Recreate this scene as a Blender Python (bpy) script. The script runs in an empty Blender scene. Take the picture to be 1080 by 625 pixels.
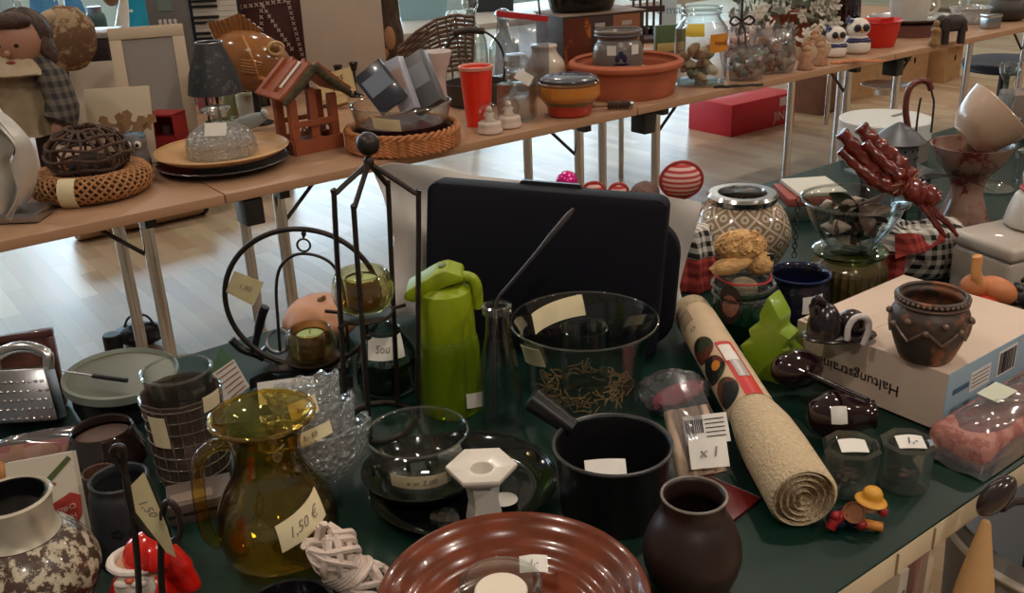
import bpy, bmesh, math, random
from mathutils import Vector, Matrix, Euler, noise
random.seed(7)
SC = bpy.context.scene
COL = SC.collection
PI = math.pi
# ------------------------------------------------------------------ camera model (X runs along the tables, Y away from the near table)
F = 1022.0; PITCH = math.radians(22.3); ROLL = math.radians(2.5); A = math.radians(36.1)
H = 1.44; T = 0.74
def _tw(x, y, z): return Vector((math.cos(A)*x+math.sin(A)*y, -math.sin(A)*x+math.cos(A)*y, z))
FW = _tw(0, math.cos(PITCH), -math.sin(PITCH)); _r0 = _tw(1, 0, 0); _u0 = _tw(0, math.sin(PITCH), math.cos(PITCH))
RT = math.cos(ROLL)*_r0 - math.sin(ROLL)*_u0
DN = -math.sin(ROLL)*_r0 - math.cos(ROLL)*_u0
CAM = Vector((0, 0, H))
def ray(x, y): return F*FW + (x-540)*RT + (y-312.5)*DN
def W(x, y, z=T):
    d = ray(x, y); return CAM + d*((z-H)/d.z)
def proj(P):
    d = Vector(P)-CAM; c = d.dot(FW); return 540+F*d.dot(RT)/c, 312.5+F*d.dot(DN)/c
def mpp(P): return (Vector(P)-CAM).dot(FW)/F
def fit(cx, cy, w, yb, rb=1.0, z0=T):
    """rim centre, rim width and lowest pixel of the base -> x, y, height, radius"""
    lo, hi = .002, .7
    for _ in range(40):
        h = (lo+hi)/2; P = W(cx, cy, z0+h); r = w/2*mpp(P)*rb
        v = Vector((-P.x, -P.y, 0)).normalized(); q = P+v*r; q.z = z0
        if proj(q)[1] > yb: hi = h
        else: lo = h
    P = W(cx, cy, z0+lo); return P.x, P.y, lo, w/2*mpp(P)
def fith(cx, cy, w, h, z0=T):
    P = W(cx, cy, z0+h); return P.x, P.y, h, w/2*mpp(P)
class Plane:
    """vertical plane through a real place, square to the view: pixels -> local metres of a thing standing there"""
    def __init__(s, bx, by=None, z0=T):
        s.o = W(bx, by, z0) if not isinstance(bx, Vector) else bx
        s.n = Vector((FW.x, FW.y, 0)).normalized(); s.r = Vector((s.n.y, -s.n.x, 0))
    def p(s, x, y, dy=0.0):
        d = ray(x, y); t = (s.o+s.n*dy-CAM).dot(s.n)/d.dot(s.n); q = CAM+d*t-s.o
        return Vector((q.dot(s.r), dy, q.z))
    def s1(s): return mpp(s.o)
# ------------------------------------------------------------------ materials
def lin(c):
    return tuple(((v/255)/12.92 if v/255 <= .04045 else ((v/255+.055)/1.055)**2.4) for v in c)+(1.0,)
_M = {}
def mat(name, col, rough=.5, metal=0, spec=.5, var=0, vscale=8, col2=None, bump=0, bscale=60, coat=0, trans=0, emit=None, estr=0, sheen=0):
    if name in _M: return _M[name]
    m = bpy.data.materials.new(name); m.use_nodes = True; n = m.node_tree.nodes; l = m.node_tree.links
    b = n['Principled BSDF']; c = lin(col)
    b.inputs['Base Color'].default_value = c; b.inputs['Roughness'].default_value = rough
    b.inputs['Metallic'].default_value = metal; b.inputs['Specular IOR Level'].default_value = spec
    b.inputs['Coat Weight'].default_value = coat; b.inputs['Transmission Weight'].default_value = trans
    b.inputs['Sheen Weight'].default_value = sheen
    tc = n.new('ShaderNodeTexCoord')
    if var or col2:
        t = n.new('ShaderNodeTexNoise'); t.inputs['Scale'].default_value = vscale; t.inputs['Detail'].default_value = 5
        l.new(tc.outputs['Object'], t.inputs['Vector'])
        r = n.new('ShaderNodeValToRGB'); l.new(t.outputs['Fac'], r.inputs['Fac'])
        r.color_ramp.elements[0].position = .35; r.color_ramp.elements[1].position = .65
        if col2: r.color_ramp.elements[0].color = lin(col2); r.color_ramp.elements[1].color = c
        else:
            r.color_ramp.elements[0].color = tuple(v*(1-var) for v in c[:3])+(1,)
            r.color_ramp.elements[1].color = tuple(min(1, v*(1+var*.6)) for v in c[:3])+(1,)
        l.new(r.outputs['Color'], b.inputs['Base Color'])
    if bump:
        t2 = n.new('ShaderNodeTexNoise'); t2.inputs['Scale'].default_value = bscale; t2.inputs['Detail'].default_value = 3
        l.new(tc.outputs['Object'], t2.inputs['Vector'])
        bp = n.new('ShaderNodeBump'); bp.inputs['Strength'].default_value = bump; bp.inputs['Distance'].default_value = .004
        l.new(t2.outputs['Fac'], bp.inputs['Height']); l.new(bp.outputs['Normal'], b.inputs['Normal'])
    if emit:
        b.inputs['Emission Color'].default_value = lin(emit); b.inputs['Emission Strength'].default_value = estr
    _M[name] = m; return m
def glass(name, tint=(250, 252, 251), edge=(190, 196, 193), refl=.8, rough=.02, base=.05, haze=0, hcol=(230, 230, 230), facet=0):
    """thin-walled clear glass / film: transparent with reflections that grow towards grazing"""
    if name in _M: return _M[name]
    m = bpy.data.materials.new(name); m.use_nodes = True; n = m.node_tree.nodes; l = m.node_tree.links
    n.remove(n['Principled BSDF']); out = n['Material Output']
    lw = n.new('ShaderNodeLayerWeight'); lw.inputs['Blend'].default_value = .5
    p = n.new('ShaderNodeMath'); p.operation = 'POWER'; p.inputs[1].default_value = 3.2; l.new(lw.outputs['Facing'], p.inputs[0])
    ma = n.new('ShaderNodeMath'); ma.operation = 'MULTIPLY_ADD'; ma.inputs[1].default_value = refl; ma.inputs[2].default_value = base; l.new(p.outputs[0], ma.inputs[0])
    ma.use_clamp = True
    mx = n.new('ShaderNodeMix'); mx.data_type = 'RGBA'; l.new(p.outputs[0], mx.inputs[0]); mx.inputs[6].default_value = lin(tint); mx.inputs[7].default_value = lin(edge)
    tr = n.new('ShaderNodeBsdfTransparent'); l.new(mx.outputs[2], tr.inputs['Color'])
    gl = n.new('ShaderNodeBsdfGlossy'); gl.inputs['Roughness'].default_value = rough
    if facet:
        tc = n.new('ShaderNodeTexCoord'); vo = n.new('ShaderNodeTexVoronoi'); vo.inputs['Scale'].default_value = facet; l.new(tc.outputs['Object'], vo.inputs['Vector'])
        bp = n.new('ShaderNodeBump'); bp.inputs['Strength'].default_value = 1; bp.inputs['Distance'].default_value = .012; l.new(vo.outputs['Distance'], bp.inputs['Height'])
        l.new(bp.outputs['Normal'], gl.inputs['Normal']); l.new(bp.outputs['Normal'], lw.inputs['Normal'])
    s = n.new('ShaderNodeMixShader'); l.new(ma.outputs[0], s.inputs[0]); l.new(tr.outputs[0], s.inputs[1]); l.new(gl.outputs[0], s.inputs[2])
    last = s
    if haze:
        df = n.new('ShaderNodeBsdfDiffuse'); df.inputs['Color'].default_value = lin(hcol)
        s2 = n.new('ShaderNodeMixShader'); s2.inputs[0].default_value = haze; l.new(s.outputs[0], s2.inputs[1]); l.new(df.outputs[0], s2.inputs[2]); last = s2
    l.new(last.outputs[0], out.inputs['Surface'])
    _M[name] = m; return m
def pattern_mat(name, kind, c1, c2, scale, rough=.6, metal=0, c3=None, coat=0, vec='Object', thr=.5):
    """procedural patterns that belong to the thing itself: checks, stripes, voronoi specks, planks"""
    if name in _M: return _M[name]
    m = bpy.data.materials.new(name); m.use_nodes = True; n = m.node_tree.nodes; l = m.node_tree.links
    b = n['Principled BSDF']; b.inputs['Roughness'].default_value = rough; b.inputs['Metallic'].default_value = metal; b.inputs['Coat Weight'].default_value = coat
    tc = n.new('ShaderNodeTexCoord'); mp = n.new('ShaderNodeMapping'); l.new(tc.outputs[vec], mp.inputs['Vector'])
    mix = n.new('ShaderNodeMix'); mix.data_type = 'RGBA'; mix.inputs[6].default_value = lin(c1); mix.inputs[7].default_value = lin(c2)
    l.new(mix.outputs[2], b.inputs['Base Color'])
    def sep():
        s = n.new('ShaderNodeSeparateXYZ'); l.new(mp.outputs['Vector'], s.inputs[0]); return s
    def stripe(sock, sc):
        a = n.new('ShaderNodeMath'); a.operation = 'MULTIPLY'; a.inputs[1].default_value = sc; l.new(sock, a.inputs[0])
        f = n.new('ShaderNodeMath'); f.operation = 'FRACT'; l.new(a.outputs[0], f.inputs[0])
        g = n.new('ShaderNodeMath'); g.operation = 'GREATER_THAN'; g.inputs[1].default_value = thr; l.new(f.outputs[0], g.inputs[0]); return g.outputs[0]
    if kind == 'stripe_z': l.new(stripe(sep().outputs['Z'], scale), mix.inputs[0])
    elif kind == 'stripe_x': l.new(stripe(sep().outputs['X'], scale), mix.inputs[0])
    elif kind == 'gingham':
        s = sep(); ad = n.new('ShaderNodeMath'); ad.operation = 'ADD'; l.new(s.outputs['X'], ad.inputs[0]); l.new(s.outputs['Y'], ad.inputs[1])
        x = stripe(ad.outputs[0], scale); z = stripe(s.outputs['Z'], scale)
        q = n.new('ShaderNodeMath'); q.operation = 'ADD'; l.new(x, q.inputs[0]); l.new(z, q.inputs[1])
        h = n.new('ShaderNodeMath'); h.operation = 'MULTIPLY'; h.inputs[1].default_value = .5; l.new(q.outputs[0], h.inputs[0]); l.new(h.outputs[0], mix.inputs[0])
    elif kind == 'speck':
        v = n.new('ShaderNodeTexNoise'); v.inputs['Scale'].default_value = scale; v.inputs['Detail'].default_value = 6; v.inputs['Roughness'].default_value = .7; l.new(mp.outputs['Vector'], v.inputs['Vector'])
        r = n.new('ShaderNodeValToRGB'); r.color_ramp.elements[0].position = thr; r.color_ramp.elements[1].position = thr+.06; l.new(v.outputs['Fac'], r.inputs['Fac']); l.new(r.outputs['Color'], mix.inputs[0])
    elif kind == 'vor':
        v = n.new('ShaderNodeTexVoronoi'); v.inputs['Scale'].default_value = scale; l.new(mp.outputs['Vector'], v.inputs['Vector'])
        r = n.new('ShaderNodeValToRGB'); r.color_ramp.elements[0].position = thr; r.color_ramp.elements[1].position = thr+.1; l.new(v.outputs['Distance'], r.inputs['Fac']); l.new(r.outputs['Color'], mix.inputs[0])
    elif kind == 'cells':
        v = n.new('ShaderNodeTexVoronoi'); v.inputs['Scale'].default_value = scale; l.new(mp.outputs['Vector'], v.inputs['Vector'])
        r = n.new('ShaderNodeValToRGB'); l.new(v.outputs['Color'], r.inputs['Fac']); cr = r.color_ramp; cr.interpolation = 'CONSTANT'
        cr.elements[0].color = lin(c1); cr.elements[1].position = .55; cr.elements[1].color = lin(c2)
        if c3: e = cr.elements.new(.45); e.color = lin(c3)
        l.new(r.outputs['Color'], b.inputs['Base Color'])
    elif kind == 'wood':
        mp.inputs['Scale'].default_value = scale
        w = n.new('ShaderNodeTexNoise'); w.inputs['Scale'].default_value = 1; w.inputs['Detail'].default_value = 8; l.new(mp.outputs['Vector'], w.inputs['Vector']); l.new(w.outputs['Fac'], mix.inputs[0])
    _M[name] = m; return m
# ------------------------------------------------------------------ mesh builder
class B:
    def __init__(s): s.bm = bmesh.new(); s.mi = 0
    def _f(s, vs):
        try:
            f = s.bm.faces.new(vs); f.material_index = s.mi; f.smooth = True; return f
        except ValueError: return None
    def grid(s, rows, close=False):
        R = [[s.bm.verts.new(p) for p in row] for row in rows]
        for a, b in zip(R, R[1:]):
            k = len(a)
            for i in range(k if close else k-1): s._f((a[i], a[(i+1) % k], b[(i+1) % k], b[i]))
        return R
    def lathe(s, pts, seg=40, M=None, fn=None):
        M = M or Matrix(); rows = []
        for r, z in pts:
            if r < 1e-6: rows.append([s.bm.verts.new(M @ Vector((0, 0, z)))]); continue
            row = []
            for i in range(seg):
                a = 2*PI*i/seg; rr, zz = (r, z) if fn is None else fn(r, a, z)
                row.append(s.bm.verts.new(M @ Vector((rr*math.cos(a), rr*math.sin(a), zz))))
            rows.append(row)
        for a, b in zip(rows, rows[1:]):
            if len(a) == 1 and len(b) == 1: continue
            for i in range(seg):
                j = (i+1) % seg
                if len(a) == 1: s._f((a[0], b[j], b[i]))
                elif len(b) == 1: s._f((a[i], a[j], b[0]))
                else: s._f((a[i], a[j], b[j], b[i]))
        return s
    def vessel(s, outer, t=.003, seg=44, M=None, fn=None, floor=None):
        """hollow vessel: outer profile from foot centre to rim, walls t thick"""
        fl = floor if floor is not None else t*1.6
        inner = [(max(r-t, 0.0008), max(z, outer[0][1]+fl)) for r, z in reversed(outer) if r > t*1.2]
        r0, z0 = outer[-1]
        pts = ([] if outer[0][0] < 1e-6 else [(0, outer[0][1])])+list(outer)+[(r0-t*.5, z0+t*.45)]+inner+[(0, inner[-1][1])]
        return s.lathe(pts, seg, M, fn)
    def tube(s, path, r, seg=8, closed=False, caps=True):
        P = [Vector(p) for p in path]; n = len(P); rr = r if isinstance(r, (list, tuple)) else [r]*n
        t0 = ((P[1]-P[0]) if not closed else (P[1]-P[-1])).normalized()
        up = Vector((0, 0, 1)) if abs(t0.z) < .9 else Vector((1, 0, 0)); nx = (up - t0*up.dot(t0)).normalized(); rows = []
        for i in range(n):
            if closed: t = (P[(i+1) % n]-P[i-1])
            else: t = P[min(i+1, n-1)]-P[max(i-1, 0)]
            t = t.normalized() if t.length > 1e-9 else t0
            nx = nx - t*nx.dot(t)
            nx = nx.normalized() if nx.length > 1e-9 else Vector((1, 0, 0)); ny = t.cross(nx)
            rows.append([P[i]+(nx*math.cos(2*PI*k/seg)+ny*math.sin(2*PI*k/seg))*rr[i] for k in range(seg)])
        if closed: rows.append(rows[0])
        R = s.grid(rows, True)
        if caps and not closed:
            s._f(list(reversed(R[0]))); s._f(R[-1])
        return s
    def box(s, sx, sy, sz, M=None, bev=0, seg=2):
        """box centred in x, y with its base at z=0"""
        M = M or Matrix(); g = bmesh.ops.create_cube(s.bm, size=1); vs = g['verts']
        for v in vs: v.co = Vector((v.co.x*sx, v.co.y*sy, (v.co.z+.5)*sz))
        fs = {f for v in vs for f in v.link_faces}
        if bev:
            es = list({e for v in vs for e in v.link_edges})
            r = bmesh.ops.bevel(s.bm, geom=es+list(vs), offset=bev, segments=seg, affect='EDGES', profile=.5)
            fs = set(r['faces'])|{f for f in fs if f.is_valid}; vs = {v for f in fs for v in f.verts}
        for f in fs: f.material_index = s.mi; f.smooth = True
        for v in vs: v.co = M @ v.co
        return s
    def ell(s, rx, ry, rz, M=None, seg=20, rings=12, fn=None):
        M = M or Matrix(); rows = []
        for j in range(rings+1):
            th = PI*j/rings; z = -math.cos(th); r = math.sin(th)
            row = []
            for i in range(seg):
                a = 2*PI*i/seg; v = Vector((r*math.cos(a), r*math.sin(a), z)); k = fn(v) if fn else 1.0
                row.append(M @ Vector((v.x*rx*k, v.y*ry*k, v.z*rz*k)))
                if j in (0, rings): break
            rows.append([s.bm.verts.new(p) for p in row])
        for a, b in zip(rows, rows[1:]):
            for i in range(seg):
                j = (i+1) % seg
                if len(a) == 1: s._f((a[0], b[j], b[i]))
                elif len(b) == 1: s._f((a[i], a[j], b[0]))
                else: s._f((a[i], a[j], b[j], b[i]))
        return s
    def prism(s, poly, d, M=None, bev=0):
        """polygon in local x, z given thickness d along y (centred)"""
        M = M or Matrix()
        a = [s.bm.verts.new(M @ Vector((x, -d/2, z))) for x, z in poly]; b = [s.bm.verts.new(M @ Vector((x, d/2, z))) for x, z in poly]
        n = len(poly); fs = [s._f(a), s._f(list(reversed(b)))]
        for i in range(n): fs.append(s._f((a[i], b[i], b[(i+1) % n], a[(i+1) % n])))
        fs = [f for f in fs if f]
        bmesh.ops.recalc_face_normals(s.bm, faces=fs)
        if bev:
            es = [e for e in a[0].link_edges]+[e for v in a for e in v.link_edges]
            es = list(set(es)); r = bmesh.ops.bevel(s.bm, geom=es, offset=bev, segments=2, affect='EDGES', profile=.5)
            for f in r['faces']: f.material_index = s.mi; f.smooth = True
        return s
    def sheet(s, fn, nu, nv, t=.0006, both=True):
        """surface fn(u,v)->Vector for u,v in 0..1, given thickness t along +normal"""
        top = [[Vector(fn(i/nu, j/nv)) for i in range(nu+1)] for j in range(nv+1)]
        def nrm(j, i):
            a = top[j][min(i+1, nu)]-top[j][max(i-1, 0)]; b = top[min(j+1, nv)][i]-top[max(j-1, 0)][i]; c = a.cross(b)
            return c.normalized() if c.length > 1e-12 else Vector((0, 0, 1))
        bot = [[top[j][i]-nrm(j, i)*t for i in range(nu+1)] for j in range(nv+1)]
        Rt = s.grid(top); Rb = s.grid([list(reversed(r)) for r in bot])
        rb = [list(reversed(r)) for r in Rb]
        for i in range(nu): s._f((Rt[0][i+1], Rt[0][i], rb[0][i], rb[0][i+1])); s._f((Rt[nv][i], Rt[nv][i+1], rb[nv][i+1], rb[nv][i]))
        for j in range(nv): s._f((Rt[j][0], Rt[j+1][0], rb[j+1][0], rb[j][0])); s._f((Rt[j+1][nu], Rt[j][nu], rb[j][nu], rb[j+1][nu]))
        return s
def obj(name, b, mats, parent=None, loc=None, rot=None, label=None, ang=38):
    me = bpy.data.meshes.new(name); b.bm.normal_update(); b.bm.to_mesh(me); b.bm.free()
    for m in (mats if isinstance(mats, (list, tuple)) else [mats]): me.materials.append(m)
    me.set_sharp_from_angle(angle=math.radians(ang))
    o = bpy.data.objects.new(name, me); COL.objects.link(o)
    if parent is not None: o.parent = parent
    if loc is not None: o.location = loc
    if rot is not None: o.rotation_euler = rot
    if label: o['label'] = label
    return o
def thing(name, label, cat, loc=(0, 0, 0), rot=(0, 0, 0), group=None):
    o = bpy.data.objects.new(name, None); COL.objects.link(o); o.location = loc; o.rotation_euler = rot if isinstance(rot, (tuple, list, Euler)) else (0, 0, rot)
    o.empty_display_size = .02
    o['label'] = label; o['category'] = cat
    if group: o['group'] = group
    return o
def tag(o, label, cat, group=None, kind=None):
    o['label'] = label; o['category'] = cat
    if group: o['group'] = group
    if kind: o['kind'] = kind
    return o
def struct(name, b, m, **k):
    o = obj(name, b, m, **k); o['kind'] = 'structure'; return o
def text_mesh(body, size, shear=0, ext=.0002):
    c = bpy.data.curves.new('lettering', 'FONT'); c.body = body; c.size = size; c.align_x = 'CENTER'; c.align_y = 'CENTER'; c.shear = shear; c.extrude = ext; c.resolution_u = 2
    o = bpy.data.objects.new('lettering', c); COL.objects.link(o); bpy.context.view_layer.update()
    me = bpy.data.meshes.new_from_object(o.evaluated_get(bpy.context.evaluated_depsgraph_get()))
    bpy.data.objects.remove(o); return me
def text(body, size, m, parent, M, name='lettering', shear=0, warp=None):
    """lettering in local x (reading), y (up), z (towards the reader), carried by matrix M"""
    me = text_mesh(body, size, shear); me.name = name; me.materials.clear(); me.materials.append(m)
    for v in me.vertices: v.co = (M @ v.co) if warp is None else warp(v.co)
    o = bpy.data.objects.new(name, me); COL.objects.link(o); o.parent = parent; return o
def Tr(x=0, y=0, z=0): return Matrix.Translation((x, y, z))
def Rx(a): return Matrix.Rotation(a, 4, 'X')
def Ry(a): return Matrix.Rotation(a, 4, 'Y')
def Rz(a): return Matrix.Rotation(a, 4, 'Z')
R = math.radians
FACE = -A            # a thing turned so that its local x runs to the picture's right, y away
def face(x, y): return math.atan2(-y, -x)     # bearing of the viewer's place seen from x, y
INK = mat('ink', (44, 40, 48), .7)
PEN = mat('faint_pen', (128, 116, 108), .8)
PAPER = mat('tag_paper', (222, 208, 170), .8, var=.08, vscale=30)
WPAPER = mat('white_tag_paper', (226, 222, 214), .8, var=.05, vscale=30)
def tag_round(parent, rfun, a0, width, zc, h, body, m=None, off=.0012, tilt=0.0, size=None, name='price_tag'):
    """paper tag following a turned surface: radius rfun(z), centre bearing a0"""
    m = m or PAPER
    def q(x, z, o):
        zz = zc+z+tilt*x; r = rfun(zz)+o; a = a0+x/max(r, 1e-3); return Vector((r*math.cos(a), r*math.sin(a), zz))
    b = B(); b.sheet(lambda u, v: q((u-.5)*width, (v-.5)*h, off), 10, 4, .0004)
    o = obj(name, b, m, parent)
    if body:
        text(body, size or h*.5, PEN, o, None, 'handwriting', .25, lambda c: q(c.x, c.y, off+.0006+c.z))
    return o
def tag_flat(parent, w, h, M, body, m=None, size=None, name='price_tag', curl=.002):
    m = m or PAPER; b = B()
    b.sheet(lambda u, v: M @ Vector(((u-.5)*w, (v-.5)*h, curl*math.sin(u*PI)*(.4+v))), 8, 4, .0004)
    o = obj(name, b, m, parent)
    if body: text(body, size or h*.5, PEN if size is None else INK, o, M @ Tr(0, 0, curl+.0012), 'handwriting', .2)
    return o
def prof(pts, r, h): return [(a*r, b*h) for a, b in pts]
def interp(pts):
    p = sorted(pts, key=lambda q: q[1])
    def f(z):
        if z <= p[0][1]: return p[0][0]
        for (r0, z0), (r1, z1) in zip(p, p[1:]):
            if z0 <= z <= z1: return r0+(r1-r0)*((z-z0)/(z1-z0) if z1 > z0 else 0)
        return p[-1][0]
    return f
def smooth_prof(pts, n=4):
    """Catmull-Rom through a coarse profile"""
    out = []
    for i in range(len(pts)-1):
        p0 = pts[max(i-1, 0)]; p1 = pts[i]; p2 = pts[i+1]; p3 = pts[min(i+2, len(pts)-1)]
        for k in range(n):
            t = k/n
            out.append(tuple(.5*((2*p1[j])+(-p0[j]+p2[j])*t+(2*p0[j]-5*p1[j]+4*p2[j]-p3[j])*t*t+(-p0[j]+3*p1[j]-3*p2[j]+p3[j])*t**3) for j in range(len(p1))))
    out.append(pts[-1])
    return [(max(q[0], 0), q[1]) if len(q) == 2 else q for q in out]
def spath(pts, n=5): return [Vector(p) for p in _s3(pts, n)]
def _s3(pts, n):
    out = []; pts = [tuple(p) for p in pts]
    for i in range(len(pts)-1):
        p0 = pts[max(i-1, 0)]; p1 = pts[i]; p2 = pts[i+1]; p3 = pts[min(i+2, len(pts)-1)]
        for k in range(n):
            t = k/n
            out.append(tuple(.5*((2*p1[j])+(-p0[j]+p2[j])*t+(2*p0[j]-5*p1[j]+4*p2[j]-p3[j])*t*t+(-p0[j]+3*p1[j]-3*p2[j]+p3[j])*t**3) for j in range(3)))
    out.append(pts[-1]); return out
def copy_tree(o, parent=None):
    c = o.copy(); COL.objects.link(c)
    if parent is not None: c.parent = parent
    for ch in list(o.children): copy_tree(ch, c)
    return c
# ------------------------------------------------------------------ materials of the place
CHROME = mat('chrome', (200, 200, 200), .18, 1)
STEEL = mat('steel', (170, 172, 176), .3, 1)
IRON = mat('dark_iron', (58, 50, 46), .42, .6, var=.2, vscale=40)
BLACKP = mat('black_plastic', (22, 22, 25), .45)
WHITEC = mat('white_ceramic', (226, 218, 208), .18, coat=.4)
GLASS = glass('clear_glass')
GLASSD = glass('thick_clear_glass', (246, 249, 247), (176, 184, 180), 1.0, .02, .15, .015)
FILM = glass('clear_film', (236, 236, 238), (200, 200, 205), .9, .10, .06, .045, (225, 225, 230))
BEECH = pattern_mat('beech_board', 'wood', (178, 140, 110), (160, 122, 94), (3, 30, 30), .45)
KRAFT = mat('kraft_card', (176, 138, 98), .85, var=.12, vscale=20)
WICK = mat('wicker', (176, 124, 78), .7, var=.3, vscale=60, bump=.4, bscale=160)
WICKD = mat('dark_wicker', (74, 50, 38), .7, var=.3, vscale=60)
CREAM = mat('cream_edge', (206, 190, 160), .6, var=.08, vscale=14)
TERRA = mat('terracotta', (172, 92, 62), .75, var=.12, vscale=10, bump=.15, bscale=120)
BLACKG = mat('black_glaze', (15, 14, 18), .16, coat=.3)
# ------------------------------------------------------------------ room
def parquet():
    m = bpy.data.materials.new('parquet'); m.use_nodes = True; n = m.node_tree.nodes; l = m.node_tree.links; b = n['Principled BSDF']
    tc = n.new('ShaderNodeTexCoord'); mp = n.new('ShaderNodeMapping'); mp.inputs['Rotation'].default_value = (0, 0, PI/2); l.new(tc.outputs['Object'], mp.inputs['Vector'])
    br = n.new('ShaderNodeTexBrick'); l.new(mp.outputs['Vector'], br.inputs['Vector'])
    br.inputs['Scale'].default_value = 1; br.inputs['Brick Width'].default_value = .48; br.inputs['Row Height'].default_value = .075; br.inputs['Mortar Size'].default_value = .0006
    br.inputs['Color1'].default_value = lin((214, 192, 162)); br.inputs['Color2'].default_value = lin((184, 154, 120)); br.inputs['Mortar'].default_value = lin((150, 122, 94)); br.offset = .37
    nz = n.new('ShaderNodeTexNoise'); nz.inputs['Scale'].default_value = 3; nz.inputs['Detail'].default_value = 7
    m2 = n.new('ShaderNodeMapping'); m2.inputs['Scale'].default_value = (7, .7, 1); l.new(tc.outputs['Object'], m2.inputs['Vector']); l.new(m2.outputs['Vector'], nz.inputs['Vector'])
    mx = n.new('ShaderNodeMix'); mx.data_type = 'RGBA'; mx.blend_type = 'MULTIPLY'; mx.inputs[0].default_value = .35; l.new(br.outputs['Color'], mx.inputs[6]); l.new(nz.outputs['Color'], mx.inputs[7]); l.new(mx.outputs[2], b.inputs['Base Color'])
    b.inputs['Roughness'].default_value = .34; b.inputs['Specular IOR Level'].default_value = .9
    return m
b = B(); b.box(22, 24, .1, Tr(6, 4, -.1)); struct('floor', b, parquet())
WALLM = mat('wall_paint', (208, 230, 236), .8, var=.04, vscale=2)
YB = 11.0
b = B()
# back wall with tall glazed openings: piers, parapet, lintel
wins = [(-3.6, -1.4), (-1.0, 1.2), (1.6, 3.8), (4.2, 6.4), (7.6, 9.8), (10.4, 12.6)]
b.box(22, .2, 1.0, Tr(6, YB, 0)); b.box(22, .2, .5, Tr(6, YB, 2.9))
edges = [-5]+[v for w in wins for v in w]+[17]
for i in range(0, len(edges), 2):
    x0, x1 = edges[i], edges[i+1]; b.box(x1-x0, .2, 1.9, Tr((x0+x1)/2, YB, 1.0))
struct('wall_back', b, WALLM)
b = B(); b.box(.2, 24, 3.4, Tr(17, 4, 0)); struct('wall_right', b, mat('warm_wall', (190, 170, 140), .85, var=.04, vscale=2))
b = B(); b.box(22, 24, .12, Tr(6, 4, 3.4)); struct('ceiling', b, mat('ceiling_paint', (214, 208, 198), .9, var=.03, vscale=3))
SKYP = mat('daylight_pane', (220, 235, 245), .3, emit=(196, 226, 246), estr=9.0)
FRM = mat('window_frame_paint', (150, 160, 165), .5)
for i, (x0, x1) in enumerate(wins):
    b = B(); w = x1-x0
    for s in (0, .5, 1): b.box(.06, .09, 1.9, Tr(x0+.03+s*(w-.06), YB, 1.0))
    for z in (1.0, 2.84): b.box(w, .08, .06, Tr(x0+w/2, YB, z))
    fr = struct('window_%d' % (i+1), b, FRM)
    b = B(); b.box(w-.02, .02, 1.88, Tr(x0+w/2, YB+.06, 1.01)); obj('pane', b, SKYP, fr)
b = B(); b.box(22, .03, .1, Tr(6, YB-.13, 0)); struct('baseboard_back', b, FRM)
# ceiling lamps: round downlights; first row added as fill from the camera side
LAMPM = mat('lamp_glow', (255, 240, 215), .4, emit=(255, 226, 186), estr=28)
for j, y in enumerate((-1.6, 1.0, 3.4, 5.8)):
    for i, x in enumerate((-.6, 1.8, 4.2, 6.6, 9.0)):
        t = thing('ceiling_light', 'round recessed downlight in the ceiling', 'lamp', (x, y, 3.4), group='recessed downlights in the ceiling')
        b = B(); b.lathe([(.07, -.001), (.115, -.001), (.115, -.018), (.09, -.022), (.07, -.012)]); obj('trim_ring', b, FRM, t)
        b = B(); b.lathe([(0, -.012), (.07, -.012)]); obj('bulb', b, LAMPM, t)
        ld = bpy.data.lights.new('downlight', 'SPOT'); ld.energy = (125, 62, 44, 44)[j]; ld.color = (1, .895, .79); ld.shadow_soft_size = .09; ld.spot_size = R(150); ld.spot_blend = .6
        lo = bpy.data.objects.new('downlight', ld); lo.location = (0, 0, -.03); lo.parent = t; COL.objects.link(lo)
# world, camera
w = bpy.data.worlds.new('World'); SC.world = w; w.use_nodes = True
w.node_tree.nodes['Background'].inputs[0].default_value = (1, .92, .84, 1); w.node_tree.nodes['Background'].inputs[1].default_value = .13
cd = bpy.data.cameras.new('camera'); cd.sensor_width = 36; cd.lens = F*36/1080; cd.clip_start = .02
co = bpy.data.objects.new('camera', cd); COL.objects.link(co)
m3 = Matrix((RT, -DN, -FW)).transposed(); co.matrix_world = Matrix.Translation(CAM) @ m3.to_4x4(); SC.camera = co
SC.view_settings.view_transform = 'Standard'; SC.view_settings.look = 'None'; SC.view_settings.gamma = 1; SC.view_settings.use_curve_mapping = False; SC.view_settings.exposure = 0.18
SC.cycles.max_bounces = 20; SC.cycles.transparent_max_bounces = 40; SC.cycles.transmission_bounces = 12; SC.cycles.glossy_bounces = 6; SC.cycles.diffuse_bounces = 4
SC.cycles.caustics_reflective = False; SC.cycles.caustics_refractive = False; SC.cycles.sample_clamp_indirect = 4
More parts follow.
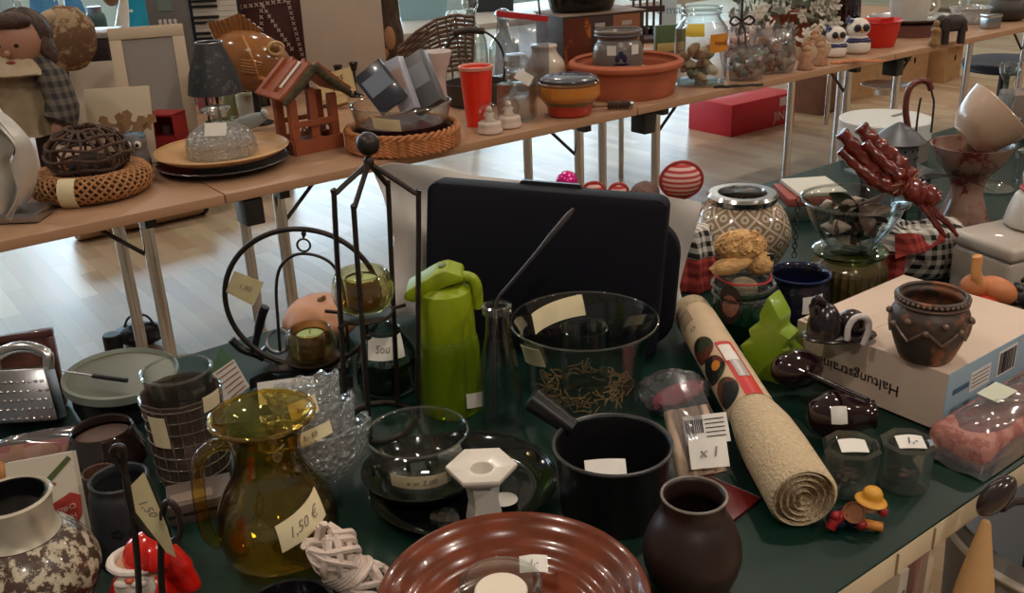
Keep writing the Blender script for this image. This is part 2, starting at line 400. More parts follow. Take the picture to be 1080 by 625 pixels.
# ------------------------------------------------------------------ tables
VF = 2.475
def far_table(u0, u1, label):
    t = thing('folding_table', label, 'table', (u0, VF, 0), group='beech folding tables in the back row')
    L = u1-u0
    b = B(); b.box(L-.004, .70, .027, Tr(L/2, .35, T-.027), .003); obj('tabletop', b, BEECH, t)
    for ux in (.19, L-.19):
        for vy in (.10, .40):
            b = B(); b.tube([(ux, vy, T-.036), (ux, vy, .015)], .0175, 12); lg = obj('leg', b, CHROME, t)
            b = B(); b.lathe([(0, 0), (.02, 0), (.02, .03), (.0155, .035)], 12, Tr(ux, vy, 0)); obj('foot_cap', b, BLACKP, lg)
        b = B(); b.box(.03, .5, .025, Tr(ux, .3, T-.062)); obj('rail', b, BLACKP, t)
        s = 1 if ux < L/2 else -1
        b = B(); b.tube([(ux, .11, T-.16), (ux+s*.12, .11, T-.05)], .006, 8); obj('brace', b, IRON, t)
    b = B(); b.box(.055, .075, .075, Tr(.085, .06, T-.111), .004); obj('connector_block', b, BLACKP, t)
for i, (a, c, lb) in enumerate(((-.66, .87, 'left end beech folding table of the back row, under the doll and wicker ring'), (.87, 2.39, 'beech folding table of the back row carrying the wicker basket and red beaker'), (2.39, 3.955, 'beech folding table of the back row carrying the honey jar and owl figures'), (3.955, 5.5, 'beech folding table of the back row carrying the elephant and white cup'))):
    far_table(a, c, lb)
t = thing('folding_table', 'long second beech table pushed against the back row behind the doll and wicker basket', 'table', (-.66, VF+.70, 0)); L = 6.16
b = B(); b.box(L-.004, .70, .036, Tr(L/2, .352, T-.036), .003); obj('tabletop', b, BEECH, t)
for ux in (.02, 4.2, L-.15):
    b = B(); b.tube([(ux, .62, T-.036), (ux, .62, 0)], .0155, 12); obj('leg', b, CHROME, t)
# near table: green oilcloth top, cream wooden edge
VN, VD = .478, 1.07
t = thing('trestle_table', 'long table with dark green top and cream edge in the foreground', 'table', (-.9, VN, 0))
GREEN = mat('green_oilcloth', (10, 40, 31), .42, var=.15, vscale=6, spec=.28)
L = 4.5
b = B(); b.box(L, VD, .004, Tr(L/2, VD/2, T-.004), .0015); obj('green_top', b, GREEN, t)
b = B(); b.box(L, VD, .034, Tr(L/2, VD/2, T-.038), .002); obj('edge_board', b, CREAM, t)
for x in (1.62, 1.775, 1.85):
    b = B(); b.box(.0012, .003, .03, Tr(x, -.001, T-.036)); obj('edge_seam', b, mat('seam', (150, 130, 104), .8), t)
for x in (.2, 2.2, L-.2):
    for y in (.25, VD-.25):
        b = B(); b.tube([(x, y, T-.038), (x, y, 0)], .0155, 12); obj('leg', b, CHROME, t)
# ================================================================== NEAR TABLE, front left
G = .0005
def base(name, label, cat, f, rot=0, group=None, z0=T):
    return thing(name, label, cat, (f[0], f[1], z0+G), rot, group)
# 1 speckled stoneware jug
f = fith(10, 524, 84, .165); t = base('stoneware_vase', 'cream stoneware vase with brown speckles and dark inside at the left edge', 'vase', f); r, h = f[3], f[2]
pr = smooth_prof(prof([(.8, 0), (1.1, .08), (1.6, .32), (1.74, .45), (1.6, .57), (1.28, .69), (.95, .76), (.9, .84), (.97, .97), (1.0, 1.0)], r, h), 4)
SPK = pattern_mat('speckled_glaze', 'speck', (70, 50, 40), (188, 176, 152), 85, .35, coat=.3, thr=.49)
b = B(); b.vessel([(0, 0)]+[q for q in pr if q[1] < h*.74], .005); obj('body', b, SPK, t)
b = B(); b.vessel([q for q in pr if q[1] >= h*.73], .005); o = obj('neck', b, mat('cream_glaze', (186, 176, 156), .35, var=.15, vscale=40, coat=.3), t)
b = B(); b.vessel([(0, h*.5), (r*.70, h*.52), (r*.74, h*.7), (r*.80, h*.9), (r*.87, h*1.004)], .002); obj('glazed_inside', b, BLACKG, t)
# 2 white bowl peeking at the lower edge
f = fith(80, 656, 74, .075); t = base('white_bowl', 'small white ceramic bowl cut off by the lower edge near the speckled vase', 'bowl', f); r, h = f[3], f[2]
b = B(); b.vessel(smooth_prof(prof([(.5, 0), (.55, .1), (.8, .45), (.95, .8), (1, 1)], r, h)), .004); obj('bowl_body', b, WHITEC, t)
# 3 card box with red medallion
pl = W(54, 585)
t = thing('card_packet', 'white card packet with green stripe and red medallion standing behind the speckled vase', 'packet', (pl.x, pl.y, T+G), (0, 0, FACE))
P = Plane(pl)
CARD = mat('white_card', (198, 188, 170), .7)
Ml = Rx(R(-24)) @ Tr(0, 0, 0)
k = P.s1()
def cq(x, y): return ((x-60)*k, (588-y)*k*1.06)
b = B(); b.prism([cq(18, 500), cq(88, 491), cq(104, 583), cq(24, 592)], .012, Ml); obj('packet_body', b, CARD, t)
b = B(); b.prism([cq(52, 525), cq(84, 495), cq(88, 498), cq(56, 530)], .0008, Tr(0, 0, 0) @ Ml @ Tr(0, -.0066, 0)); obj('green_stripe', b, mat('olive_print', (74, 84, 44), .7), t); b = B(); b.prism([cq(84, 590), cq(104, 573), cq(104, 582), cq(94, 590)], .0008, Ml @ Tr(0, -.0066, 0)); obj('green_stripe', b, mat('olive_print', (74, 84, 44), .7), t)
MEDR = mat('medallion_red', (164, 50, 36), .6)
b = B(); b.prism([cq(57, 560), cq(67, 542), cq(86, 531), cq(97, 534), cq(98, 552), cq(88, 570), cq(78, 575), cq(67, 568)], .0009, Ml @ Tr(0, -.007, 0)); md = obj('medallion', b, MEDR, t)
c1 = cq(80, 547); c2 = cq(83, 556); TW = mat('pale_print', (222, 190, 170), .7)
for (cx, cz), s, sz in ((c1, 'CHRIST', .0085), (c2, 'HAAR', .0085)):
    text(s, sz, TW, md, Ml @ Tr(cx, -.0078, cz) @ Rx(PI/2) @ Rz(R(20)+PI))
cx, cz = cq(66, 523); text('4,55', .008, MEDR, t, Ml @ Tr(cx, -.0072, cz) @ Rx(PI/2) @ Rz(R(20)+PI))
# 4 tall dark lantern with flower cut-outs
f = fit(135, 508, 62, 606, 1.22); f = (f[0]-.006, f[1]+.016, f[2], f[3]); t = base('ceramic_lantern', 'tall dark grey ceramic lantern with small flower cut-outs and open top', 'lantern', f); r, h = f[3], f[2]
DKC = mat('dark_grey_ceramic', (40, 42, 46), .5, bump=.15, bscale=90)
b = B(); b.vessel(smooth_prof(prof([(1.22, 0), (1.3, .06), (1.22, .4), (1.08, .8), (.98, .92), (1, 1)], r, h)), .004); obj('lantern_body', b, DKC, t)
fc = face(f[0], f[1]); b = B()
for da, z in ((-.35, .52), (.12, .5), (.6, .53), (-.1, .25)):
    rr = r*1.2; cxy = Vector((rr*math.cos(fc+da), rr*math.sin(fc+da), h*z)); Mf = Matrix.Translation(cxy) @ Rz(fc+da+PI/2)
    for q in range(5):
        a = 2*PI*q/5; b.ell(.0035, .0012, .0035, Mf @ Tr(.0045*math.cos(a), 0, .0045*math.sin(a)), 8, 6)
obj('flower_cutouts', b, mat('hole_black', (8, 8, 9), .9), t)
# 5 wrought iron candle hook with tag
fb = W(150, 700); t = thing('iron_candle_hook', 'black wrought-iron candle hook with curled arms and yellow paper tag at the left', 'candle holder', (fb.x, fb.y, T+G), FACE); P = Plane(fb)
b = B(); b.box(.046, .05, .006, bev=.002); obj('foot', b, IRON, t)
b = B(); b.tube(spath([(0, 0, .006), P.p(146, 610), P.p(142, 560), P.p(135, 510), P.p(124, 488), P.p(119, 476, -.004), P.p(124, 471, -.006), P.p(130, 474, -.004), P.p(131, 492), P.p(137, 530), P.p(147, 552), P.p(162, 565), P.p(181, 571), P.p(191, 560, -.006), P.p(188, 540, -.012), P.p(178, 529, -.012), P.p(172, 540, -.008), P.p(170, 575), P.p(171, 622), Vector((.028, 0, .006))], 6), .0033, 8); obj('curled_rod', b, IRON, t)
b = B(); q = [P.p(138, 512, -.006), P.p(152, 498, -.006), P.p(176, 555, -.012), P.p(186, 588, -.012), P.p(176, 583, -.012), P.p(143, 540, -.006)]
vs = [b.bm.verts.new(v) for v in q]; b._f(vs); bmesh.ops.solidify(b.bm, geom=b.bm.faces[:], thickness=.0006); pt = obj('price_tag', b, PAPER, t)
c = (P.p(152, 525, -.0085)+P.p(160, 545, -.011))/2; text('1,50', .012, PEN, pt, Matrix.Translation(c+Vector((0, -.002, 0))) @ Rx(PI/2) @ Rz(R(-62)), 'handwriting', .2)
# 6 santa figure
fb = W(166, 660); t = thing('santa_figure', 'glossy red Santa figure with white beard standing behind the iron hook', 'figurine', (fb.x, fb.y+.02, T+G), FACE); ss = Plane(Vector((fb.x, fb.y+.02, T))).p(155, 560).z/.134; t.scale = (ss*1.2, ss*1.1, ss)
SR = mat('santa_red', (206, 30, 22), .2, coat=.5)
b = B(); b.lathe(smooth_prof([(0, 0), (.034, 0), (.040, .015), (.036, .05), (.022, .075), (0, .08)])); obj('coat', b, SR, t)
b = B(); b.ell(.024, .022, .025, Tr(0, -.006, .082)); obj('head', b, mat('santa_skin', (206, 160, 130), .4), t)
b = B(); b.lathe(smooth_prof([(.027, .092), (.028, .10), (.022, .118), (.010, .130), (0, .134)]), 24, Tr(.003, -.002, 0) @ Ry(R(6))); b.lathe([(0, .09), (.027, .092)], 24, Tr(.003, -.002, 0) @ Ry(R(6))); b.tube(spath([(.012, 0, .122), (.032, 0, .098), (.046, 0, .068), (.052, 0, .04)]), [.015]*5+[.014]*5+[.011]*5+[.008], 10); obj('pointed_hat', b, SR, t)
b = B(); b.tube([(.028*math.cos(a)+.001, .026*math.sin(a)-.004, .094) for a in [2*PI*i/20 for i in range(20)]], .005, 8, True); b.ell(.022, .014, .026, Tr(0, -.022, .066)); b.ell(.010, .006, .006, Tr(-.008, -.031, .079)); b.ell(.010, .006, .006, Tr(.008, -.031, .079)); obj('beard', b, mat('beard_white', (214, 204, 194), .6, bump=.3, bscale=120), t)
b = B(); b.ell(.005, .005, .005, Tr(0, -.032, .085)); obj('nose', b, mat('nose_pink', (200, 90, 70), .4), t)
b = B(); b.ell(.0024, .0015, .003, Tr(-.008, -.027, .09)); b.ell(.0024, .0015, .003, Tr(.008, -.027, .09)); obj('eyes', b, BLACKP, t)
# 7 amber jug
f = fith(276, 437, 108, .185); t = base('amber_glass_jug', 'amber glass jug with flared mouth, handle and paper price tag', 'jug', f); r, h = f[3], f[2]
AMB = glass('amber_glass', (251, 238, 172), (196, 140, 44), 1.0, .02, .09)
pr = smooth_prof(prof([(.8, 0), (1.08, .06), (1.22, .2), (1.2, .34), (1.02, .47), (.76, .6), (.66, .72), (.68, .82), (.83, .92), (1.02, .99), (1.0, 1.0)], r, h), 4)
b = B(); b.vessel([(0, 0)]+pr, .0035); obj('jug_body', b, AMB, t)
b = B(); b.tube([(r*1.0*math.cos(a), r*1.0*math.sin(a), h) for a in [2*PI*i/40 for i in range(40)]], .0028, 8, True); obj('rim_bead', b, AMB, t)
hd = face(f[0], f[1])-R(82); dx, dy = math.cos(hd), math.sin(hd)
b = B(); b.tube([Vector((dx*q[0], dy*q[0], q[1])) for q in _s3([(r*.68, h*.86, 0), (r*1.02, h*.87, 0), (r*1.3, h*.8, 0), (r*1.4, h*.62, 0), (r*1.42, h*.42, 0), (r*1.36, h*.26, 0), (r*1.16, h*.2, 0)], 6)], .0075, 10); obj('handle', b, AMB, t)
tag_round(t, interp(pr), face(f[0], f[1])+.42, .062, h*.40, .030, '1,50 €', tilt=.30)
# 8 cord skein
fb = W(374, 616); t = thing('cord_skein', 'skein of thick off-white cord beside the amber jug', 'cord', (fb.x, fb.y, T+G), FACE); P = Plane(fb)
CORD = mat('cord', (214, 196, 184), .85, bump=.4, bscale=300)
b = B(); random.seed(3); axis = [P.p(338, 556, .0)+Vector((0, 0, .0)), P.p(352, 572), P.p(368, 594), P.p(392, 612), P.p(408, 640)]
rad = [.020, .028, .018, .028, .026]
lift = .004
for sidx in range(17):
    pts = []; ph = random.random()*2*PI; tw = random.uniform(1.2, 2.6)*random.choice((-1, 1)); jit = random.uniform(.75, 1.0)
    for i in range(25):
        u = i/24*4; k0 = min(int(u), 3); fr = u-k0; fr2 = fr*fr*(3-2*fr); c = axis[k0].lerp(axis[k0+1], fr); rr = (rad[k0]*(1-fr2)+rad[k0+1]*fr2)*jit; a = ph+tw*u*.6
        d = (axis[k0+1]-axis[k0]).normalized(); nx = d.cross(Vector((0, 1, 0))).normalized()
        p = c+nx*rr*math.cos(a)+Vector((0, 1, 0))*rr*math.sin(a); p.z = max(p.z, .006); p.y -= .012; pts.append(p)
    b.tube(pts, .0042, 6)
for q in range(7):
    c = axis[2]+(axis[3]-axis[2]).normalized()*(q-3)*.0042; d = (axis[3]-axis[1]).normalized(); nx = d.cross(Vector((0, 1, 0))).normalized()
    c.y = -.012; c.z = max(c.z, .026)
    b.tube([c+nx*.0215*math.cos(a)+Vector((0, 1, 0))*.0215*math.sin(a) for a in [2*PI*i/16 for i in range(16)]], .0028, 6, True)
obj('cord_strands', b, CORD, t)
# 9 black bowls in front of the jug
f = fith(304, 642, 100, .05); t = base('dark_bowl', 'dark glazed bowl cut off by the lower edge in front of the amber jug', 'bowl', f); r, h = f[3], f[2]
b = B(); b.vessel(smooth_prof(prof([(.5, 0), (.55, .1), (.8, .4), (.96, .8), (1, 1)], r, h)), .004); obj('bowl_body', b, BLACKG, t)
# 10 brown ceramic bowl + tealight glass
f = fith(541, 625, 290, .058); f = list(f); t = base('brown_ceramic_bowl', 'wide brown ceramic bowl with ribbed rings inside at the bottom centre', 'bowl', f); r, h = f[3], f[2]; BOWL = f
BRN = mat('brown_glaze', (112, 52, 29), .22, var=.3, vscale=30, coat=.5)
outer = smooth_prof(prof([(.45, 0), (.52, .06), (.75, .3), (.92, .68), (1.0, 1.0)], r, h), 3)
inn = []
N = 46
of = interp(outer)
for i in range(N+1):
    u = 1-i/N; rr = (r-.006)*u
    zb = h*(.14+.86*max(0, (u-.35)/.65)**1.7)
    inn.append((rr, zb+(.0008*math.sin(u*2*PI*9) if .25 < u < .97 else 0)))
b = B(); b.lathe([(0, 0)]+outer+[(r-.002, h+.002)]+inn, 72); obj('bowl_body', b, BRN, t)
zin = h*.14
ff = fith(530, 624, 76, .028, T+.012+.0)
qd = W(528, 617, T+zin+.044); t2 = thing('tealight_glass', 'small clear tealight dish standing in the brown bowl', 'candle holder', (qd.x, qd.y, T+zin+.0075)); r2 = .042
b = B(); b.vessel(smooth_prof([(.026, 0), (.030, .006), (.039, .026), (.043, .040)]), .003); obj('dish', b, GLASSD, t2)
b = B(); b.lathe([(0, .006), (.026, .006), (.0275, .030), (.026, .032), (0, .031)]); obj('candle', b, mat('wax', (226, 214, 196), .5), t2)
tag_flat(t2, .03, .02, Tr(.052, .012, .030) @ Rz(FACE) @ Rx(R(20)), '1,-', WPAPER)
# 11 brown vase
f = fith(732, 523, 69, .118); t = base('brown_vase', 'dark brown bellied pottery vase with narrow pale rim line in the foreground', 'vase', f); r, h = f[3], f[2]
b = B(); b.vessel(smooth_prof(prof([(1.0, 0), (1.25, .1), (1.52, .34), (1.5, .52), (1.25, .72), (.98, .85), (.96, .93), (1.0, 1.0)], r, h)), .004, 56); obj('vase_body', b, mat('brown_black_glaze', (46, 28, 24), .42, var=.25, vscale=12), t)
b = B(); b.tube([(r*.985*math.cos(a), r*.985*math.sin(a), h+.0012) for a in [2*PI*i/44 for i in range(44)]], .0016, 8, True); obj('rim_line', b, mat('worn_rim', (120, 112, 104), .3), t)
# 12 black pot
f = fit(646, 468, 126, 570, .86); t = base('black_saucepan', 'matt black saucepan with a stubby handle and paper slip inside', 'saucepan', f); r, h = f[3], f[2]; POT = f
BM = mat('matt_black', (17, 17, 19), .38, spec=.4)
b = B(); b.vessel(smooth_prof(prof([(.84, 0), (.88, .04), (.9, .3), (.94, .7), (.985, .96), (1, 1)], r, h)), .004, 56); obj('pan_body', b, BM, t)
b = B(); b.tube([(r*.99*math.cos(a), r*.99*math.sin(a), h) for a in [2*PI*i/48 for i in range(48)]], .0024, 8, True); obj('rim', b, mat('worn_black', (58, 56, 56), .35), t)
e = Plane(Vector((f[0], f[1], T))); p0 = Rz(FACE) @ e.p(596, 446, .05); p1 = Rz(FACE) @ e.p(562, 421, .07)
b = B(); b.tube([p0+(p0-p1)*.25, p0, p0.lerp(p1, .5), p1, p1+(p1-p0)*.08], [.011, .0125, .0145, .016, .010], 14); obj('handle', b, BM, t)
tag_flat(t, .05, .045, Tr(-.01, .0, h*.55) @ Rz(FACE) @ Rx(R(35)), '', WPAPER)
# tray group -------------------------------------------------------
f = fith(488, 505, 200, .022); t = base('dark_glass_platter', 'large dark green glass platter under the clear bowl and white candle holder', 'platter', f); r, h = f[3], f[2]; TRAY = f
DG = glass('dark_green_glass', (52, 66, 60), (16, 22, 20), .9, .03, .08)
DGS = mat('dark_green_gloss', (17, 22, 20), .08, coat=.4)
b = B(); b.vessel(smooth_prof(prof([(.62, 0), (.66, .12), (.84, .35), (.97, .8), (1, 1)], r, h)), .004, 64); obj('platter_body', b, DGS, t)
zt = T+.0075
f2 = fith(478, 466, 138, .022, zt); fp = fith(440, 455, 108, .072, zt+.0190); t = thing('black_glass_plate', 'smaller black glass dish on the dark platter with the clear glass bowl set in it', 'plate', (fp[0]+.006, fp[1]+.004, T+.0205)); r, h = .078, .024
b = B(); b.vessel(smooth_prof(prof([(.6, 0), (.66, .12), (.86, .45), (.98, .9), (1, 1)], r, h)), .003, 56); obj('plate_body', b, DGS, t)
# 14 clear bowl with wide tag
f = fith(440, 455, 108, .072, zt+.0190); t = base('clear_glass_bowl', 'clear glass bowl with a long handwritten paper tag on its side', 'bowl', f, z0=zt+.0190); r, h = f[3], f[2]
pr = smooth_prof(prof([(.45, 0), (.62, .06), (.82, .3), (.92, .62), (.97, .9), (1.0, 1.0)], r, h), 4)
b = B(); b.vessel([(0, 0)]+pr, .003, 56); obj('bowl_body', b, GLASS, t)
b = B(); b.tube([(r*.99*math.cos(a), r*.99*math.sin(a), h) for a in [2*PI*i/48 for i in range(48)]], .0017, 8, True); obj('rim', b, GLASSD, t)
tag_round(t, interp(pr), face(f[0], f[1]), .078, h*.46, .020, 'a w 2,00', tilt=-.05, size=.011)
# 13 hexagonal candle holder
f = fit(508, 496, 72, 560, .55, zt-.003); t = thing('hexagonal_candle_holder', 'white porcelain candle holder with a hexagonal top standing on the dark platter', 'candle holder', (f[0], f[1], T+.008), FACE+R(0)); r, h = f[3], .075
def hexa(n0=6):
    def fn(rr, a, z):
        s = PI/3; k = math.cos(s/2)/math.cos(((a) % s)-s/2); return rr*k*1.06, z
    return fn
b = B(); b.lathe([(0, 0), (r*.5, 0), (r*.52, h*.05), (r*.42, h*.35), (r*.5, h*.72), (r*.96, h*.9), (r, h*.97), (r*.98, h), (r*.9, h*.985), (r*.42, h*.93), (r*.40, h*.93)], 48, None, hexa()); b.lathe([(r*.42, h*.93), (r*.36, h*.95), (r*.33, h*.94), (r*.33, h*.7), (0, h*.7)], 48); obj('holder_body', b, WHITEC, t)
# tag coin and glass stopper on platter
fb = W(532, 531, zt); t = thing('oval_paper_tag', 'blank oval paper tag lying on the dark platter beside the hexagonal holder', 'tag', (fb.x, fb.y, T+.0135), (R(5), 0, FACE))
b = B(); b.lathe([(0, 0), (.017, 0), (.017, .0008), (0, .0008)], 28, Matrix.Diagonal((1.0, .8, 1, 1))); obj('paper_oval', b, WPAPER, t)
fb = W(458, 553, zt); t = thing('glass_stopper', 'small faceted glass stopper lying on the dark platter in front of the clear bowl', 'stopper', (fb.x, fb.y, T+.018), (R(80), R(20), .4))
b = B(); b.lathe([(0, 0), (.008, 0), (.009, .012), (.014, .014), (.014, .026), (.008, .032), (0, .032)], 8); obj('stopper_body', b, GLASSD, t, ang=10)
# 16 stacked cut-glass bowls
CUT = glass('cut_glass', (244, 246, 245), (200, 204, 202), 1.0, .05, .20, .14, (224, 224, 222), 110)
fb = W(352, 524)
tx = Euler((R(-16), R(-12), FACE)); axd = tx.to_matrix() @ Vector((0, 0, 1))
for i, lb in enumerate(('outermost and largest of the nested cut-glass bowls with scalloped rims behind the amber jug', 'middle one of the nested cut-glass bowls, with a long price tag', 'innermost and smallest of the nested cut-glass bowls, with a square price tag')):
    sc_ = 1.10*(1-.16*i); p0 = Vector((fb.x, fb.y+.012, T+.020))+axd*(.033*i); t = thing('cut_glass_bowl', lb, 'bowl', p0, tx, 'nested cut-glass bowls'); rr = .066*sc_
    fn = lambda q, a, z, rr=rr: (q*(1+.05*math.cos(10*a)*min(1, q/rr)), z+.004*math.cos(10*a)*max(0, z/.05-.6))
    b = B(); b.vessel([(q*sc_, z*1.1) for q, z in smooth_prof([(.022, 0), (.034, .004), (.052, .022), (.061, .044), (.066, .058)])], .004, 60, None, fn); obj('bowl_body', b, CUT, t, ang=20)
    if i: tag_round(t, lambda z: .070*sc_, R(-78), .056 if i == 1 else .036, .040, .016 if i == 1 else .022, '3,- 50', tilt=.15, size=.008)
fb = W(304, 424); t = thing('paper_price_slip', 'large curled paper price slip behind the amber jug mouth', 'tag', (fb.x, fb.y, T+.02), (R(58), 0, FACE+R(10)))
b = B(); b.sheet(lambda u, v: Vector(((u-.5)*.085, (v-.5)*.035, .008*math.sin(u*PI))), 10, 4, .0005); o = obj('paper', b, WPAPER, t); text('12or', .012, INK, o, Tr(0.01, 0, .0095), 'handwriting', .2)
# 17 green bottle
fb = W(477, 429); P = Plane(fb); k = P.s1(); r = 33.5*k; t = thing('green_drinking_bottle', 'lime green drinking bottle with flip lid in front of the black case', 'bottle', (fb.x, fb.y, T+G), FACE)
zt2 = P.p(474, 350).z
LIME = mat('lime_plastic', (140, 158, 18), .38)
GG = glass('green_plastic', (206, 224, 96), (120, 150, 20), .7, .08, .06, .30, (150, 172, 30))
b = B(); pr = smooth_prof([(r*.86, 0), (r*.94, .004), (r*.95, zt2*.4), (r*.96, zt2*.8), (r*.9, zt2*.95), (r*.8, zt2)]); b.vessel([(0, 0)]+pr, .002); obj('bottle_body', b, GG, t)
ht = P.p(474, 285).z; zl = zt2-.004
b = B(); b.lathe([(0, zl), (r*.86, zl), (r*.88, zl+.004), (r*.86, zl+(ht-zl)*.55), (r*.80, zl+(ht-zl)*.7), (r*.6, zl+(ht-zl)*.78), (0, zl+(ht-zl)*.78)]); lid = obj('lid', b, LIME, t)
b = B(); z1 = zl+(ht-zl)*.70
b.prism([(-r*1.18, z1-.004), (-r*1.1, z1+.008), (-r*.2, z1+.032), (r*.15, z1+.037), (r*.62, z1+.028), (r*.62, z1+.018), (r*.1, z1+.012), (-r*.9, z1-.010)], r*1.0, bev=.004); obj('flip_spout', b, LIME, lid)
b = B(); b.tube(spath([(r*.2, -r*.1, z1+.02), (r*.75, 0, z1+.018), (r*.98, 0, z1+.004), (r*.98, 0, z1-.03)]), .008, 10); obj('carry_loop', b, LIME, lid)
b = B(); b.lathe([(0, 0), (.006, 0), (.005, .002), (0, .002)], 16, Tr(0, 0, z1+.036) @ Ry(R(-20))); obj('button', b, mat('grey_button', (110, 116, 80), .5), lid)
tag_flat(t, .022, .024, Tr(r*.75, -r*1.02, .035) @ Rz(R(15)) @ Rx(PI/2), '', WPAPER)
# 18 clear bottle with metal rod
fb = W(530, 449); P = Plane(fb); k = P.s1(); t = thing('clear_bottle', 'slim clear glass bottle with a metal rod leaning in it', 'bottle', (fb.x, fb.y, T+G), FACE); hb = P.p(524, 322).z; r = 21*k
pr = smooth_prof([(r*.9, 0), (r, .006), (r*1.0, hb*.3), (r*.92, hb*.5), (r*.62, hb*.78), (r*.55, hb*.93), (r*.62, hb*.95), (r*.62, hb)])
b = B(); b.vessel([(0, 0)]+pr, .002); obj('bottle_body', b, GLASS, t)
b = B(); b.lathe([(r*.55, hb*.93), (r*.70, hb*.94), (r*.70, hb*.965), (r*.56, hb*.975), (r*.72, hb*.985), (r*.72, hb*1.0), (r*.56, hb*1.005)]); obj('neck_ring', b, GLASSD, t)
t = thing('metal_rod', 'grey metal stirring rod with flattened end leaning out of the clear bottle', 'rod', (fb.x, fb.y, T+.004), FACE)
b = B(); pts = [P.p(518, 443), P.p(520, 436), P.p(521, 425), P.p(521, 380), P.p(522, 335), P.p(525, 318), P.p(531, 310)]; b.tube(spath(pts), .0024, 8); pts = [P.p(531, 310), P.p(550, 288), P.p(568, 267), P.p(582, 250), P.p(600, 229), P.p(605, 223)]; b.tube(pts, [.0024, .0024, .0028, .0040, .0040, .002], 8); obj('rod_body', b, mat('dull_metal', (92, 88, 90), .4, .7), t)
# 19 large glass vase with inner cylinder and dried moss
f = fit(616, 337, 156, 447, .80); f = list(f); t = base('large_glass_vase', 'large clear glass vase with inner cylinder and dried moss in front of the black case', 'vase', f); r, h = f[3], f[2]; GV = f
pr = smooth_prof(prof([(.74, 0), (.78, .03), (.79, .3), (.83, .6), (.92, .86), (1.0, 1.0)], r, h))
b = B(); b.vessel([(0, 0)]+pr, .003, 64); obj('outer_bowl', b, GLASS, t)
b = B(); b.tube([(r*.993*math.cos(a), r*.993*math.sin(a), h) for a in [2*PI*i/60 for i in range(60)]], .0018, 8, True); obj('rim', b, GLASSD, t)
b = B(); b.vessel([(0, .006), (r*.32, .006), (r*.32, h*.88), (r*.33, h*.9)], .0022); obj('inner_cylinder', b, GLASS, t)
random.seed(11); b = B()
for q in range(150):
    a = random.random()*2*PI; rr = r*random.uniform(.36, .70); z = random.uniform(.006, .02); p = Vector((rr*math.cos(a), rr*math.sin(a), z)); d = Vector((random.uniform(-1, 1), random.uniform(-1, 1), random.uniform(-.1, .5))).normalized()*.014
    e1 = p+d; e2 = p+d*1.6+Vector((0, 0, random.uniform(-.008, .006)))
    if Vector((e2.x, e2.y)).length < r*.74 and Vector((e2.x, e2.y)).length > r*.32 and Vector((e1.x, e1.y)).length > r*.32: b.tube([p, e1, Vector((e2.x, e2.y, max(e2.z, .006)))], .0011, 4)
o = obj('dried_moss', b, mat('dry_moss', (122, 96, 58), .9, var=.3, vscale=60), t); o['kind'] = 'stuff'
fc = face(f[0], f[1])
tag_round(t, interp(pr), fc+.50+PI, .095, h*.82, .030, 'a x 2,-', tilt=-.12, off=-.006)
tag_round(t, interp(pr), fc-.95, .06, h*.74, .030, '', tilt=.25)
# ================================================================== NEAR TABLE, middle and back
# 20 black case
fb = W(566, 378); P = Plane(fb); k = P.s1()
NAVY = mat('navy_black_case', (10, 10, 22), .7, spec=.25, bump=.05, bscale=300)
t = thing('black_case', 'large black flat case with rounded corners standing upright in the middle of the near table', 'case', (fb.x, fb.y, T+.012), (R(-7), R(3.2), FACE-R(14)))
def rrect(w, h, r, n=6):
    out = []
    for cx, cz, a0 in ((w/2-r, r, -90), (w/2-r, h-r, 0), (-w/2+r, h-r, 90), (-w/2+r, r, 180)):
        for i in range(n+1): a = R(a0+90*i/n); out.append((cx+r*math.cos(a), cz+r*math.sin(a)))
    return out
wb, hb = 248*k, 166*k
b = B(); b.prism(rrect(wb, hb, .018), .055, Tr(0, .03, 0), .006); obj('front_shell', b, NAVY, t)
b = B(); b.prism([(x+.012, z) for x, z in rrect(wb+.02, hb-.045, .055)], .03, Tr(0, .073, 0), .006); obj('rear_shell', b, NAVY, t)
b = B(); b.prism(rrect(.10, .012, .005), .012, Tr(0, .055, hb-.006)); obj('handle', b, BLACKP, t)
# white bag behind it
Pb = Plane(fb+Vector((FW.x, FW.y, 0)).normalized()*.20); t = thing('white_plastic_bag', 'white plastic bag hanging behind the black case and showing above and right of it', 'bag', (Pb.o.x, Pb.o.y, T+G), FACE)
BAGM = mat('white_bag', (214, 208, 202), .55, sheen=.2, bump=.25, bscale=22)
top = [(392, 176), (412, 170), (450, 173), (500, 184), (560, 190), (615, 198), (650, 200), (700, 205), (740, 212)]
lef = [(392, 176), (404, 205), (416, 250), (412, 300), (400, 335)]
rig = [(740, 212), (734, 240), (724, 270), (716, 300), (722, 330), (718, 352), (702, 376), (688, 400)]
def pl2(p, u):
    q = u*(len(p)-1); i = min(int(q), len(p)-2); f = q-i; return (p[i][0]*(1-f)+p[i+1][0]*f, p[i][1]*(1-f)+p[i+1][1]*f)
def bagf(u, v):
    a = pl2(lef, v); c = pl2(rig, v); e = pl2(top, u); x = a[0]+(c[0]-a[0])*u; y = a[1]+(c[1]-a[1])*u
    bx = top[0][0]+(top[-1][0]-top[0][0])*u; by = top[0][1]+(top[-1][1]-top[0][1])*u
    return _clz(Pb.p(x+(e[0]-bx)*(1-v), y+(e[1]-by)*(1-v), .010*math.sin(u*23+v*4)+.008*math.sin(v*13-u*9)+.012*(1-v)))
def _clz(p): p.z = max(p.z, .004+.010*abs(math.sin(p.x*60))); return p
b = B(); b.sheet(bagf, 60, 30, .0012); obj('bag_body', b, BAGM, t)
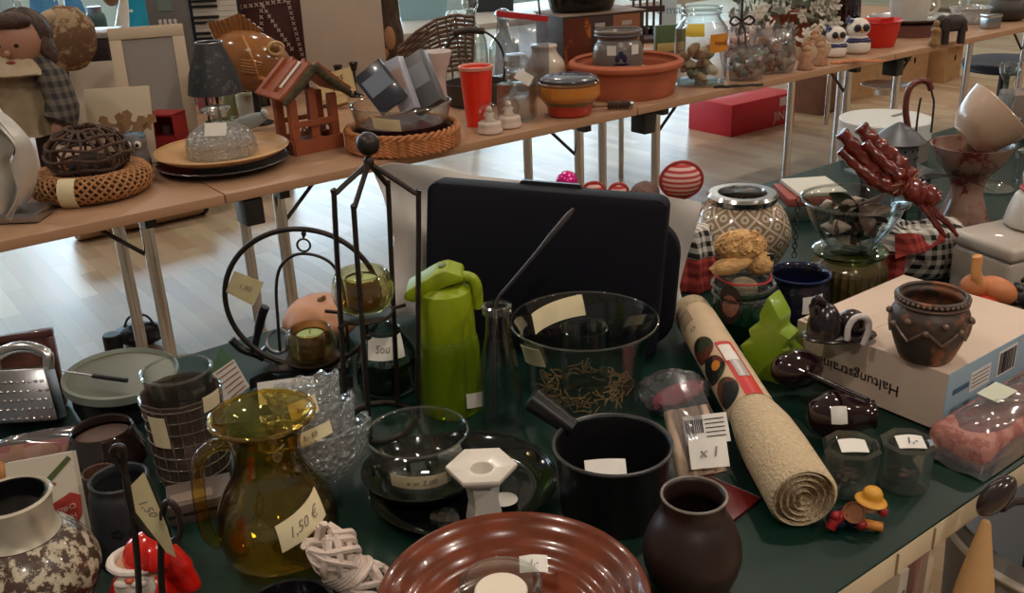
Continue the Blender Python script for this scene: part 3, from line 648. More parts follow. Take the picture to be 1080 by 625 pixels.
# 21 cage lantern
fb = W(397, 447); P = Plane(fb); k = P.s1(); t = thing('wire_cage_lantern', 'dark wire cage lantern with ball finial holding a glass tealight', 'lantern', (fb.x, fb.y, T+G), FACE)
rb = 44*k; apex = P.p(389, 172); ball = P.p(388, 152)
b = B(); b.ell(11.3*k, 11.3*k, 11.3*k, Tr(ball.x, 0, ball.z)); b.lathe([(.004, 0), (.007, .006), (.007, .012), (.004, .016)], 16, Tr(apex.x, 0, apex.z-.008)); obj('ball_finial', b, IRON, t)
for (sx, sy), bx, bz, cx, cz in (((352, 206), -38*k, -.040, 363, 434), ((373, 222), -18*k, -.055, 388, 440), ((409, 196), 18*k, .05, 419, 420), ((441, 206), 44*k, .0, 440, 432)):
    q = P.p(sx, sy, bz); e = P.p(cx, cz, bz); e.z = .006
    b = B(); b.tube(_s3([tuple(apex), tuple(apex.lerp(q, .92)), tuple(q-Vector((0, 0, .006))), tuple(e.lerp(q, .5)), tuple(e)], 6), .0036, 8); obj('bar', b, IRON, t)
b = B(); b.tube([(rb*.86*math.cos(a)+.004, rb*.95*math.sin(a), .004) for a in [2*PI*i/32 for i in range(32)]], .004, 8, True); obj('base_ring', b, IRON, t)
zr = P.p(397, 326).z
b = B(); b.tube([(.001+.036*math.cos(a), .036*math.sin(a), zr-.006) for a in [2*PI*i/28 for i in range(28)]], .0028, 8, True)
for a in (R(170), R(240), R(20), R(75)): b.tube([(.001+.036*math.cos(a), .036*math.sin(a), zr-.006), (.001+.058*math.cos(a), .058*math.sin(a), zr-.004)], .0028, 6)
b.tube([(.001, 0, zr-.012), (.001, 0, zr-.035)], .003, 8); b.ell(.0065, .0065, .0065, Tr(.001, 0, zr-.04)); b.lathe([(0, -.012), (.02, -.010), (.034, -.006), (.034, -.004), (0, -.008)], 24, Tr(.001, 0, zr)); obj('candle_tray', b, IRON, t)
YG = glass('yellow_glass', (244, 238, 208), (186, 170, 112), 1.0, .03, .09)
GWAX = mat('green_wax', (150, 164, 104), .5)
def tealight(loc, r, h, label, par_rot=0):
    t = thing('tealight_glass', label, 'candle holder', loc, FACE)
    b = B(); b.vessel(smooth_prof(prof([(.5, 0), (.8, .08), (1.02, .4), (1.0, .75), (.86, 1.0)], r, h)), .004, 40); obj('glass_bowl', b, YG, t)
    b = B(); b.lathe(prof([(0, .14), (.54, .14), (.56, .85), (.54, .88)], r, h), 28); obj('metal_cup', b, mat('candle_tin', (150, 120, 96), .35, .8), t)
    b = B(); b.lathe(prof([(0, .84), (.53, .83)], r, h), 28); b.tube([(0, 0, h*.84), (.001, 0, h*1.0)], .0012, 6); obj('wax', b, GWAX, t)
    return t
qc = Vector((fb.x, fb.y, T))+Rz(FACE) @ Vector((.001, 0, zr-.0002))
tealight(qc, 30*k, 40*k, 'yellowish glass tealight holder on the tray inside the wire cage')
# 25 glass carafe behind cage
fb = W(411, 408); P = Plane(fb); k = P.s1(); t = thing('glass_carafe', 'rounded clear glass carafe with paper label behind the wire cage', 'carafe', (fb.x, fb.y, T+G), FACE)
h = P.p(404, 346).z; r = 33*k
SMK = glass('smoky_green_glass', (206, 220, 215), (96, 116, 114), 1.0, .02, .10)
b = B(); pr = smooth_prof(prof([(.7, 0), (.96, .06), (1.0, .3), (.9, .6), (.62, .85), (.5, .96), (.52, 1.0)], r, h)); b.vessel([(0, 0)]+pr, .003, 48); obj('carafe_body', b, SMK, t)
tag_round(t, interp(pr), R(-82), .06, h*.80, .03, 'Sou 2', WPAPER)
b = B(); b.lathe(prof([(0, .04), (.85, .06), (.93, .3), (.86, .52), (0, .52)], r, h)); obj('dark_filling', b, mat('dark_teal_filling', (22, 40, 42), .3), t)
# 22 ring candle hanger
fb = W(318, 389); P = Plane(fb); k = P.s1(); t = thing('ring_candle_hanger', 'dark metal ring stand with a hanging arch, tealight and paper tag', 'candle holder', (fb.x, fb.y, T+G), FACE+R(0))
c = P.p(320, 321); rr = 79*k
b = B(); b.tube([(c.x+rr*math.cos(a), 0, c.z+rr*.96*math.sin(a)) for a in [2*PI*i/64 for i in range(64)]], .0044, 10, True); obj('ring', b, IRON, t)
b = B(); b.box(.13, .06, .005, Tr(c.x, 0, 0), .002); b.tube([(c.x, 0, .004), (c.x, 0, max(.006, c.z-rr*.96))], .005, 8); obj('foot', b, IRON, t)
b = B(); tp = P.p(321, 264); b.tube([(tp.x+6.5*k*math.cos(a), 0, tp.z+6.5*k*math.sin(a)) for a in [2*PI*i/20 for i in range(20)]], .0018, 8, True); b.tube([P.p(320, 246), P.p(321, 256)], .0022, 8); b.ell(.004, .004, .005, Tr(*P.p(321, 252))); obj('hook', b, IRON, t)
b = B(); b.tube(spath([P.p(296, 375), P.p(294, 345), P.p(292, 310), P.p(296, 288), P.p(308, 276), P.p(322, 273), P.p(340, 277), P.p(354, 288), P.p(363, 312), P.p(366, 345), P.p(368, 375)], 5), .0026, 8)
sc = P.p(331, 383); b.lathe([(0, -.004), (.034, -.002), (.044, .002), (.044, .004), (.030, .001), (0, -.001)], 28, Tr(sc.x, 0, sc.z)); obj('hanging_arch', b, IRON, t)
b = B(); vs = [b.bm.verts.new(v) for v in (P.p(248, 291, -.006), P.p(279, 303, -.006), P.p(268, 328, -.008), P.p(239, 313, -.006))]; b._f(vs); bmesh.ops.solidify(b.bm, geom=b.bm.faces[:], thickness=.0006); pt = obj('price_tag', b, PAPER, t)
text('1,80', .012, PEN, pt, Matrix.Translation(P.p(259, 309, -.0088)) @ Rx(PI/2) @ Rz(R(-20)), 'handwriting', .2)
qc = Vector((fb.x, fb.y, T))+Rz(FACE) @ Vector((sc.x, 0, sc.z+.0105))
tealight(qc, 26*k, 33*k, 'yellowish glass tealight holder hanging in the arch of the ring stand')
# 24 peach pumpkin ball behind
fb = W(342, 355); P = Plane(fb); k = P.s1(); t = thing('ceramic_pumpkin', 'peach coloured ribbed ceramic pumpkin behind the ring stand', 'ornament', (fb.x, fb.y, T+G), FACE)
r = 40*k; hh = P.p(338, 316).z
b = B(); b.lathe(smooth_prof([(0, .004), (r*.5, 0), (r*.95, hh*.35), (r*.96, hh*.65), (r*.6, hh*.95), (r*.12, hh*.96), (0, hh*.93)]), 60, None, lambda q, a, z: (q*(1+.05*abs(math.sin(5*a))-.03), z)); obj('pumpkin_body', b, mat('peach_glaze', (196, 140, 104), .5, var=.12, vscale=20), t)
b = B(); b.tube(spath([(0, 0, hh*.93), (.004, 0, hh*1.0), (.01, 0, hh*1.06)]), [.006]*5+[.004]*5+[.003], 8); obj('stem', b, mat('stem_brown', (110, 82, 54), .8), t)
# 26 black handled tools and straps
fb = W(300, 392)+Vector((FW.x, FW.y, 0)).normalized()*.035; P = Plane(fb); t = thing('pruning_shears', 'black handled tool with upright grip and shiny loop behind the ring stand', 'tool', (fb.x, fb.y, T+G), FACE)
b = B(); b.tube(spath([P.p(268, 378), P.p(274, 352), P.p(278, 336), P.p(281, 329)]), [.006]*5+[.0075]*5+[.008]*5+[.005], 10); b.tube(spath([P.p(245, 364, .0), P.p(256, 374), P.p(270, 379), P.p(280, 384)]), .007, 10); obj('grip', b, BLACKP, t)
b = B(); c = P.p(294, 366); b.tube([(c.x+12*P.s1()*math.cos(a), .01*math.sin(a), c.z+10*P.s1()*math.sin(a)) for a in [2*PI*i/24 for i in range(24)]], .0035, 8, True); b.tube(spath([P.p(282, 372), P.p(276, 380), P.p(284, 386), P.p(296, 386)]), .004, 8); obj('metal_loop', b, STEEL, t)
fb = W(322, 410); P = Plane(fb); t = thing('black_strap', 'black webbing strap lying in folds on the table in front of the ring stand', 'strap', (fb.x, fb.y, T+G), FACE)
b = B(); pts = _s3([tuple(P.p(262, 401)), tuple(P.p(285, 395)), tuple(P.p(315, 399)), tuple(P.p(340, 393)), tuple(P.p(372, 396))], 6)
pts = [Vector((x, .008*math.sin(i*.5), max(z, .0)+.002)) for i, (x, y, z) in enumerate(pts)]; b.grid([[p, p+Vector((0, .006, .017))] for p in pts]); bmesh.ops.solidify(b.bm, geom=b.bm.faces[:], thickness=.002); obj('strap_band', b, BLACKP, t)
# 27 hang tag green/white
fb = W(246, 428); P = Plane(fb); t = thing('card_hang_tag', 'green and white printed card hang tag standing behind the amber jug', 'tag', (fb.x, fb.y, T+.02), (R(-12), 0, FACE))
P = Plane(Vector((fb.x, fb.y, T+.02)))
k = P.s1()
q = lambda x, y: ((x-246)*k, (424-y)*k)
b = B(); b.prism([q(227, 400), q(252, 386), q(266, 416), q(240, 436)], .0012); tb = obj('card', b, WPAPER, t)
b = B(); b.prism([q(226, 402), q(229, 393), q(240, 372), q(252, 386)], .0014); obj('green_top', b, mat('green_print', (84, 116, 84), .7), t)
b = B()
for i in range(6): x0, y0 = 231+2.6*i, 401+5.2*i; b.prism([q(x0+1, y0), q(x0+21-i*.6, y0-13), q(x0+21.5-i*.6, y0-12), q(x0+1.5, y0+1)], .0004, Tr(0, -.0012, 0))
obj('printed_lines', b, mat('print_red', (170, 90, 80), .8), t)
# 28 two stacked smoky tumblers
f = fith(190, 412, 84, .125); t = base('smoky_glass_vase', 'smoky glass windlight with a woven square pattern and two paper tags', 'vase', f); r, h = f[3], f[2]; SV = f
SMG = pattern_mat('checked_smoky', 'gingham', (60, 52, 50), (96, 84, 80), 40, .15, coat=.5)
SG = glass('smoky_glass', (214, 206, 200), (130, 120, 114), 1.0, .03, .14, .26, (118, 100, 90))
def sq(rr, a, z): return rr*(1+.012*(1 if (int(a/(2*PI)*22) % 2) else -1)), z
pr = smooth_prof(prof([(.84, 0), (.9, .03), (.92, .3), (.94, .7), (1, 1)], r, h), 5)
b = B(); b.vessel([(0, 0)]+pr, .003, 66, None, sq); obj('glass_body', b, SG, t)
b = B()
for i, z in enumerate((.12, .26, .40, .54, .68, .82, .95)):
    rr = interp(pr)(z*h)+.0008; b.tube([(rr*math.cos(a), rr*math.sin(a), z*h) for a in [2*PI*j/48 for j in range(48)]], .0012, 6, True)
for j in range(22): a = 2*PI*j/22; b.tube([((interp(pr)(z)+.0006)*math.cos(a), (interp(pr)(z)+.0006)*math.sin(a), z) for z in (h*.04, h*.3, h*.7, h*.97)], .0010, 5)
obj('ridges', b, glass('ridge_glass', (236, 230, 224), (170, 160, 152), 1.0, .05, .3, .25, (150, 136, 126)), t)
for da, zc, w_, hh_ in ((-.75, .72, .026, .045), (.75+PI*.0, .96, .03, .022)): tag_round(t, interp(pr), face(f[0], f[1])+da, w_, h*zc, hh_, '', off=.002)
f2 = fith(188, 379, 70, .155); t = thing('clear_glass_tumbler', 'clear glass tumbler standing inside the smoky windlight with its rim above', 'glass', (f[0], f[1], T+.008)); r2, h2 = f2[3], .148
b = B(); b.vessel([(0, 0)]+smooth_prof(prof([(.8, 0), (.84, .03), (.9, .5), (1, 1)], r2, h2)), .0022, 48); obj('tumbler_body', b, GLASS, t)
b = B(); b.tube([(r2*math.cos(a), r2*math.sin(a), h2) for a in [2*PI*j/48 for j in range(48)]], .0022, 8, True); obj('rim', b, GLASSD, t)
# 29 oval mirror tray + pen
f = fith(128, 398, 114, .062, T); t = thing('mirror_tray', 'oval mirror tray in a dark frame at the back left of the near table', 'tray', (f[0], f[1], T+.056), (R(3), R(2), 0)); r = f[3]
b = B(); b.lathe([(0, 0), (r*.96, 0), (r*1.02, .004), (r*1.02, .016), (r*.98, .018), (r*.94, .012), (0, .012)], 64); obj('frame', b, mat('pale_frame', (120, 128, 118), .4), t)
b = B(); b.lathe([(0, .0126), (r*.935, .0126)], 64); obj('mirror_face', b, mat('olive_mirror', (86, 85, 66), .3, .12), t)
b = B(); b.box(.13, .10, .050, Tr(0, 0, -.050), .003); obj('backing_box', b, BLACKP, t)
q0 = W(66, 391, T+.084); q1 = W(98, 396, T+.081); q2 = W(134, 401, T+.078); t = thing('skewer', 'thin skewer with a black handle lying over the mirror tray', 'skewer', (q1.x, q1.y, T+.081))
b = B(); b.tube([q2-q1, (0, 0, 0)], .0036, 10); obj('handle', b, BLACKP, t); b = B(); b.tube([(0, 0, 0), q0-q1], .0012, 8); obj('shaft', b, STEEL, t)
# 30 dark votive pot
f = fith(107, 452, 64, .075); t = base('dark_glass_pot', 'glossy dark brown glass pot with narrowed rim between the packet and smoky windlight', 'pot', f); r, h = f[3], f[2]
b = B(); b.vessel(smooth_prof(prof([(.7, 0), (.95, .08), (1.3, .35), (1.32, .55), (1.1, .85), (1, 1)], r, h)), .004, 48); obj('pot_body', b, mat('dark_brown_gloss', (38, 26, 24), .08, coat=.6), t)
b = B(); b.lathe([(0, h*.78), (r*.98, h*.8)], 32); obj('sand_filling', b, mat('grey_brown_fill', (96, 76, 68), .8), t)
b = B()
f = (f[0]-.0, f[1]-.0)
# 34 ribbed jar in front
fj = fith(104, 498, 40, .055); t = base('ribbed_jar', 'small brown ribbed glass jar between the dark pot and white packet', 'jar', fj); r, h = fj[3]*.9, fj[2]
b.bm.free(); b = B(); b.vessel(smooth_prof(prof([(.9, 0), (1, .05), (1.02, .6), (.98, 1)], r, h)), .003, 60, None, lambda q, a, z: (q*(1+.03*math.sin(20*a)), z)); obj('jar_body', b, mat('brown_ribbed_glass', (92, 66, 54), .15, coat=.4), t)
# 31 picture frame, grater in bag
fb = W(25, 436); P = Plane(fb); k = P.s1(); t = thing('dark_picture_frame', 'dark red-brown picture frame leaning at the far left of the near table', 'frame', (fb.x, fb.y, T+G), (R(-14), 0, FACE+R(18)))
b = B(); w_, h_ = 86*k, 84*k; fw = .012
for (x0, z0, x1, z1) in ((-w_/2, 0, w_/2, fw), (-w_/2, h_-fw, w_/2, h_), (-w_/2, fw, -w_/2+fw, h_-fw), (w_/2-fw, fw, w_/2, h_-fw)): b.prism([(x0, z0), (x1, z0), (x1, z1), (x0, z1)], .018, None, .002)
obj('moulding', b, mat('mahogany', (70, 30, 26), .3, coat=.3), t)
b = B(); b.prism([(-w_/2+fw, fw), (w_/2-fw, fw), (w_/2-fw, h_-fw), (-w_/2+fw, h_-fw)], .006); obj('picture', b, mat('dark_picture', (92, 54, 42), .4, var=.5, vscale=30), t)
fb = W(28, 452); P = Plane(fb); k = P.s1(); t = thing('metal_grater', 'shiny box grater with rounded handle and rows of teeth at the left edge', 'grater', (fb.x, fb.y, T+G), (R(-22), R(4), FACE+R(10)))
b = B(); w2 = 38*k; hh = 56*k
b.prism([(-w2, 0), (w2, 0), (w2*.7, hh), (-w2*.7, hh)], .05, None, .004); obj('grating_body', b, STEEL, t)
b = B()
for j in range(5):
    for i in range(9):
        x = -w2*.8+i*w2*.2+(j % 2)*w2*.1; z = .006+j*hh*.17
        b.ell(.0034, .003, .0022, Tr(x*(1-.3*z/hh), -.0255, z) @ Rx(R(25)), 8, 6)
obj('teeth', b, CHROME, t)
b = B(); b.tube(_s3([(-w2*.66, 0, hh-.004), (-w2*.62, 0, hh+14*k), (0, 0, hh+22*k), (w2*.62, 0, hh+14*k), (w2*.66, 0, hh-.004)], 6), .009, 12); obj('handle', b, CHROME, t)
# 32 long plastic package
fb = W(50, 490); P = Plane(fb); k = P.s1(); t = thing('cellophane_packet', 'long clear cellophane packet with red and orange print in front of the grater', 'packet', (fb.x, fb.y, T+G), (0, 0, FACE+R(14)))
b = B(); b.sheet(lambda u, v: Vector(((u-.5)*112*k, -.03+.075*v+.0, .006+.042*math.sin(v*PI)*(1-.25*(2*u-1)**4)+.004*math.sin(v*19+u*5)*math.sin(v*PI))), 30, 20, .0008); obj('wrapper', b, FILM, t)
b = B(); b.sheet(lambda u, v: Vector(((u-.52)*98*k, -.024+.06*v, .004+.032*math.sin(v*PI))), 20, 12, .003); obj('printed_card', b, pattern_mat('snack_print', 'cells', (176, 60, 44), (190, 128, 82), 46, .5, c3=(206, 150, 120)), t)
fb = W(-2, 517); t = thing('bread_roll', 'tan rounded wooden lump at the left edge behind the speckled vase', 'ornament', (fb.x, fb.y, T+G), FACE)
b = B(); b.ell(.023, .018, .022, Tr(0, 0, .021), fn=lambda v: 1+.05*math.sin(5*v.x+3*v.y)); obj('lump_body', b, mat('tan_crust', (170, 116, 66), .7, var=.2, vscale=30), t)
# 35 flat box left of jug
fb = W(214, 536); t = thing('boxed_set', 'flat grey-brown boxed set lying behind the amber jug handle', 'box', (fb.x, fb.y, T+G), (0, 0, FACE+R(20)))
b = B(); b.box(.080, .055, .028, None, .002); obj('box_body', b, mat('grey_brown_box', (92, 80, 74), .5), t)
b = B(); b.box(.082, .057, .004, Tr(0, 0, .012)); obj('lid_line', b, mat('lid_line', (30, 24, 24), .6), t)
b = B(); b.box(.05, .02, .0006, Tr(-.01, -.01, .0282)); obj('label', b, mat('faded_label', (128, 112, 100), .6), t)
# ================================================================== NEAR TABLE, right
# 36 rolled anti-slip mat
p0 = W(848, 526, T+.0425); p1 = W(729, 328, T+.046); ax = (p1-p0); Lr = ax.length; rr = .0315
t = thing('rolled_mat', 'rolled cream anti-slip mat with red and white paper sleeve between saucepan and box', 'mat', p0)
t.rotation_mode = 'QUATERNION'; t.rotation_quaternion = ax.to_track_quat('Z', 'Y')
MATM = mat('cream_mat', (206, 184, 150), .9, var=.12, vscale=220, bump=1.0, bscale=260)
PALEMAT = mat('cream_wrap', (204, 180, 148), .8, var=.06, vscale=30)
b = B(); Ls = Lr*.40
rb_ = .041
b.lathe([(rr-.004, Lr), (rr, Lr-.003), (rr, Lr*.36), (rr+.003, Lr*.33), (rb_-.002, Lr*.27), (rb_, Lr*.18), (rb_, .004), (rb_-.004, 0), (rb_-.006, .006)], 48)
sp = []
for i in range(120):
    a = i/120*2*PI*4.2; sp.append((a, rb_-.0052-(i/120)*(rb_-.009)))
rows = [[(q*math.cos(a), q*math.sin(a), z) for a, q in sp] for z in (-.001, .03)]
b.grid(rows); b.lathe([(0, .012), (rb_-.003, .012)], 32); b.lathe([(rr-.003, Lr-.006), (0, Lr-.006)], 32); obj('mat_roll', b, MATM, t, ang=60)
SL0, SL1 = Lr*.36, Lr*.93
q_ = t.rotation_quaternion.inverted(); toC = q_ @ (CAM-(p0+ax*.55)).normalized(); aC = math.atan2(toC.y, toC.x)
vr = q_ @ RT; sgn = 1 if (Vector((math.cos(aC+.1), math.sin(aC+.1), 0))-Vector((math.cos(aC), math.sin(aC), 0))).dot(vr) > 0 else -1
def band(z0, z1, a0, a1, off, m, name, par, n=14, nz=6):
    b = B(); rq = rr+off
    b.sheet(lambda u, v: Vector((rq*math.cos(aC+sgn*(a0+(a1-a0)*u)), rq*math.sin(aC+sgn*(a0+(a1-a0)*u)), z0+(z1-z0)*v)), n, nz, .0005); return obj(name, b, m, par)
sl = band(SL0, SL1, -2.9, 2.9, .0012, PALEMAT, 'paper_sleeve', t, 48, 10)
band(SL0+.0, SL0+(SL1-SL0)*.52, .15, .90, .0020, mat('sleeve_red', (196, 40, 36), .35, coat=.4), 'red_stripe', sl)
band(SL0+.05, SL0+.13, .32, .80, .0026, mat('sleeve_silver', (190, 186, 184), .3, .4), 'silver_panel', sl)
band(SL0+.10, SL0+.15, .20, .74, .0030, WPAPER, 'white_sticker', sl)
PH = pattern_mat('food_photo', 'cells', (22, 24, 20), (96, 46, 34), 28, .5, c3=(48, 58, 34))
def patch(zc, ac, rz, ra, m, name, off, par):
    b = B(); rows = []
    for j in range(7):
        q = j/6
        rows.append([Vector(((rr+off)*math.cos(aC+sgn*(ac+ra*q*math.cos(a))), (rr+off)*math.sin(aC+sgn*(ac+ra*q*math.cos(a))), zc+rz*q*math.sin(a))) for a in [2*PI*i/32 for i in range(32)]])
    b.grid(rows, True); return obj(name, b, m, par)
for zc, m in ((SL0+.036, 'a'), (SL0+.105, 'b'), (SL0+.170, 'c')): patch(zc, -.50, .033, .62, PH, 'round_photo', .0022, sl)
patch(SL0+.105, -.30, .012, .22, mat('photo_orange', (206, 130, 50), .5), 'photo_spot', .0028, sl)
ro = rr+.0026
text('O', .014, INK, sl, None, 'printed_mark', 0, lambda c: Vector((ro*math.cos(aC+sgn*(-.35+c.x/ro)), ro*math.sin(aC+sgn*(-.35+c.x/ro)), SL0+.235+c.y)))
b = B()
for i in range(7): b.tube([Vector(((rr+.0022)*math.cos(aC+sgn*q), (rr+.0022)*math.sin(aC+sgn*q), SL0+.262+i*.006)) for q in (-.9, -.6, -.35, -.12)], .0006, 4)
obj('print_lines', b, mat('grey_print', (120, 106, 92), .8), sl)
# 39 jar with zip bag and face label
f = fith(784, 299, 64, .092); f = list(f)
t = base('preserving_jar', 'clear glass jar with a dark oval portrait sticker behind the top of the rolled mat', 'jar', f); r, h = f[3], f[2]; JAR = f
b = B(); pr = smooth_prof(prof([(.86, 0), (.94, .04), (.96, .3), (.95, .7), (.86, .8), (.9, .85), (1.0, .9), (1.0, 1.0)], r, h)); b.vessel([(0, 0)]+pr, .003, 48); obj('jar_body', b, glass('teal_glass', (186, 214, 208), (74, 104, 100), 1.0, .02, .08), t)
b = B(); b.tube([(r*math.cos(a), r*math.sin(a), h) for a in [2*PI*i/40 for i in range(40)]], .0035, 8, True); b.tube([(r*.97*math.cos(a), r*.97*math.sin(a), h*.84) for a in [2*PI*i/40 for i in range(40)]], .003, 8, True); obj('rim', b, GLASSD, t)
b = B(); b.lathe([(0, h*.06), (r*.86, h*.08), (r*.88, h*.36), (r*.4, h*.46), (0, h*.4)], 32); obj('green_filling', b, mat('green_filling', (30, 84, 66), .5), t)
fc = face(f[0], f[1])
def pq(x, z, o): rq = interp(pr)(min(max(z, 0), h))+o; a = fc-.38+x/rq; return Vector((rq*math.cos(a), rq*math.sin(a), z))
b = B(); b.sheet(lambda u, v: pq((u-.5)*.040*math.sqrt(max(.02, 1-(2*v-1)**2)), h*.42+(v)*h*.75, .004), 12, 12, .0006); st = obj('portrait_sticker', b, mat('sticker_dark', (42, 26, 24), .5), t)
b = B(); b.sheet(lambda u, v: pq((u-.5)*.028*math.sqrt(max(.05, 1-(2*v-1)**2)), h*.56+v*h*.42, .0052), 10, 10, .0006); obj('sticker_face', b, mat('sticker_skin', (134, 84, 68), .6, var=.35, vscale=70), st)
# zip bag in jar
t = thing('zip_bag', 'clear zip bag with a red seal line in the glass jar under the fluffy toy', 'bag', (f[0], f[1], T+.055))
b = B(); zb = .062
b.lathe([(0, 0), (r*.55, .004), (r*.78, .03), (r*.84, .048), (r*.94, zb)], 40, None, lambda q, a, z: (q*(1+.03*math.sin(5*a+z*60)), z)); obj('film', b, FILM, t)
b = B(); b.tube([(r*.90*math.cos(a)*(1+.03*math.sin(5*a+3)), r*.90*math.sin(a)*(1+.03*math.sin(5*a+3)), zb-.010) for a in [2*PI*i/40 for i in range(40)]], .0016, 6, True); obj('red_seal', b, mat('zip_red', (196, 44, 48), .4), t)
b = B(); b.ell(r*.5, r*.45, .02, Tr(0, 0, .026), fn=lambda v: 1+.1*math.sin(7*v.x+5*v.y)); obj('contents', b, mat('pale_contents', (176, 160, 130), .7, var=.3, vscale=70), t)
# 38 fluffy toy
P = Plane(Vector((f[0], f[1], T+.12))); t = thing('fluffy_toy', 'golden curly fluffy toy lying on top of the zip bag', 'toy', (f[0]-.006, f[1], T+.123), FACE)
FUR = mat('golden_fur', (208, 164, 108), .9, var=.3, vscale=70, bump=.6, bscale=160)
nf = lambda v: 1+.12*noise.noise(v*3.1)+.08*noise.noise(v*8)
b = B(); b.ell(.040, .032, .026, Tr(-.004, 0, .038), 36, 24, nf); obj('fluffy_body', b, FUR, t)
b = B(); b.ell(.034, .020, .014, Tr(-.022, -.018, .012) @ Ry(R(-16)), 30, 20, nf); b.ell(.022, .016, .020, Tr(.026, -.012, .012) @ Ry(R(40)), 30, 20, nf); obj('limbs', b, FUR, t)
b = B(); random.seed(5)
for i in range(90):
    th = random.uniform(0, PI); ph = random.uniform(-PI, 0); c = Vector((.038*math.cos(th), .030*math.sin(ph)*math.sin(th), .038+.024*abs(math.sin(th)*math.cos(ph)))); c.x -= .004
    b.tube([c+Vector((.006*math.cos(a)*(.6+.4*a/7), -.001*a, .006*math.sin(a)*(.6+.4*a/7))) for a in [k*.9 for k in range(7)]], .0016, 4)
o = obj('curls', b, FUR, t); o['kind'] = 'stuff'
b = B(); b.box(.012, .004, .010, Tr(.040, -.02, .018)); obj('black_label', b, BLACKP, t)
# 37 patterned vase
f = fit(783, 207, 66, 292, 1.0); f = list(f); t = base('mosaic_glass_vase', 'round beige and silver patterned glass vase with a polished metal collar', 'vase', f); r, h = f[3], f[2]
def diam():
    m = bpy.data.materials.new('diamond_mosaic'); m.use_nodes = True; n = m.node_tree.nodes; l = m.node_tree.links; bs = n['Principled BSDF']; bs.inputs['Roughness'].default_value = .15; bs.inputs['Coat Weight'].default_value = .7
    at = n.new('ShaderNodeAttribute'); at.attribute_name = 'UVMap'; s = n.new('ShaderNodeSeparateXYZ'); l.new(at.outputs['Vector'], s.inputs[0])
    def M(op, a, bb=None):
        q = n.new('ShaderNodeMath'); q.operation = op
        for i, v in enumerate((a, bb)):
            if v is None: continue
            if isinstance(v, (int, float)): q.inputs[i].default_value = v
            else: l.new(v, q.inputs[i])
        return q.outputs[0]
    fx = M('ABSOLUTE', M('SUBTRACT', M('FRACT', s.outputs['X']), .5)); fy = M('ABSOLUTE', M('SUBTRACT', M('FRACT', s.outputs['Y']), .5)); d = M('ADD', fx, fy)
    # two interleaved diamonds: distance to the nearest lattice line
    line = M('LESS_THAN', M('ABSOLUTE', M('SUBTRACT', d, .5)), .07)
    rad = M('SQRT', M('ADD', M('MULTIPLY', fx, fx), M('MULTIPLY', fy, fy))); gx = M('SUBTRACT', .5, fx); gy = M('SUBTRACT', .5, fy); rad2 = M('SQRT', M('ADD', M('MULTIPLY', gx, gx), M('MULTIPLY', gy, gy)))
    rm = M('MINIMUM', rad, rad2); ring = M('LESS_THAN', rm, .19); dot = M('LESS_THAN', rm, .08); rg = M('SUBTRACT', ring, dot); fac = M('MAXIMUM', line, rg)
    mx = n.new('ShaderNodeMix'); mx.data_type = 'RGBA'; mx.inputs[6].default_value = lin((142, 118, 94)); mx.inputs[7].default_value = lin((198, 184, 164)); l.new(fac, mx.inputs[0]); l.new(mx.outputs[2], bs.inputs['Base Color'])
    bp = n.new('ShaderNodeBump'); bp.inputs['Strength'].default_value = .4; bp.inputs['Distance'].default_value = .002; l.new(fac, bp.inputs['Height']); l.new(bp.outputs['Normal'], bs.inputs['Normal'])
    return m
b = B(); pr = smooth_prof(prof([(.8, 0), (1.05, .03), (1.40, .2), (1.60, .45), (1.52, .66), (1.25, .85), (.98, .95)], r, h), 5); b.vessel([(0, 0)]+pr, .004, 64)
o = obj('vase_body', b, diam(), t); me = o.data; uv = me.uv_layers.new(name='UVMap')
for p in me.polygons:
    angs = [math.atan2(me.vertices[v].co.y, me.vertices[v].co.x) for v in p.vertices]; a0 = angs[0]
    for li, a, v in zip(p.loop_indices, angs, p.vertices):
        while a-a0 > PI: a -= 2*PI
        while a-a0 < -PI: a += 2*PI
        uv.data[li].uv = (a/(2*PI)*12, me.vertices[v].co.z/h*4.2)
b = B(); b.lathe([(r*.98, h*.94), (r*1.1, h*.96), (r*1.12, h*1.02), (r*1.05, h*1.06), (r*.78, h*1.06), (r*.74, h*1.02), (r*.74, h*.9)], 56); obj('metal_collar', b, CHROME, t)
# 40 green tree
fb = W(822, 402); P = Plane(fb); k = P.s1(); t = thing('green_tree_ornament', 'bright green ceramic fir tree ornament standing in front of the blue mug', 'ornament', (fb.x+.000, fb.y+.020, T+G), FACE-R(38))
hh = P.p(835, 312).z; poly = [(-.050, 0), (.050, 0), (.053, .022), (.034, .034), (.046, .052), (.027, .062), (.036, .080), (.018, .088), (.020, .108), (-.002, hh), (-.016, .108), (-.012, .090), (-.032, .080), (-.024, .062), (-.044, .050), (-.034, .034), (-.052, .022)]
b = B(); b.prism(poly, .040, None, .005); obj('tree_body', b, mat('apple_green', (126, 152, 32), .3, coat=.4), t)
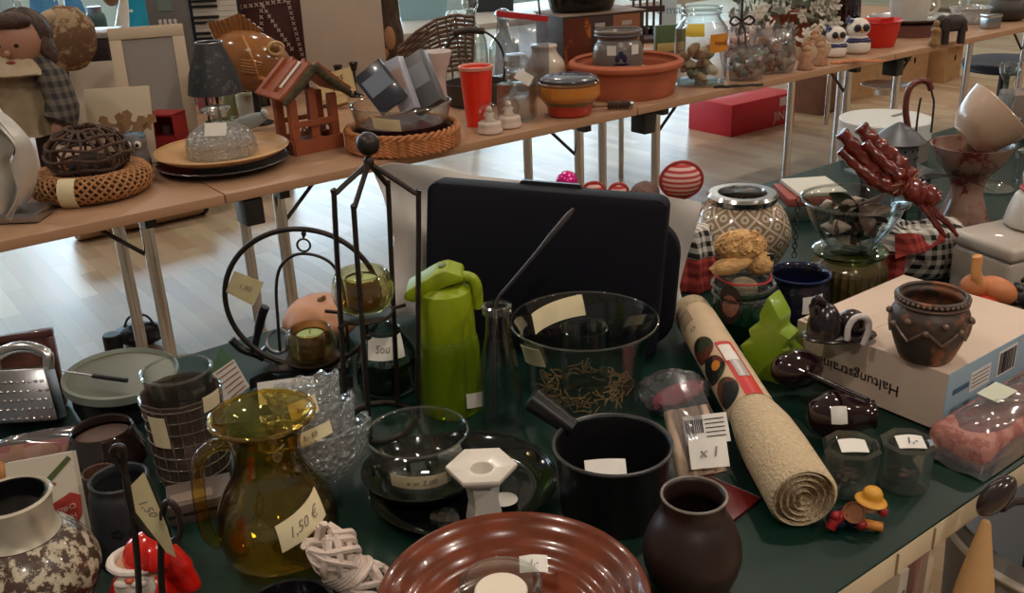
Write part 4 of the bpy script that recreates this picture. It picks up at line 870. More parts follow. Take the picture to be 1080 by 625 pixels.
# 41 mug
f = fith(844, 288, 64, .085); t = base('blue_mug', 'dark blue speckled ceramic mug with a white price tag', 'mug', f); r, h = f[3], f[2]
b = B(); pr = smooth_prof(prof([(.75, 0), (.9, .05), (1.02, .35), (1.0, .7), (.94, .88), (1.0, 1.0)], r, h)); b.vessel([(0, 0)]+pr, .0035, 48); obj('mug_body', b, pattern_mat('blue_speckle', 'speck', (24, 26, 44), (52, 38, 38), 50, .15, coat=.6, thr=.55), t)
b = B(); b.tube([(r*.985*math.cos(a), r*.985*math.sin(a), h) for a in [2*PI*i/40 for i in range(40)]], .0022, 8, True); obj('blue_rim', b, mat('cobalt_rim', (36, 44, 84), .12, coat=.5), t)
b = B(); b.lathe([(r*.93, h*.985), (r*.92, h*.8), (r*.96, h*.4), (r*.8, h*.08), (0, h*.07)], 40); obj('blue_inside', b, mat('cobalt_inside', (16, 18, 52), .1, coat=.6), t)
tag_round(t, interp(pr), face(f[0], f[1])+.48, .036, h*.56, .03, '4,-', WPAPER, tilt=.1)
ha = face(f[0], f[1])-R(95); b = B(); b.tube([Vector((math.cos(ha)*q, math.sin(ha)*q, z)) for q, z, _ in _s3([(r*.97, h*.8, 0), (r*1.5, h*.78, 0), (r*1.6, h*.45, 0), (r*1.02, h*.2, 0)], 6)], .0055, 10); obj('handle', b, mat('blue_handle', (20, 22, 40), .15, coat=.6), t)
# 47 box with writing (axis aligned) -------------------------------------
BX0, BY0, BX1, BY1, BH = 1.141, .586, 1.42, .83, .09
t = thing('product_box', 'long white cardboard box printed Haltungstrainer upside down with open top', 'box', (BX0, BY0, T+G))
BOXW = mat('box_white', (208, 186, 168), .7, var=.04, vscale=10)
LX, LY = BX1-BX0, BY1-BY0; th = .0025
b = B(); b.box(LX, LY, th, Tr(LX/2, LY/2, 0)); b.box(th, LY, BH, Tr(th/2, LY/2, 0)); b.box(th, LY, BH, Tr(LX-th/2, LY/2, 0)); b.box(LX-2*th, th, BH, Tr(LX/2, th/2, 0)); b.box(LX-2*th, th, BH, Tr(LX/2, LY-th/2, 0)); b.box(LX-2*th, LY-2*th, th, Tr(LX/2, LY/2, BH-th)); obj('carton', b, BOXW, t)
b = B(); b.box(.115, .09, .002, Tr(.065, LY-.05, BH+.0003) @ Rx(R(2))); obj('top_flap', b, BOXW, t)
b = B(); b.box(LX, .0008, BH, Tr(LX/2, -.0006, 0)); ef = obj('blue_end_panel', b, mat('pale_blue_print', (156, 182, 198), .5), t)
b = B(); b.box(.052, .0006, .030, Tr(.085, -.0013, .042)); obj('white_label', b, WPAPER, ef)
b = B(); random.seed(2); x = .135
while x < .178: w_ = random.choice((.0012, .002, .003)); b.box(w_, .0006, .034, Tr(x, -.0018, .044)); x += w_+random.choice((.0012, .002))
obj('barcode', b, INK, ef)
b = B(); b.box(.05, .0006, .040, Tr(.156, -.0013, .041)); obj('barcode_ground', b, WPAPER, ef)
b = B()
for i in range(4): b.box(.044, .0004, .0016, Tr(.085, -.0018, .048+i*.006))
obj('small_print', b, mat('grey_small_print', (120, 116, 116), .7), ef)
text('CE', .018, INK, ef, Tr(.116, -.0014, .03) @ Rx(PI/2) @ Rz(R(6)), 'ce_mark'); b = B(); b.box(.040, .0006, .008, Tr(.036, -.0013, .053)); obj('printed_bar', b, mat('blue_print', (70, 96, 120), .6), ef)
text('Haltungstrainer', .0235, mat('dark_print', (48, 34, 34), .6), t, Tr(-.0008, .140, .038) @ Matrix(((0, 0, -1, 0), (1, 0, 0, 0), (0, -1, 0, 0), (0, 0, 0, 1))))
# 47b bronze pot
zb = T+BH+.001
f = fit(984, 310, 72, 386, .72, zb+.0002); f = list(f); t = base('bronze_pot', 'weathered bronze coloured clay pot with a band of leaf points standing on the white box', 'pot', f, z0=zb+.0002); r, h = f[3], f[2]
b = B(); pr = smooth_prof(prof([(.70, 0), (.78, .04), (.98, .3), (1.1, .55), (1.1, .72), (.98, .84), (.94, .9), (1.0, .96), (1.0, 1.0)], r, h)); b.vessel([(0, 0)]+pr, .005, 52); obj('pot_body', b, pattern_mat('bronze_patina', 'speck', (74, 64, 58), (138, 88, 62), 14, .45, .25, thr=.48), t)
fr = interp(pr); b = B()
for i in range(14):
    a = 2*PI*i/14; z = h*(.72 if i % 2 else .60); b.ell(.0048, .0048, .0048, Tr((fr(z)+.002)*math.cos(a), (fr(z)+.002)*math.sin(a), z), 10, 8)
for i in range(7):
    a0 = 2*PI*(i+.5)/7; path = []
    for q in range(9):
        u = q/8; a = a0+(u-.5)*2*PI/7*1.0; z = h*(.62-.22*(1-abs(2*u-1))); path.append(((fr(z)+.001)*math.cos(a), (fr(z)+.001)*math.sin(a), z))
    b.tube(path, .0022, 6)
b.tube([(r*1.0*math.cos(a), r*1.0*math.sin(a), h*.9) for a in [2*PI*i/44 for i in range(44)]], .0022, 8, True)
for i in range(40): a = 2*PI*i/40; b.ell(.0026, .0026, .0026, Tr(r*1.01*math.cos(a), r*1.01*math.sin(a), h*.965), 6, 5)
obj('raised_band', b, mat('bronze_relief', (112, 92, 80), .4, .4), t)
# 42 dark hat figure with white cane
zh = zb+.001; fb = W(900, 374, zh); P = Plane(fb); k = P.s1(); t = thing('black_hat_figure', 'dark glossy witch hat shaped figure with a white candy-cane hook lying on the white box', 'figurine', (fb.x+.024, fb.y+.046, zh), FACE)
DKB = mat('dark_aubergine', (30, 20, 24), .22, coat=.4)
b = B(); b.ell(42*k, .030, .008, Tr(2*k, 0, .008)); b.lathe(smooth_prof([(.026, .010), (.024, .03), (.018, .045), (.010, .055), (0, .058)]), 24, Tr(-.018, 0, 0)); b.tube(spath([(-.03, 0, .04), (-.034, 0, .058), (-.03, -.002, .066), (-.022, -.004, .058)]), [.01]*5+[.007]*5+[.005]*5+[.003], 10); b.ell(.022, .018, .022, Tr(.020, 0, .024)); obj('figure_body', b, DKB, t)
b = B(); path = [P.p(904, 362), P.p(905, 350), P.p(911, 340), P.p(920, 337), P.p(927, 343), P.p(926, 355), P.p(921, 367)]; path = [Vector((q.x, -.034, max(q.z, .006)-.002)) for q in path]; b.tube(spath(path), .0045, 8); obj('white_hook', b, mat('hook_white', (206, 198, 196), .6, bump=.5, bscale=200), t)
# 43 ribbed glass jar
f = fith(897, 259, 78, .105); f = list(f); t = base('ribbed_glass_jar', 'gold and green ribbed glass storage jar under the leaf-filled bowl', 'jar', f); r, h = f[3], f[2]; RJ = f
MERC = glass('gold_green_glass', (206, 196, 140), (84, 84, 48), 1.0, .06, .16, .08, (170, 150, 90))
b = B(); pr = smooth_prof(prof([(.84, 0), (.98, .05), (1.0, .3), (1.0, .62), (.9, .76), (.8, .86), (.86, .9)], r, h)); b.vessel([(0, 0)]+pr, .004, 96, None, lambda q, a, z: (q*(1+.022*math.sin(30*a)*(z < h*.74)), z)); obj('jar_body', b, MERC, t)
b = B(); b.lathe([(r*.80, h*.86), (r*.98, h*.89), (r*1.0, h*.93), (r*.93, h*.97), (r*.7, h*1.0), (0, h*1.0), (0, h*.98), (r*.7, h*.96)], 48); obj('glass_lid', b, glass('pale_green_glass', (190, 220, 180), (84, 120, 84), 1.0, .03, .12), t)
b = B(); b.lathe(prof([(0, .05), (.86, .07), (.9, .6), (0, .62)], r, h), 32); obj('filling', b, mat('gold_filling', (120, 96, 56), .6, var=.4, vscale=80), t)
# 44 bowl with dried leaves
zt = T+RJ[2]+.001
f = fith(902, 186, 102, .085, zt); f = list(f); f[0], f[1] = RJ[0]+.0, RJ[1]+.0; t = base('leaf_bowl', 'clear footed glass bowl full of dried leaves standing on the ribbed jar', 'bowl', f, z0=zt); r, h = f[3], f[2]
b = B(); pr = smooth_prof(prof([(.42, 0), (.5, .06), (.66, .3), (.82, .6), (.92, .88), (1.0, 1.0)], r, h)); b.vessel([(0, 0)]+pr, .003, 56); obj('bowl_body', b, GLASS, t)
b = B(); b.tube([(r*math.cos(a), r*math.sin(a), h) for a in [2*PI*i/48 for i in range(48)]], .0028, 8, True); obj('rim', b, GLASSD, t)
random.seed(21); LV = [mat('leaf_brown', (66, 44, 34), .7), mat('leaf_green', (58, 62, 40), .6), mat('leaf_pale', (170, 154, 138), .7)]
fr = interp(pr)
for i in range(46):
    b = B(); a = random.random()*2*PI; z = random.uniform(.012, h*.95); mr = max(.004, fr(z)-.032); q = mr*math.sqrt(random.random()); M = Tr(q*math.cos(a), q*math.sin(a), z) @ Euler((random.uniform(-1.2, 1.2), random.uniform(-1.2, 1.2), random.random()*6)).to_matrix().to_4x4(); s = random.uniform(.018, .032)
    b.sheet(lambda u, v: M @ Vector(((u-.5)*s*.9*math.sin(.15+v*2.8), (v-.5)*s*2, .004*math.sin(u*PI)+.003*math.sin(v*5))), 6, 8, .0005); obj('dried_leaf', b, LV[i % 3 if i % 5 else 2], t)
b = B(); random.seed(4)
for i in range(13):
    z = -i*.0085; a = R(175)+FACE; c = Vector(((r+.006)*math.cos(a), (r+.006)*math.sin(a), h+z)); nn = Rz(a if i % 2 else a+PI/2)
    b.tube([c+nn @ Vector((0.0, .004*math.cos(q), .006*math.sin(q))) for q in [2*PI*j/14 for j in range(14)]], .0009, 5, True)
ch = obj('chain', b, IRON, t)
# 45 red glossy bundle
P = Plane(Vector((f[0], f[1], zt+h))); t = thing('cinnamon_bundle', 'glossy red-brown bundle of cinnamon sticks tied with straw resting on the leaf bowl', 'bundle', (f[0], f[1], zt+h+.004), FACE)
CIN = mat('glossy_cinnamon', (104, 30, 20), .2, var=.4, vscale=60, coat=.6, bump=.5, bscale=90)
def seg(pts, rs, name): b = B(); b.tube(_s3(pts, 6), [1.3*q*(1+.14*math.sin(i*1.9)) for i, q in enumerate(_rep(rs, 6))], 12); obj(name, b, CIN, t)
def _rep(v, n):
    out = []
    for a, c in zip(v, v[1:]): out += [a+(c-a)*i/n for i in range(n)]
    return out+[v[-1]]
PP = lambda x, y, d=0: tuple(P.p(x, y, d)-Vector((0, 0, .004)))
seg([PP(887, 139, -.02), PP(905, 160, -.025), PP(925, 180, -.03), PP(950, 197, -.035), PP(962, 204, -.04)], [.008, .0095, .009, .012, .006], 'cinnamon_stick')
seg([PP(907, 133, -.0), PP(922, 150, -.01), PP(940, 168, -.02), PP(958, 188, -.03), PP(968, 203, -.04)], [.009, .011, .014, .014, .006], 'cinnamon_stick')
seg([PP(886, 158, -.02), PP(905, 176, -.03), PP(925, 190, -.035), PP(948, 200, -.04)], [.006, .007, .012, .010], 'cinnamon_stick')
seg([PP(912, 150, -.03), PP(932, 172, -.04), PP(950, 186, -.045)], [.006, .008, .010], 'cinnamon_stick')
seg([PP(952, 195, -.05), PP(968, 203, -.055), PP(982, 207, -.06), PP(989, 212, -.06)], [.013, .016, .014, .006], 'cinnamon_stick')
seg([PP(976, 210, -.06), PP(988, 225, -.065), PP(1000, 236, -.07), PP(1010, 249, -.07)], [.006, .005, .004, .002], 'cinnamon_stick')
seg([PP(968, 210, -.06), PP(980, 225, -.065), PP(990, 240, -.07), PP(998, 250, -.07)], [.006, .005, .004, .002], 'cinnamon_stick')
b = B(); c = Vector(PP(955, 190, -.035)); 
for q in range(5): b.tube([c+Vector((.015*math.cos(a)*.75+q*.001, .016*math.sin(a), .012*math.cos(a)*.8-q*.001)) for a in [2*PI*j/16 for j in range(16)]], .001, 5, True)
for q in ((975, 176), (972, 190), (942, 204), (968, 182), (940, 196)): b.tube([tuple(c+Vector((0, -.014, 0))), PP(q[0], q[1], -.055)], .0008, 4)
obj('straw_tie', b, mat('straw', (176, 140, 96), .8), t)
# 46 gingham bag
fb = W(990, 301); P = Plane(fb); k = P.s1(); t = thing('gingham_bag', 'black and white gingham cloth bag with red checked lining behind the bronze pot', 'bag', (fb.x+.03, fb.y+.06, T+G), FACE)
GB = pattern_mat('gingham_black', 'gingham', (206, 200, 190), (24, 26, 20), 52, .85); GR = pattern_mat('gingham_red', 'gingham', (176, 70, 60), (116, 26, 26), 52, .85)
P = Plane(Vector((fb.x+.03, fb.y+.06, T)))
hh = P.p(1000, 236).z; wv = 46*k
b = B(); b.lathe(smooth_prof([(0, 0), (wv*.8, .004), (wv*1.0, .03), (wv*1.02, hh*.6), (wv*.92, hh*.95), (wv*.7, hh), (wv*.6, hh*.85), (0, hh*.8)]), 48, Matrix.Diagonal((1.0, .7, 1, 1)), lambda q, a, z: (q*(1+.05*math.sin(4*a+z*30)), z+.008*math.sin(3*a)*(z > hh*.6))); obj('cloth_body', b, GB, t)
b = B(); b.sheet(lambda u, v: Vector((-wv*.95+wv*1.1*u, -.055-.016*v-.01*math.sin(u*6), hh*(1.02-.42*v*(1-u*.6))+.006*math.sin(u*7))), 14, 10, .002); obj('folded_lining', b, GR, t)
b = B(); b.sheet(lambda u, v: Vector((-wv*1.06+wv*.42*u, -.04-.016*u, hh*.55*v+.004)), 8, 10, .002); obj('side_panel', b, GR, t)
# 49 white container + snowman + lying figure
cx, cy = 1.68, .775; P = Plane(Vector((cx, cy, T))); k = P.s1(); ht = .118
t = thing('white_ceramic_box', 'white lidded ceramic box with rounded corners at the right edge under the snowman', 'box', (cx, cy, T+G), FACE+R(22))
b = B(); b.box(.17, .13, ht-.024, None, .012, 3); obj('box_body', b, mat('greyish_white', (178, 168, 158), .35, coat=.3), t)
b = B(); b.box(.178, .138, .026, Tr(0, 0, ht-.025), .009, 3); obj('lid', b, mat('greyish_white', (178, 168, 158), .35), t)
b = B(); b.ell(.006, .003, .005, Tr(.0, -.066, ht*.5)); b.ell(.006, .003, .005, Tr(-.05, -.066, ht*.5)); obj('dark_holes', b, BLACKP, t)
t = thing('snowman_figure', 'white snowman figure with a red bow standing on the white ceramic box', 'figurine', (cx+.045, cy-.006, T+ht+.0032), FACE)
SNW = mat('snow_white', (196, 188, 178), .4, var=.04, vscale=30)
b = B(); b.lathe(smooth_prof([(0, 0), (.046, 0), (.050, .02), (.040, .055), (.028, .068), (.032, .085), (.030, .102), (.012, .115), (0, .116)]), 36); obj('snow_body', b, SNW, t)
b = B(); b.tube([(.030*math.cos(a), .030*math.sin(a), .069) for a in [2*PI*j/24 for j in range(24)]], .0045, 8, True); b.ell(.010, .005, .008, Tr(-.004, -.036, .069)); b.ell(.006, .004, .010, Tr(-.012, -.036, .066) @ Ry(.8)); b.ell(.006, .004, .010, Tr(.004, -.036, .066) @ Ry(-.8)); obj('red_bow', b, mat('bow_red', (170, 34, 32), .4), t)
b = B(); b.ell(.0035, .003, .0035, Tr(-.010, -.030, .095)); b.ell(.0035, .003, .0035, Tr(.008, -.031, .095)); b.ell(.003, .002, .003, Tr(0, -.048, .03)); obj('coal_eyes', b, BLACKP, t)
b = B(); b.lathe([(0, .112), (.024, .112), (.024, .116), (.016, .117), (.015, .134), (0, .135)], 20); obj('black_hat', b, BLACKP, t)
t = thing('lying_doll_figure', 'terracotta coloured figure with black curly hair lying between the box and ceramic box', 'figurine', (1.50, .72, T+.052), (0, R(0), FACE))
P = Plane(Vector((1.50, .72, T+.052)))
SK = mat('terracotta_skin', (190, 116, 70), .5); p = P.p(1050, 340)
b = B(); b.ell(.036, .026, .022, Tr(.010, 0, .020) @ Ry(R(24)), fn=lambda v: 1.0); b.ell(.024, .02, .02, Tr(-.028, 0, .03)); obj('figure_body', b, SK, t)
b = B(); b.tube(spath([(-.028, -.01, .04), (-.036, -.012, .06), (-.036, -.012, .078), (-.038, -.012, .088)]), [.009]*5+[.008]*5+[.008]*5+[.004], 10); obj('raised_arm', b, mat('orange_arm', (206, 146, 88), .5), t)
b = B(); b.ell(.030, .026, .016, Tr(-.022, -.012, .004)); obj('red_clothes', b, mat('clothes_red', (176, 52, 34), .5), t)
b = B(); random.seed(8); b.ell(.016, .020, .022, Tr(.046, 0, .006))
for i in range(40): a = random.random()*2*PI; z = random.uniform(-.9, .9); b.ell(.0045, .0045, .0045, Tr(.046+.016*math.cos(a)*math.sqrt(1-z*z), .020*math.sin(a)*math.sqrt(1-z*z), .006+.022*z), 6, 5)
obj('curly_hair', b, BLACKP, t)
b = B(); b.box(.09, .05, .05, Tr(0, 0, -.0515), .004); obj('base_block', b, mat('base_dark', (70, 56, 48), .6), t)
# 50 dark goblets
DR = mat('aubergine_glass', (34, 16, 20), .1, coat=.6, trans=.0)
a1 = W(850, 393, T+.060); a2 = W(919, 424, T+.100)
t = thing('dark_goblet', 'dark aubergine glass goblet lying with its foot towards the green tree and long stem', 'goblet', a1); d = (a2-a1); t.rotation_mode = 'QUATERNION'; t.rotation_quaternion = d.to_track_quat('Z', 'Y'); Ls = d.length
b = B(); b.lathe([(0, Ls*.95), (.004, Ls*.95), (.0038, .02), (.006, .006), (.014, 0)], 20); obj('stem', b, DR, t)
b = B(); b.lathe(smooth_prof([(.008, .006), (.024, -.002), (.036, -.016), (.038, -.032), (.031, -.048), (.020, -.056), (0, -.058)]), 36, Matrix.Diagonal((1, .75, 1, 1))); obj('bowl', b, DR, t)
a3 = W(868, 438, T+.040); a4 = W(922, 437, T+.044); d = a4-a3
t = thing('dark_glass_pitcher', 'rounded dark glass vessel lying on its side with a square white price sticker', 'vessel', a3); t.rotation_mode = 'QUATERNION'; t.rotation_quaternion = d.to_track_quat('Z', 'Y'); Ls = d.length; qi = t.rotation_quaternion.inverted()
b = B(); pr = smooth_prof([(0, -.022), (.018, -.018), (.030, 0), (.0335, .014), (.030, .032), (.022, .048), (.0185, Ls*.9), (.020, Ls)]); b.vessel(pr, .003, 44); obj('vessel_body', b, DR, t)
tc = qi @ (CAM-a3).normalized(); ac = math.atan2(tc.y, tc.x)
b = B(); b.sheet(lambda u, v: Vector(((interp(pr)(.014+(u-.5)*.022)+.0012)*math.cos(ac+(v-.5)*.7), (interp(pr)(.014+(u-.5)*.022)+.0012)*math.sin(ac+(v-.5)*.7), .016+(u-.5)*.020)), 8, 8, .0005); obj('price_sticker', b, WPAPER, t)
# 51 clear votives
for i, (px_, py_, w_, lb, s) in enumerate(((898, 470, 66, 'left one of the two chunky faceted glass candle holders, with a blank tag', ''), (958, 466, 58, 'right one of the two chunky faceted glass candle holders, with a tag reading one', '1,-'))):
    f = fith(px_, py_, w_, .062); t = base('faceted_glass_holder', lb, 'candle holder', f, FACE+R(12), 'faceted glass candle holders'); r, h = f[3]*(1 if i else .95), f[2]
    def fac(q, a, z): s_ = PI/4; return q*(.92+.08*math.cos(s_/2)/math.cos((a % s_)-s_/2)/math.cos(s_/2)), z
    b = B(); b.vessel(prof([(0, 0), (.82, 0), (.9, .06), (.88, .4), (.96, .9), (1, 1)], r, h), .009, 8, None, None, .014); obj('holder_body', b, GLASSD, t, ang=15)
    b = B(); b.vessel(prof([(0, .28), (.5, .28), (.62, .9), (.64, 1.02)], r, h), .003, 32); obj('inner_cup', b, GLASS, t)
    tag_flat(t, .034, .020, Tr(-.004, -.010, h+.006) @ Rx(R(18)) @ Rz(R(-12)), s, WPAPER, .014)
    b = B(); random.seed(i+3)
    for q in range(16): a = random.random()*6.28; rr_ = r*.55*random.random(); b.ell(.005, .004, .002, Tr(rr_*math.cos(a), rr_*math.sin(a), h*.30+.0145*random.random()*.2+.0), 6, 4)
    obj('potpourri_bits', b, mat('potpourri', (118, 84, 76), .7), t)
# 52 clown figurine
fb = W(905, 556); P = Plane(fb); t = thing('clown_figurine', 'small colourful clown figurine with a yellow hat lying at the table edge', 'figurine', (fb.x, fb.y+.004, T+G), FACE)
def pt_(x, y, d=0): v = P.p(x, y, d); v.z = max(v.z, .004); return v
b = B(); v = pt_(900, 547); b.ell(.016, .014, .013, Tr(v.x, 0, .013)); b.ell(.013, .012, .010, Tr(v.x-.016, -.002, .010)); obj('blue_body', b, mat('clown_blue', (34, 40, 66), .4, var=.5, vscale=160), t)
b = B(); b.tube(spath([(v.x-.010, -.008, .022), (v.x-.022, -.012, .016), (v.x-.028, -.014, .007)]), .006, 10); b.ell(.007, .006, .006, Tr(v.x+.008, -.014, .010)); b.ell(.006, .006, .006, Tr(v.x-.022, -.012, .022)); obj('red_sleeves', b, mat('clown_red', (150, 28, 32), .35), t)
h0 = pt_(919, 533); b = B(); b.ell(.0115, .011, .011, Tr(h0.x, -.002, h0.z)); obj('head', b, mat('clown_skin', (206, 160, 126), .45), t)
b = B(); b.lathe(smooth_prof([(0, .016), (.007, .015), (.011, .010), (.012, .003), (.017, 0), (.017, -.002), (0, -.001)]), 28, Tr(h0.x+.002, -.002, h0.z+.006) @ Ry(R(8))); obj('yellow_hat', b, mat('clown_yellow', (206, 146, 40), .4), t)
b = B(); b.ell(.006, .005, .006, Tr(h0.x+.013, -.012, h0.z-.005)); obj('red_flower', b, mat('clown_red', (150, 28, 32), .35), t)
b = B(); b.tube(spath([(v.x+.008, -.006, .008), (v.x+.022, -.012, .007), (v.x+.032, -.014, .0055)]), [.006]*5+[.006]*5+[.007], 10); obj('orange_shoe', b, mat('clown_orange', (206, 130, 50), .4), t)
b = B(); b.lathe([(0, 0), (.010, .001), (.012, .006), (.0125, .006), (.0105, 0)], 24, Tr(v.x-.001, -.014, .028) @ Rx(R(60)) @ Ry(R(-30))); obj('brown_drum', b, mat('drum_brown', (146, 96, 64), .4), t)
# 53 pink packaged cloth
t = thing('pink_cloth_packet', 'clear plastic packet of folded pink cloth at the table edge before the white box', 'packet', (1.25, .532, T+G), R(0))
b = B(); b.box(.345, .082, .046, None, .014, 3)
for v in b.bm.verts: v.co.z = max(v.co.z*(1+.14*math.sin(v.co.x*40)), .0)
obj('folded_cloth', b, pattern_mat('pink_cloth', 'speck', (146, 90, 82), (172, 122, 112), 40, .8, thr=.45), t)
b = B(); b.sheet(lambda u, v: Vector(((u-.5)*.362, -.0475+.095*v, .002+.058*math.sin(v*PI)**.45*(1-abs(2*u-1)**8)+.003*math.sin(u*31+v*11)*math.sin(v*PI))), 40, 18, .0006); obj('plastic_wrap', b, FILM, t)
b = B(); b.box(.05, .030, .0006, Tr(-.06, .010, .0625) @ Rx(R(4))); obj('paper_insert', b, mat('insert_green', (196, 200, 180), .6), t)
# 54 wrapped decoration packet + pink bag
fb = W(748, 528); P = Plane(fb); k = P.s1(); t = thing('wrapped_candle_packet', 'clear plastic packet holding pale wrapped sticks and a barcode card beside the saucepan', 'packet', (fb.x+.012, fb.y+.018, T+G), (R(-10), 0, FACE+R(14))); t.scale = (1.15, 1.0, 1.12)
b = B(); b.sheet(lambda u, v: Vector(((u-.5)*.078*(1-.35*v), .0+.055*v, .105*v+.036*math.sin(u*PI)*(1-.4*v)+.004*math.sin(u*15+v*9)-.0)), 18, 18, .0008); obj('film', b, FILM, t)
b = B()
for i in range(4): x = -.022+i*.014; b.tube([(x, .004, .016), (x*.85, .046, .084)], .0085, 12)
obj('wrapped_sticks', b, mat('pale_sticks', (196, 170, 144), .6, var=.15, vscale=40), t)
Mc = Tr(.012, .018, .066) @ Rz(R(-10)) @ Rx(R(58))
b = B(); b.sheet(lambda u, v: Mc @ Vector(((u-.5)*.050, (v-.5)*.034, .0)), 4, 4, .0006); cdp = obj('barcode_card', b, WPAPER, t)
b = B(); random.seed(5); x = -.022
while x < -.004: w_ = random.choice((.001, .0016)); b.box(w_, .016, .0004, Mc @ Tr(x, .004, .0004)); x += w_+.001
for i in range(5): b.box(.022, .0012, .0004, Mc @ Tr(.010, .011-.005*i, .0004))
obj('barcode', b, INK, cdp)
tag_flat(t, .042, .034, Tr(.004, -.006, .046) @ Rz(R(-14)) @ Rx(R(52)), 'x 1', WPAPER)
fb = W(708, 452); t = thing('pink_plastic_bag', 'crumpled clear plastic bag with pink contents between the glass vase and rolled mat', 'bag', (fb.x+.036, fb.y+.030, T+G), FACE); t.scale = (.76, .76, .9)
b = B(); b.ell(.064, .042, .036, Tr(0, 0, .036), 44, 28, lambda v: 1+.16*noise.noise(v*2.3)+.14*noise.noise(v*5)); obj('film', b, FILM, t)
b = B(); b.ell(.050, .030, .014, Tr(.006, 0, .030) @ Ry(R(-18)), 24, 16, lambda v: 1+.2*noise.noise(v*2.3)); obj('pink_contents', b, mat('pink_contents', (176, 88, 96), .5), t)
# 55 red booklet
fb = W(808, 538); t = thing('red_booklet', 'dark red booklet lying under the lower end of the rolled mat', 'book', (fb.x-.025, fb.y+.055, T+G), R(8))
b = B(); b.box(.062, .085, .004, None, .001); obj('cover', b, mat('cover_red', (104, 22, 22), .4), t)
b = B(); b.box(.060, .083, .0026, Tr(.0016, 0, .0007)); obj('pages', b, WPAPER, t)
# ================================================================== NEAR TABLE, far right background
# gray tin lantern
fb = W(968, 262); fb = fb+Vector((.03, .09, 0)); P = Plane(fb); k = P.s1(); t = thing('grey_tin_lantern', 'grey tin lantern house with perforated chimney and bent carrying handle behind the gingham bag', 'lantern', (fb.x, fb.y, T+G), FACE+R(14))
TIN = mat('grey_tin', (86, 88, 92), .42, .3, var=.1, vscale=20)
zr = P.p(965, 183).z; wr = 46*k
b = B(); b.box(wr*1.15, wr*1.1, .006); 
for sx in (-1, 1):
    for sy in (-1, 1): b.box(.012, .012, zr, Tr(sx*wr*.5, sy*wr*.46, 0))
b.box(wr*1.1, wr*1.0, .02, Tr(0, 0, zr-.02)); b.box(wr*.96, wr*.9, .02, Tr(0, 0, .005)); obj('lantern_frame', b, TIN, t)
b = B(); b.box(wr*.9, .003, zr-.04, Tr(0, wr*.44, .022)); b.box(.003, wr*.8, zr-.04, Tr(-wr*.46, 0, .022)); b.box(.003, wr*.8, zr-.04, Tr(wr*.46, 0, .022)); obj('panes', b, SMK, t)
b = B(); b.box(wr*1.75, wr*1.3, .007, Tr(0, 0, zr), .003); obj('roof_plate', b, TIN, t)
zc = P.p(975, 147).z; zc2 = P.p(975, 129).z; r = 20*k
b = B(); b.lathe([(r, zr+.007), (r, zc), (r*.95, zc), (r*.95, zr+.007)], 32); chm = obj('chimney', b, TIN, t)
b = B()
for i in range(14):
    for j in range(3): a = 2*PI*(i+.5*(j % 2))/14; z = zr+.012+(zc-zr-.016)*(j+.4)/3; b.ell(.0026, .0026, .0026, Tr(r*math.cos(a), r*math.sin(a), z), 6, 5)
obj('perforations', b, mat('hole_black', (8, 8, 9), .9), chm)
b = B(); b.lathe(smooth_prof([(r*1.35, zc), (r*.8, zc+(zc2-zc)*.55), (r*.2, zc2), (0, zc2+.003)]), 32); b.lathe([(0, zc+.002), (r*1.35, zc)], 32); obj('cone_cap', b, TIN, t)
b = B(); b.tube(spath([P.p(962, 148), P.p(956, 120), P.p(957, 102), P.p(962, 91), P.p(972, 86), P.p(982, 88), P.p(986, 96)], 6), .0065, 10); obj('wooden_grip', b, mat('red_brown_grip', (96, 40, 32), .3, coat=.4), t)
b = B(); b.tube(spath([P.p(985, 92), P.p(988, 102), P.p(990, 112), P.p(987, 142)], 6), .0022, 8); b.tube(spath([P.p(968, 146), P.p(971, 120), P.p(974, 104)], 6), .0022, 8); obj('wire_bail', b, IRON, t)
# round white tin
f = fit(934, 124, 92, 176, 1.0); t = base('round_cake_tin', 'round grey and white lidded tin at the back right of the near table', 'tin', f); r, h = f[3], f[2]
b = B(); b.lathe([(0, 0), (r, 0), (r, h*.6), (0, h*.6)], 56); obj('tin_body', b, mat('tin_grey', (138, 126, 118), .45, .3), t)
b = B(); b.lathe([(r*1.02, h*.55), (r*1.02, h*.97), (r*.99, h), (0, h)], 56); obj('white_lid', b, mat('tin_white', (206, 208, 204), .4), t)
b = B(); b.sheet(lambda u, v: Vector((r*(.2+.5*u), -.012+.012*v, h+.002)), 8, 3, .0006); obj('printed_mark', b, mat('tin_mark', (120, 120, 112), .7), t)
# red-brown goblet with tilted bowl
f = fit(1026, 152, 84, 246, .55); f = list(f); f[2] = min(f[2], .22); t = base('ceramic_goblet', 'tall red-brown glazed goblet holding a tilted white bowl at the far right', 'goblet', f); r, h = f[3], f[2]
b = B(); b.lathe(smooth_prof(prof([(0, 0), (.62, 0), (.66, .06), (.52, .25), (.40, .45), (.5, .62), (.8, .8), (1.0, 1.0)], r, h))+prof([(.96, 1.0), (.75, .81), (.44, .65), (0, .6)], r, h), 48); obj('goblet_body', b, pattern_mat('red_grey_glaze', 'speck', (150, 116, 100), (110, 44, 38), 16, .25, coat=.4, thr=.5), t)
P = Plane(Vector((f[0], f[1], T+h))); c = P.p(1025, 118); t = thing('white_bowl', 'beige outside white inside bowl tilted in the red-brown goblet', 'bowl', (f[0], f[1], T+h+.026), Euler((R(4), R(46), FACE)))
r2 = 37*P.s1()
b = B(); b.vessel(smooth_prof(prof([(0, -.30), (.42, -.30), (.5, -.24), (.76, .05), (.93, .5), (1, .9)], r2, r2)), .004, 44); obj('bowl_body', b, mat('beige_bowl', (186, 158, 134), .3, coat=.4), t)
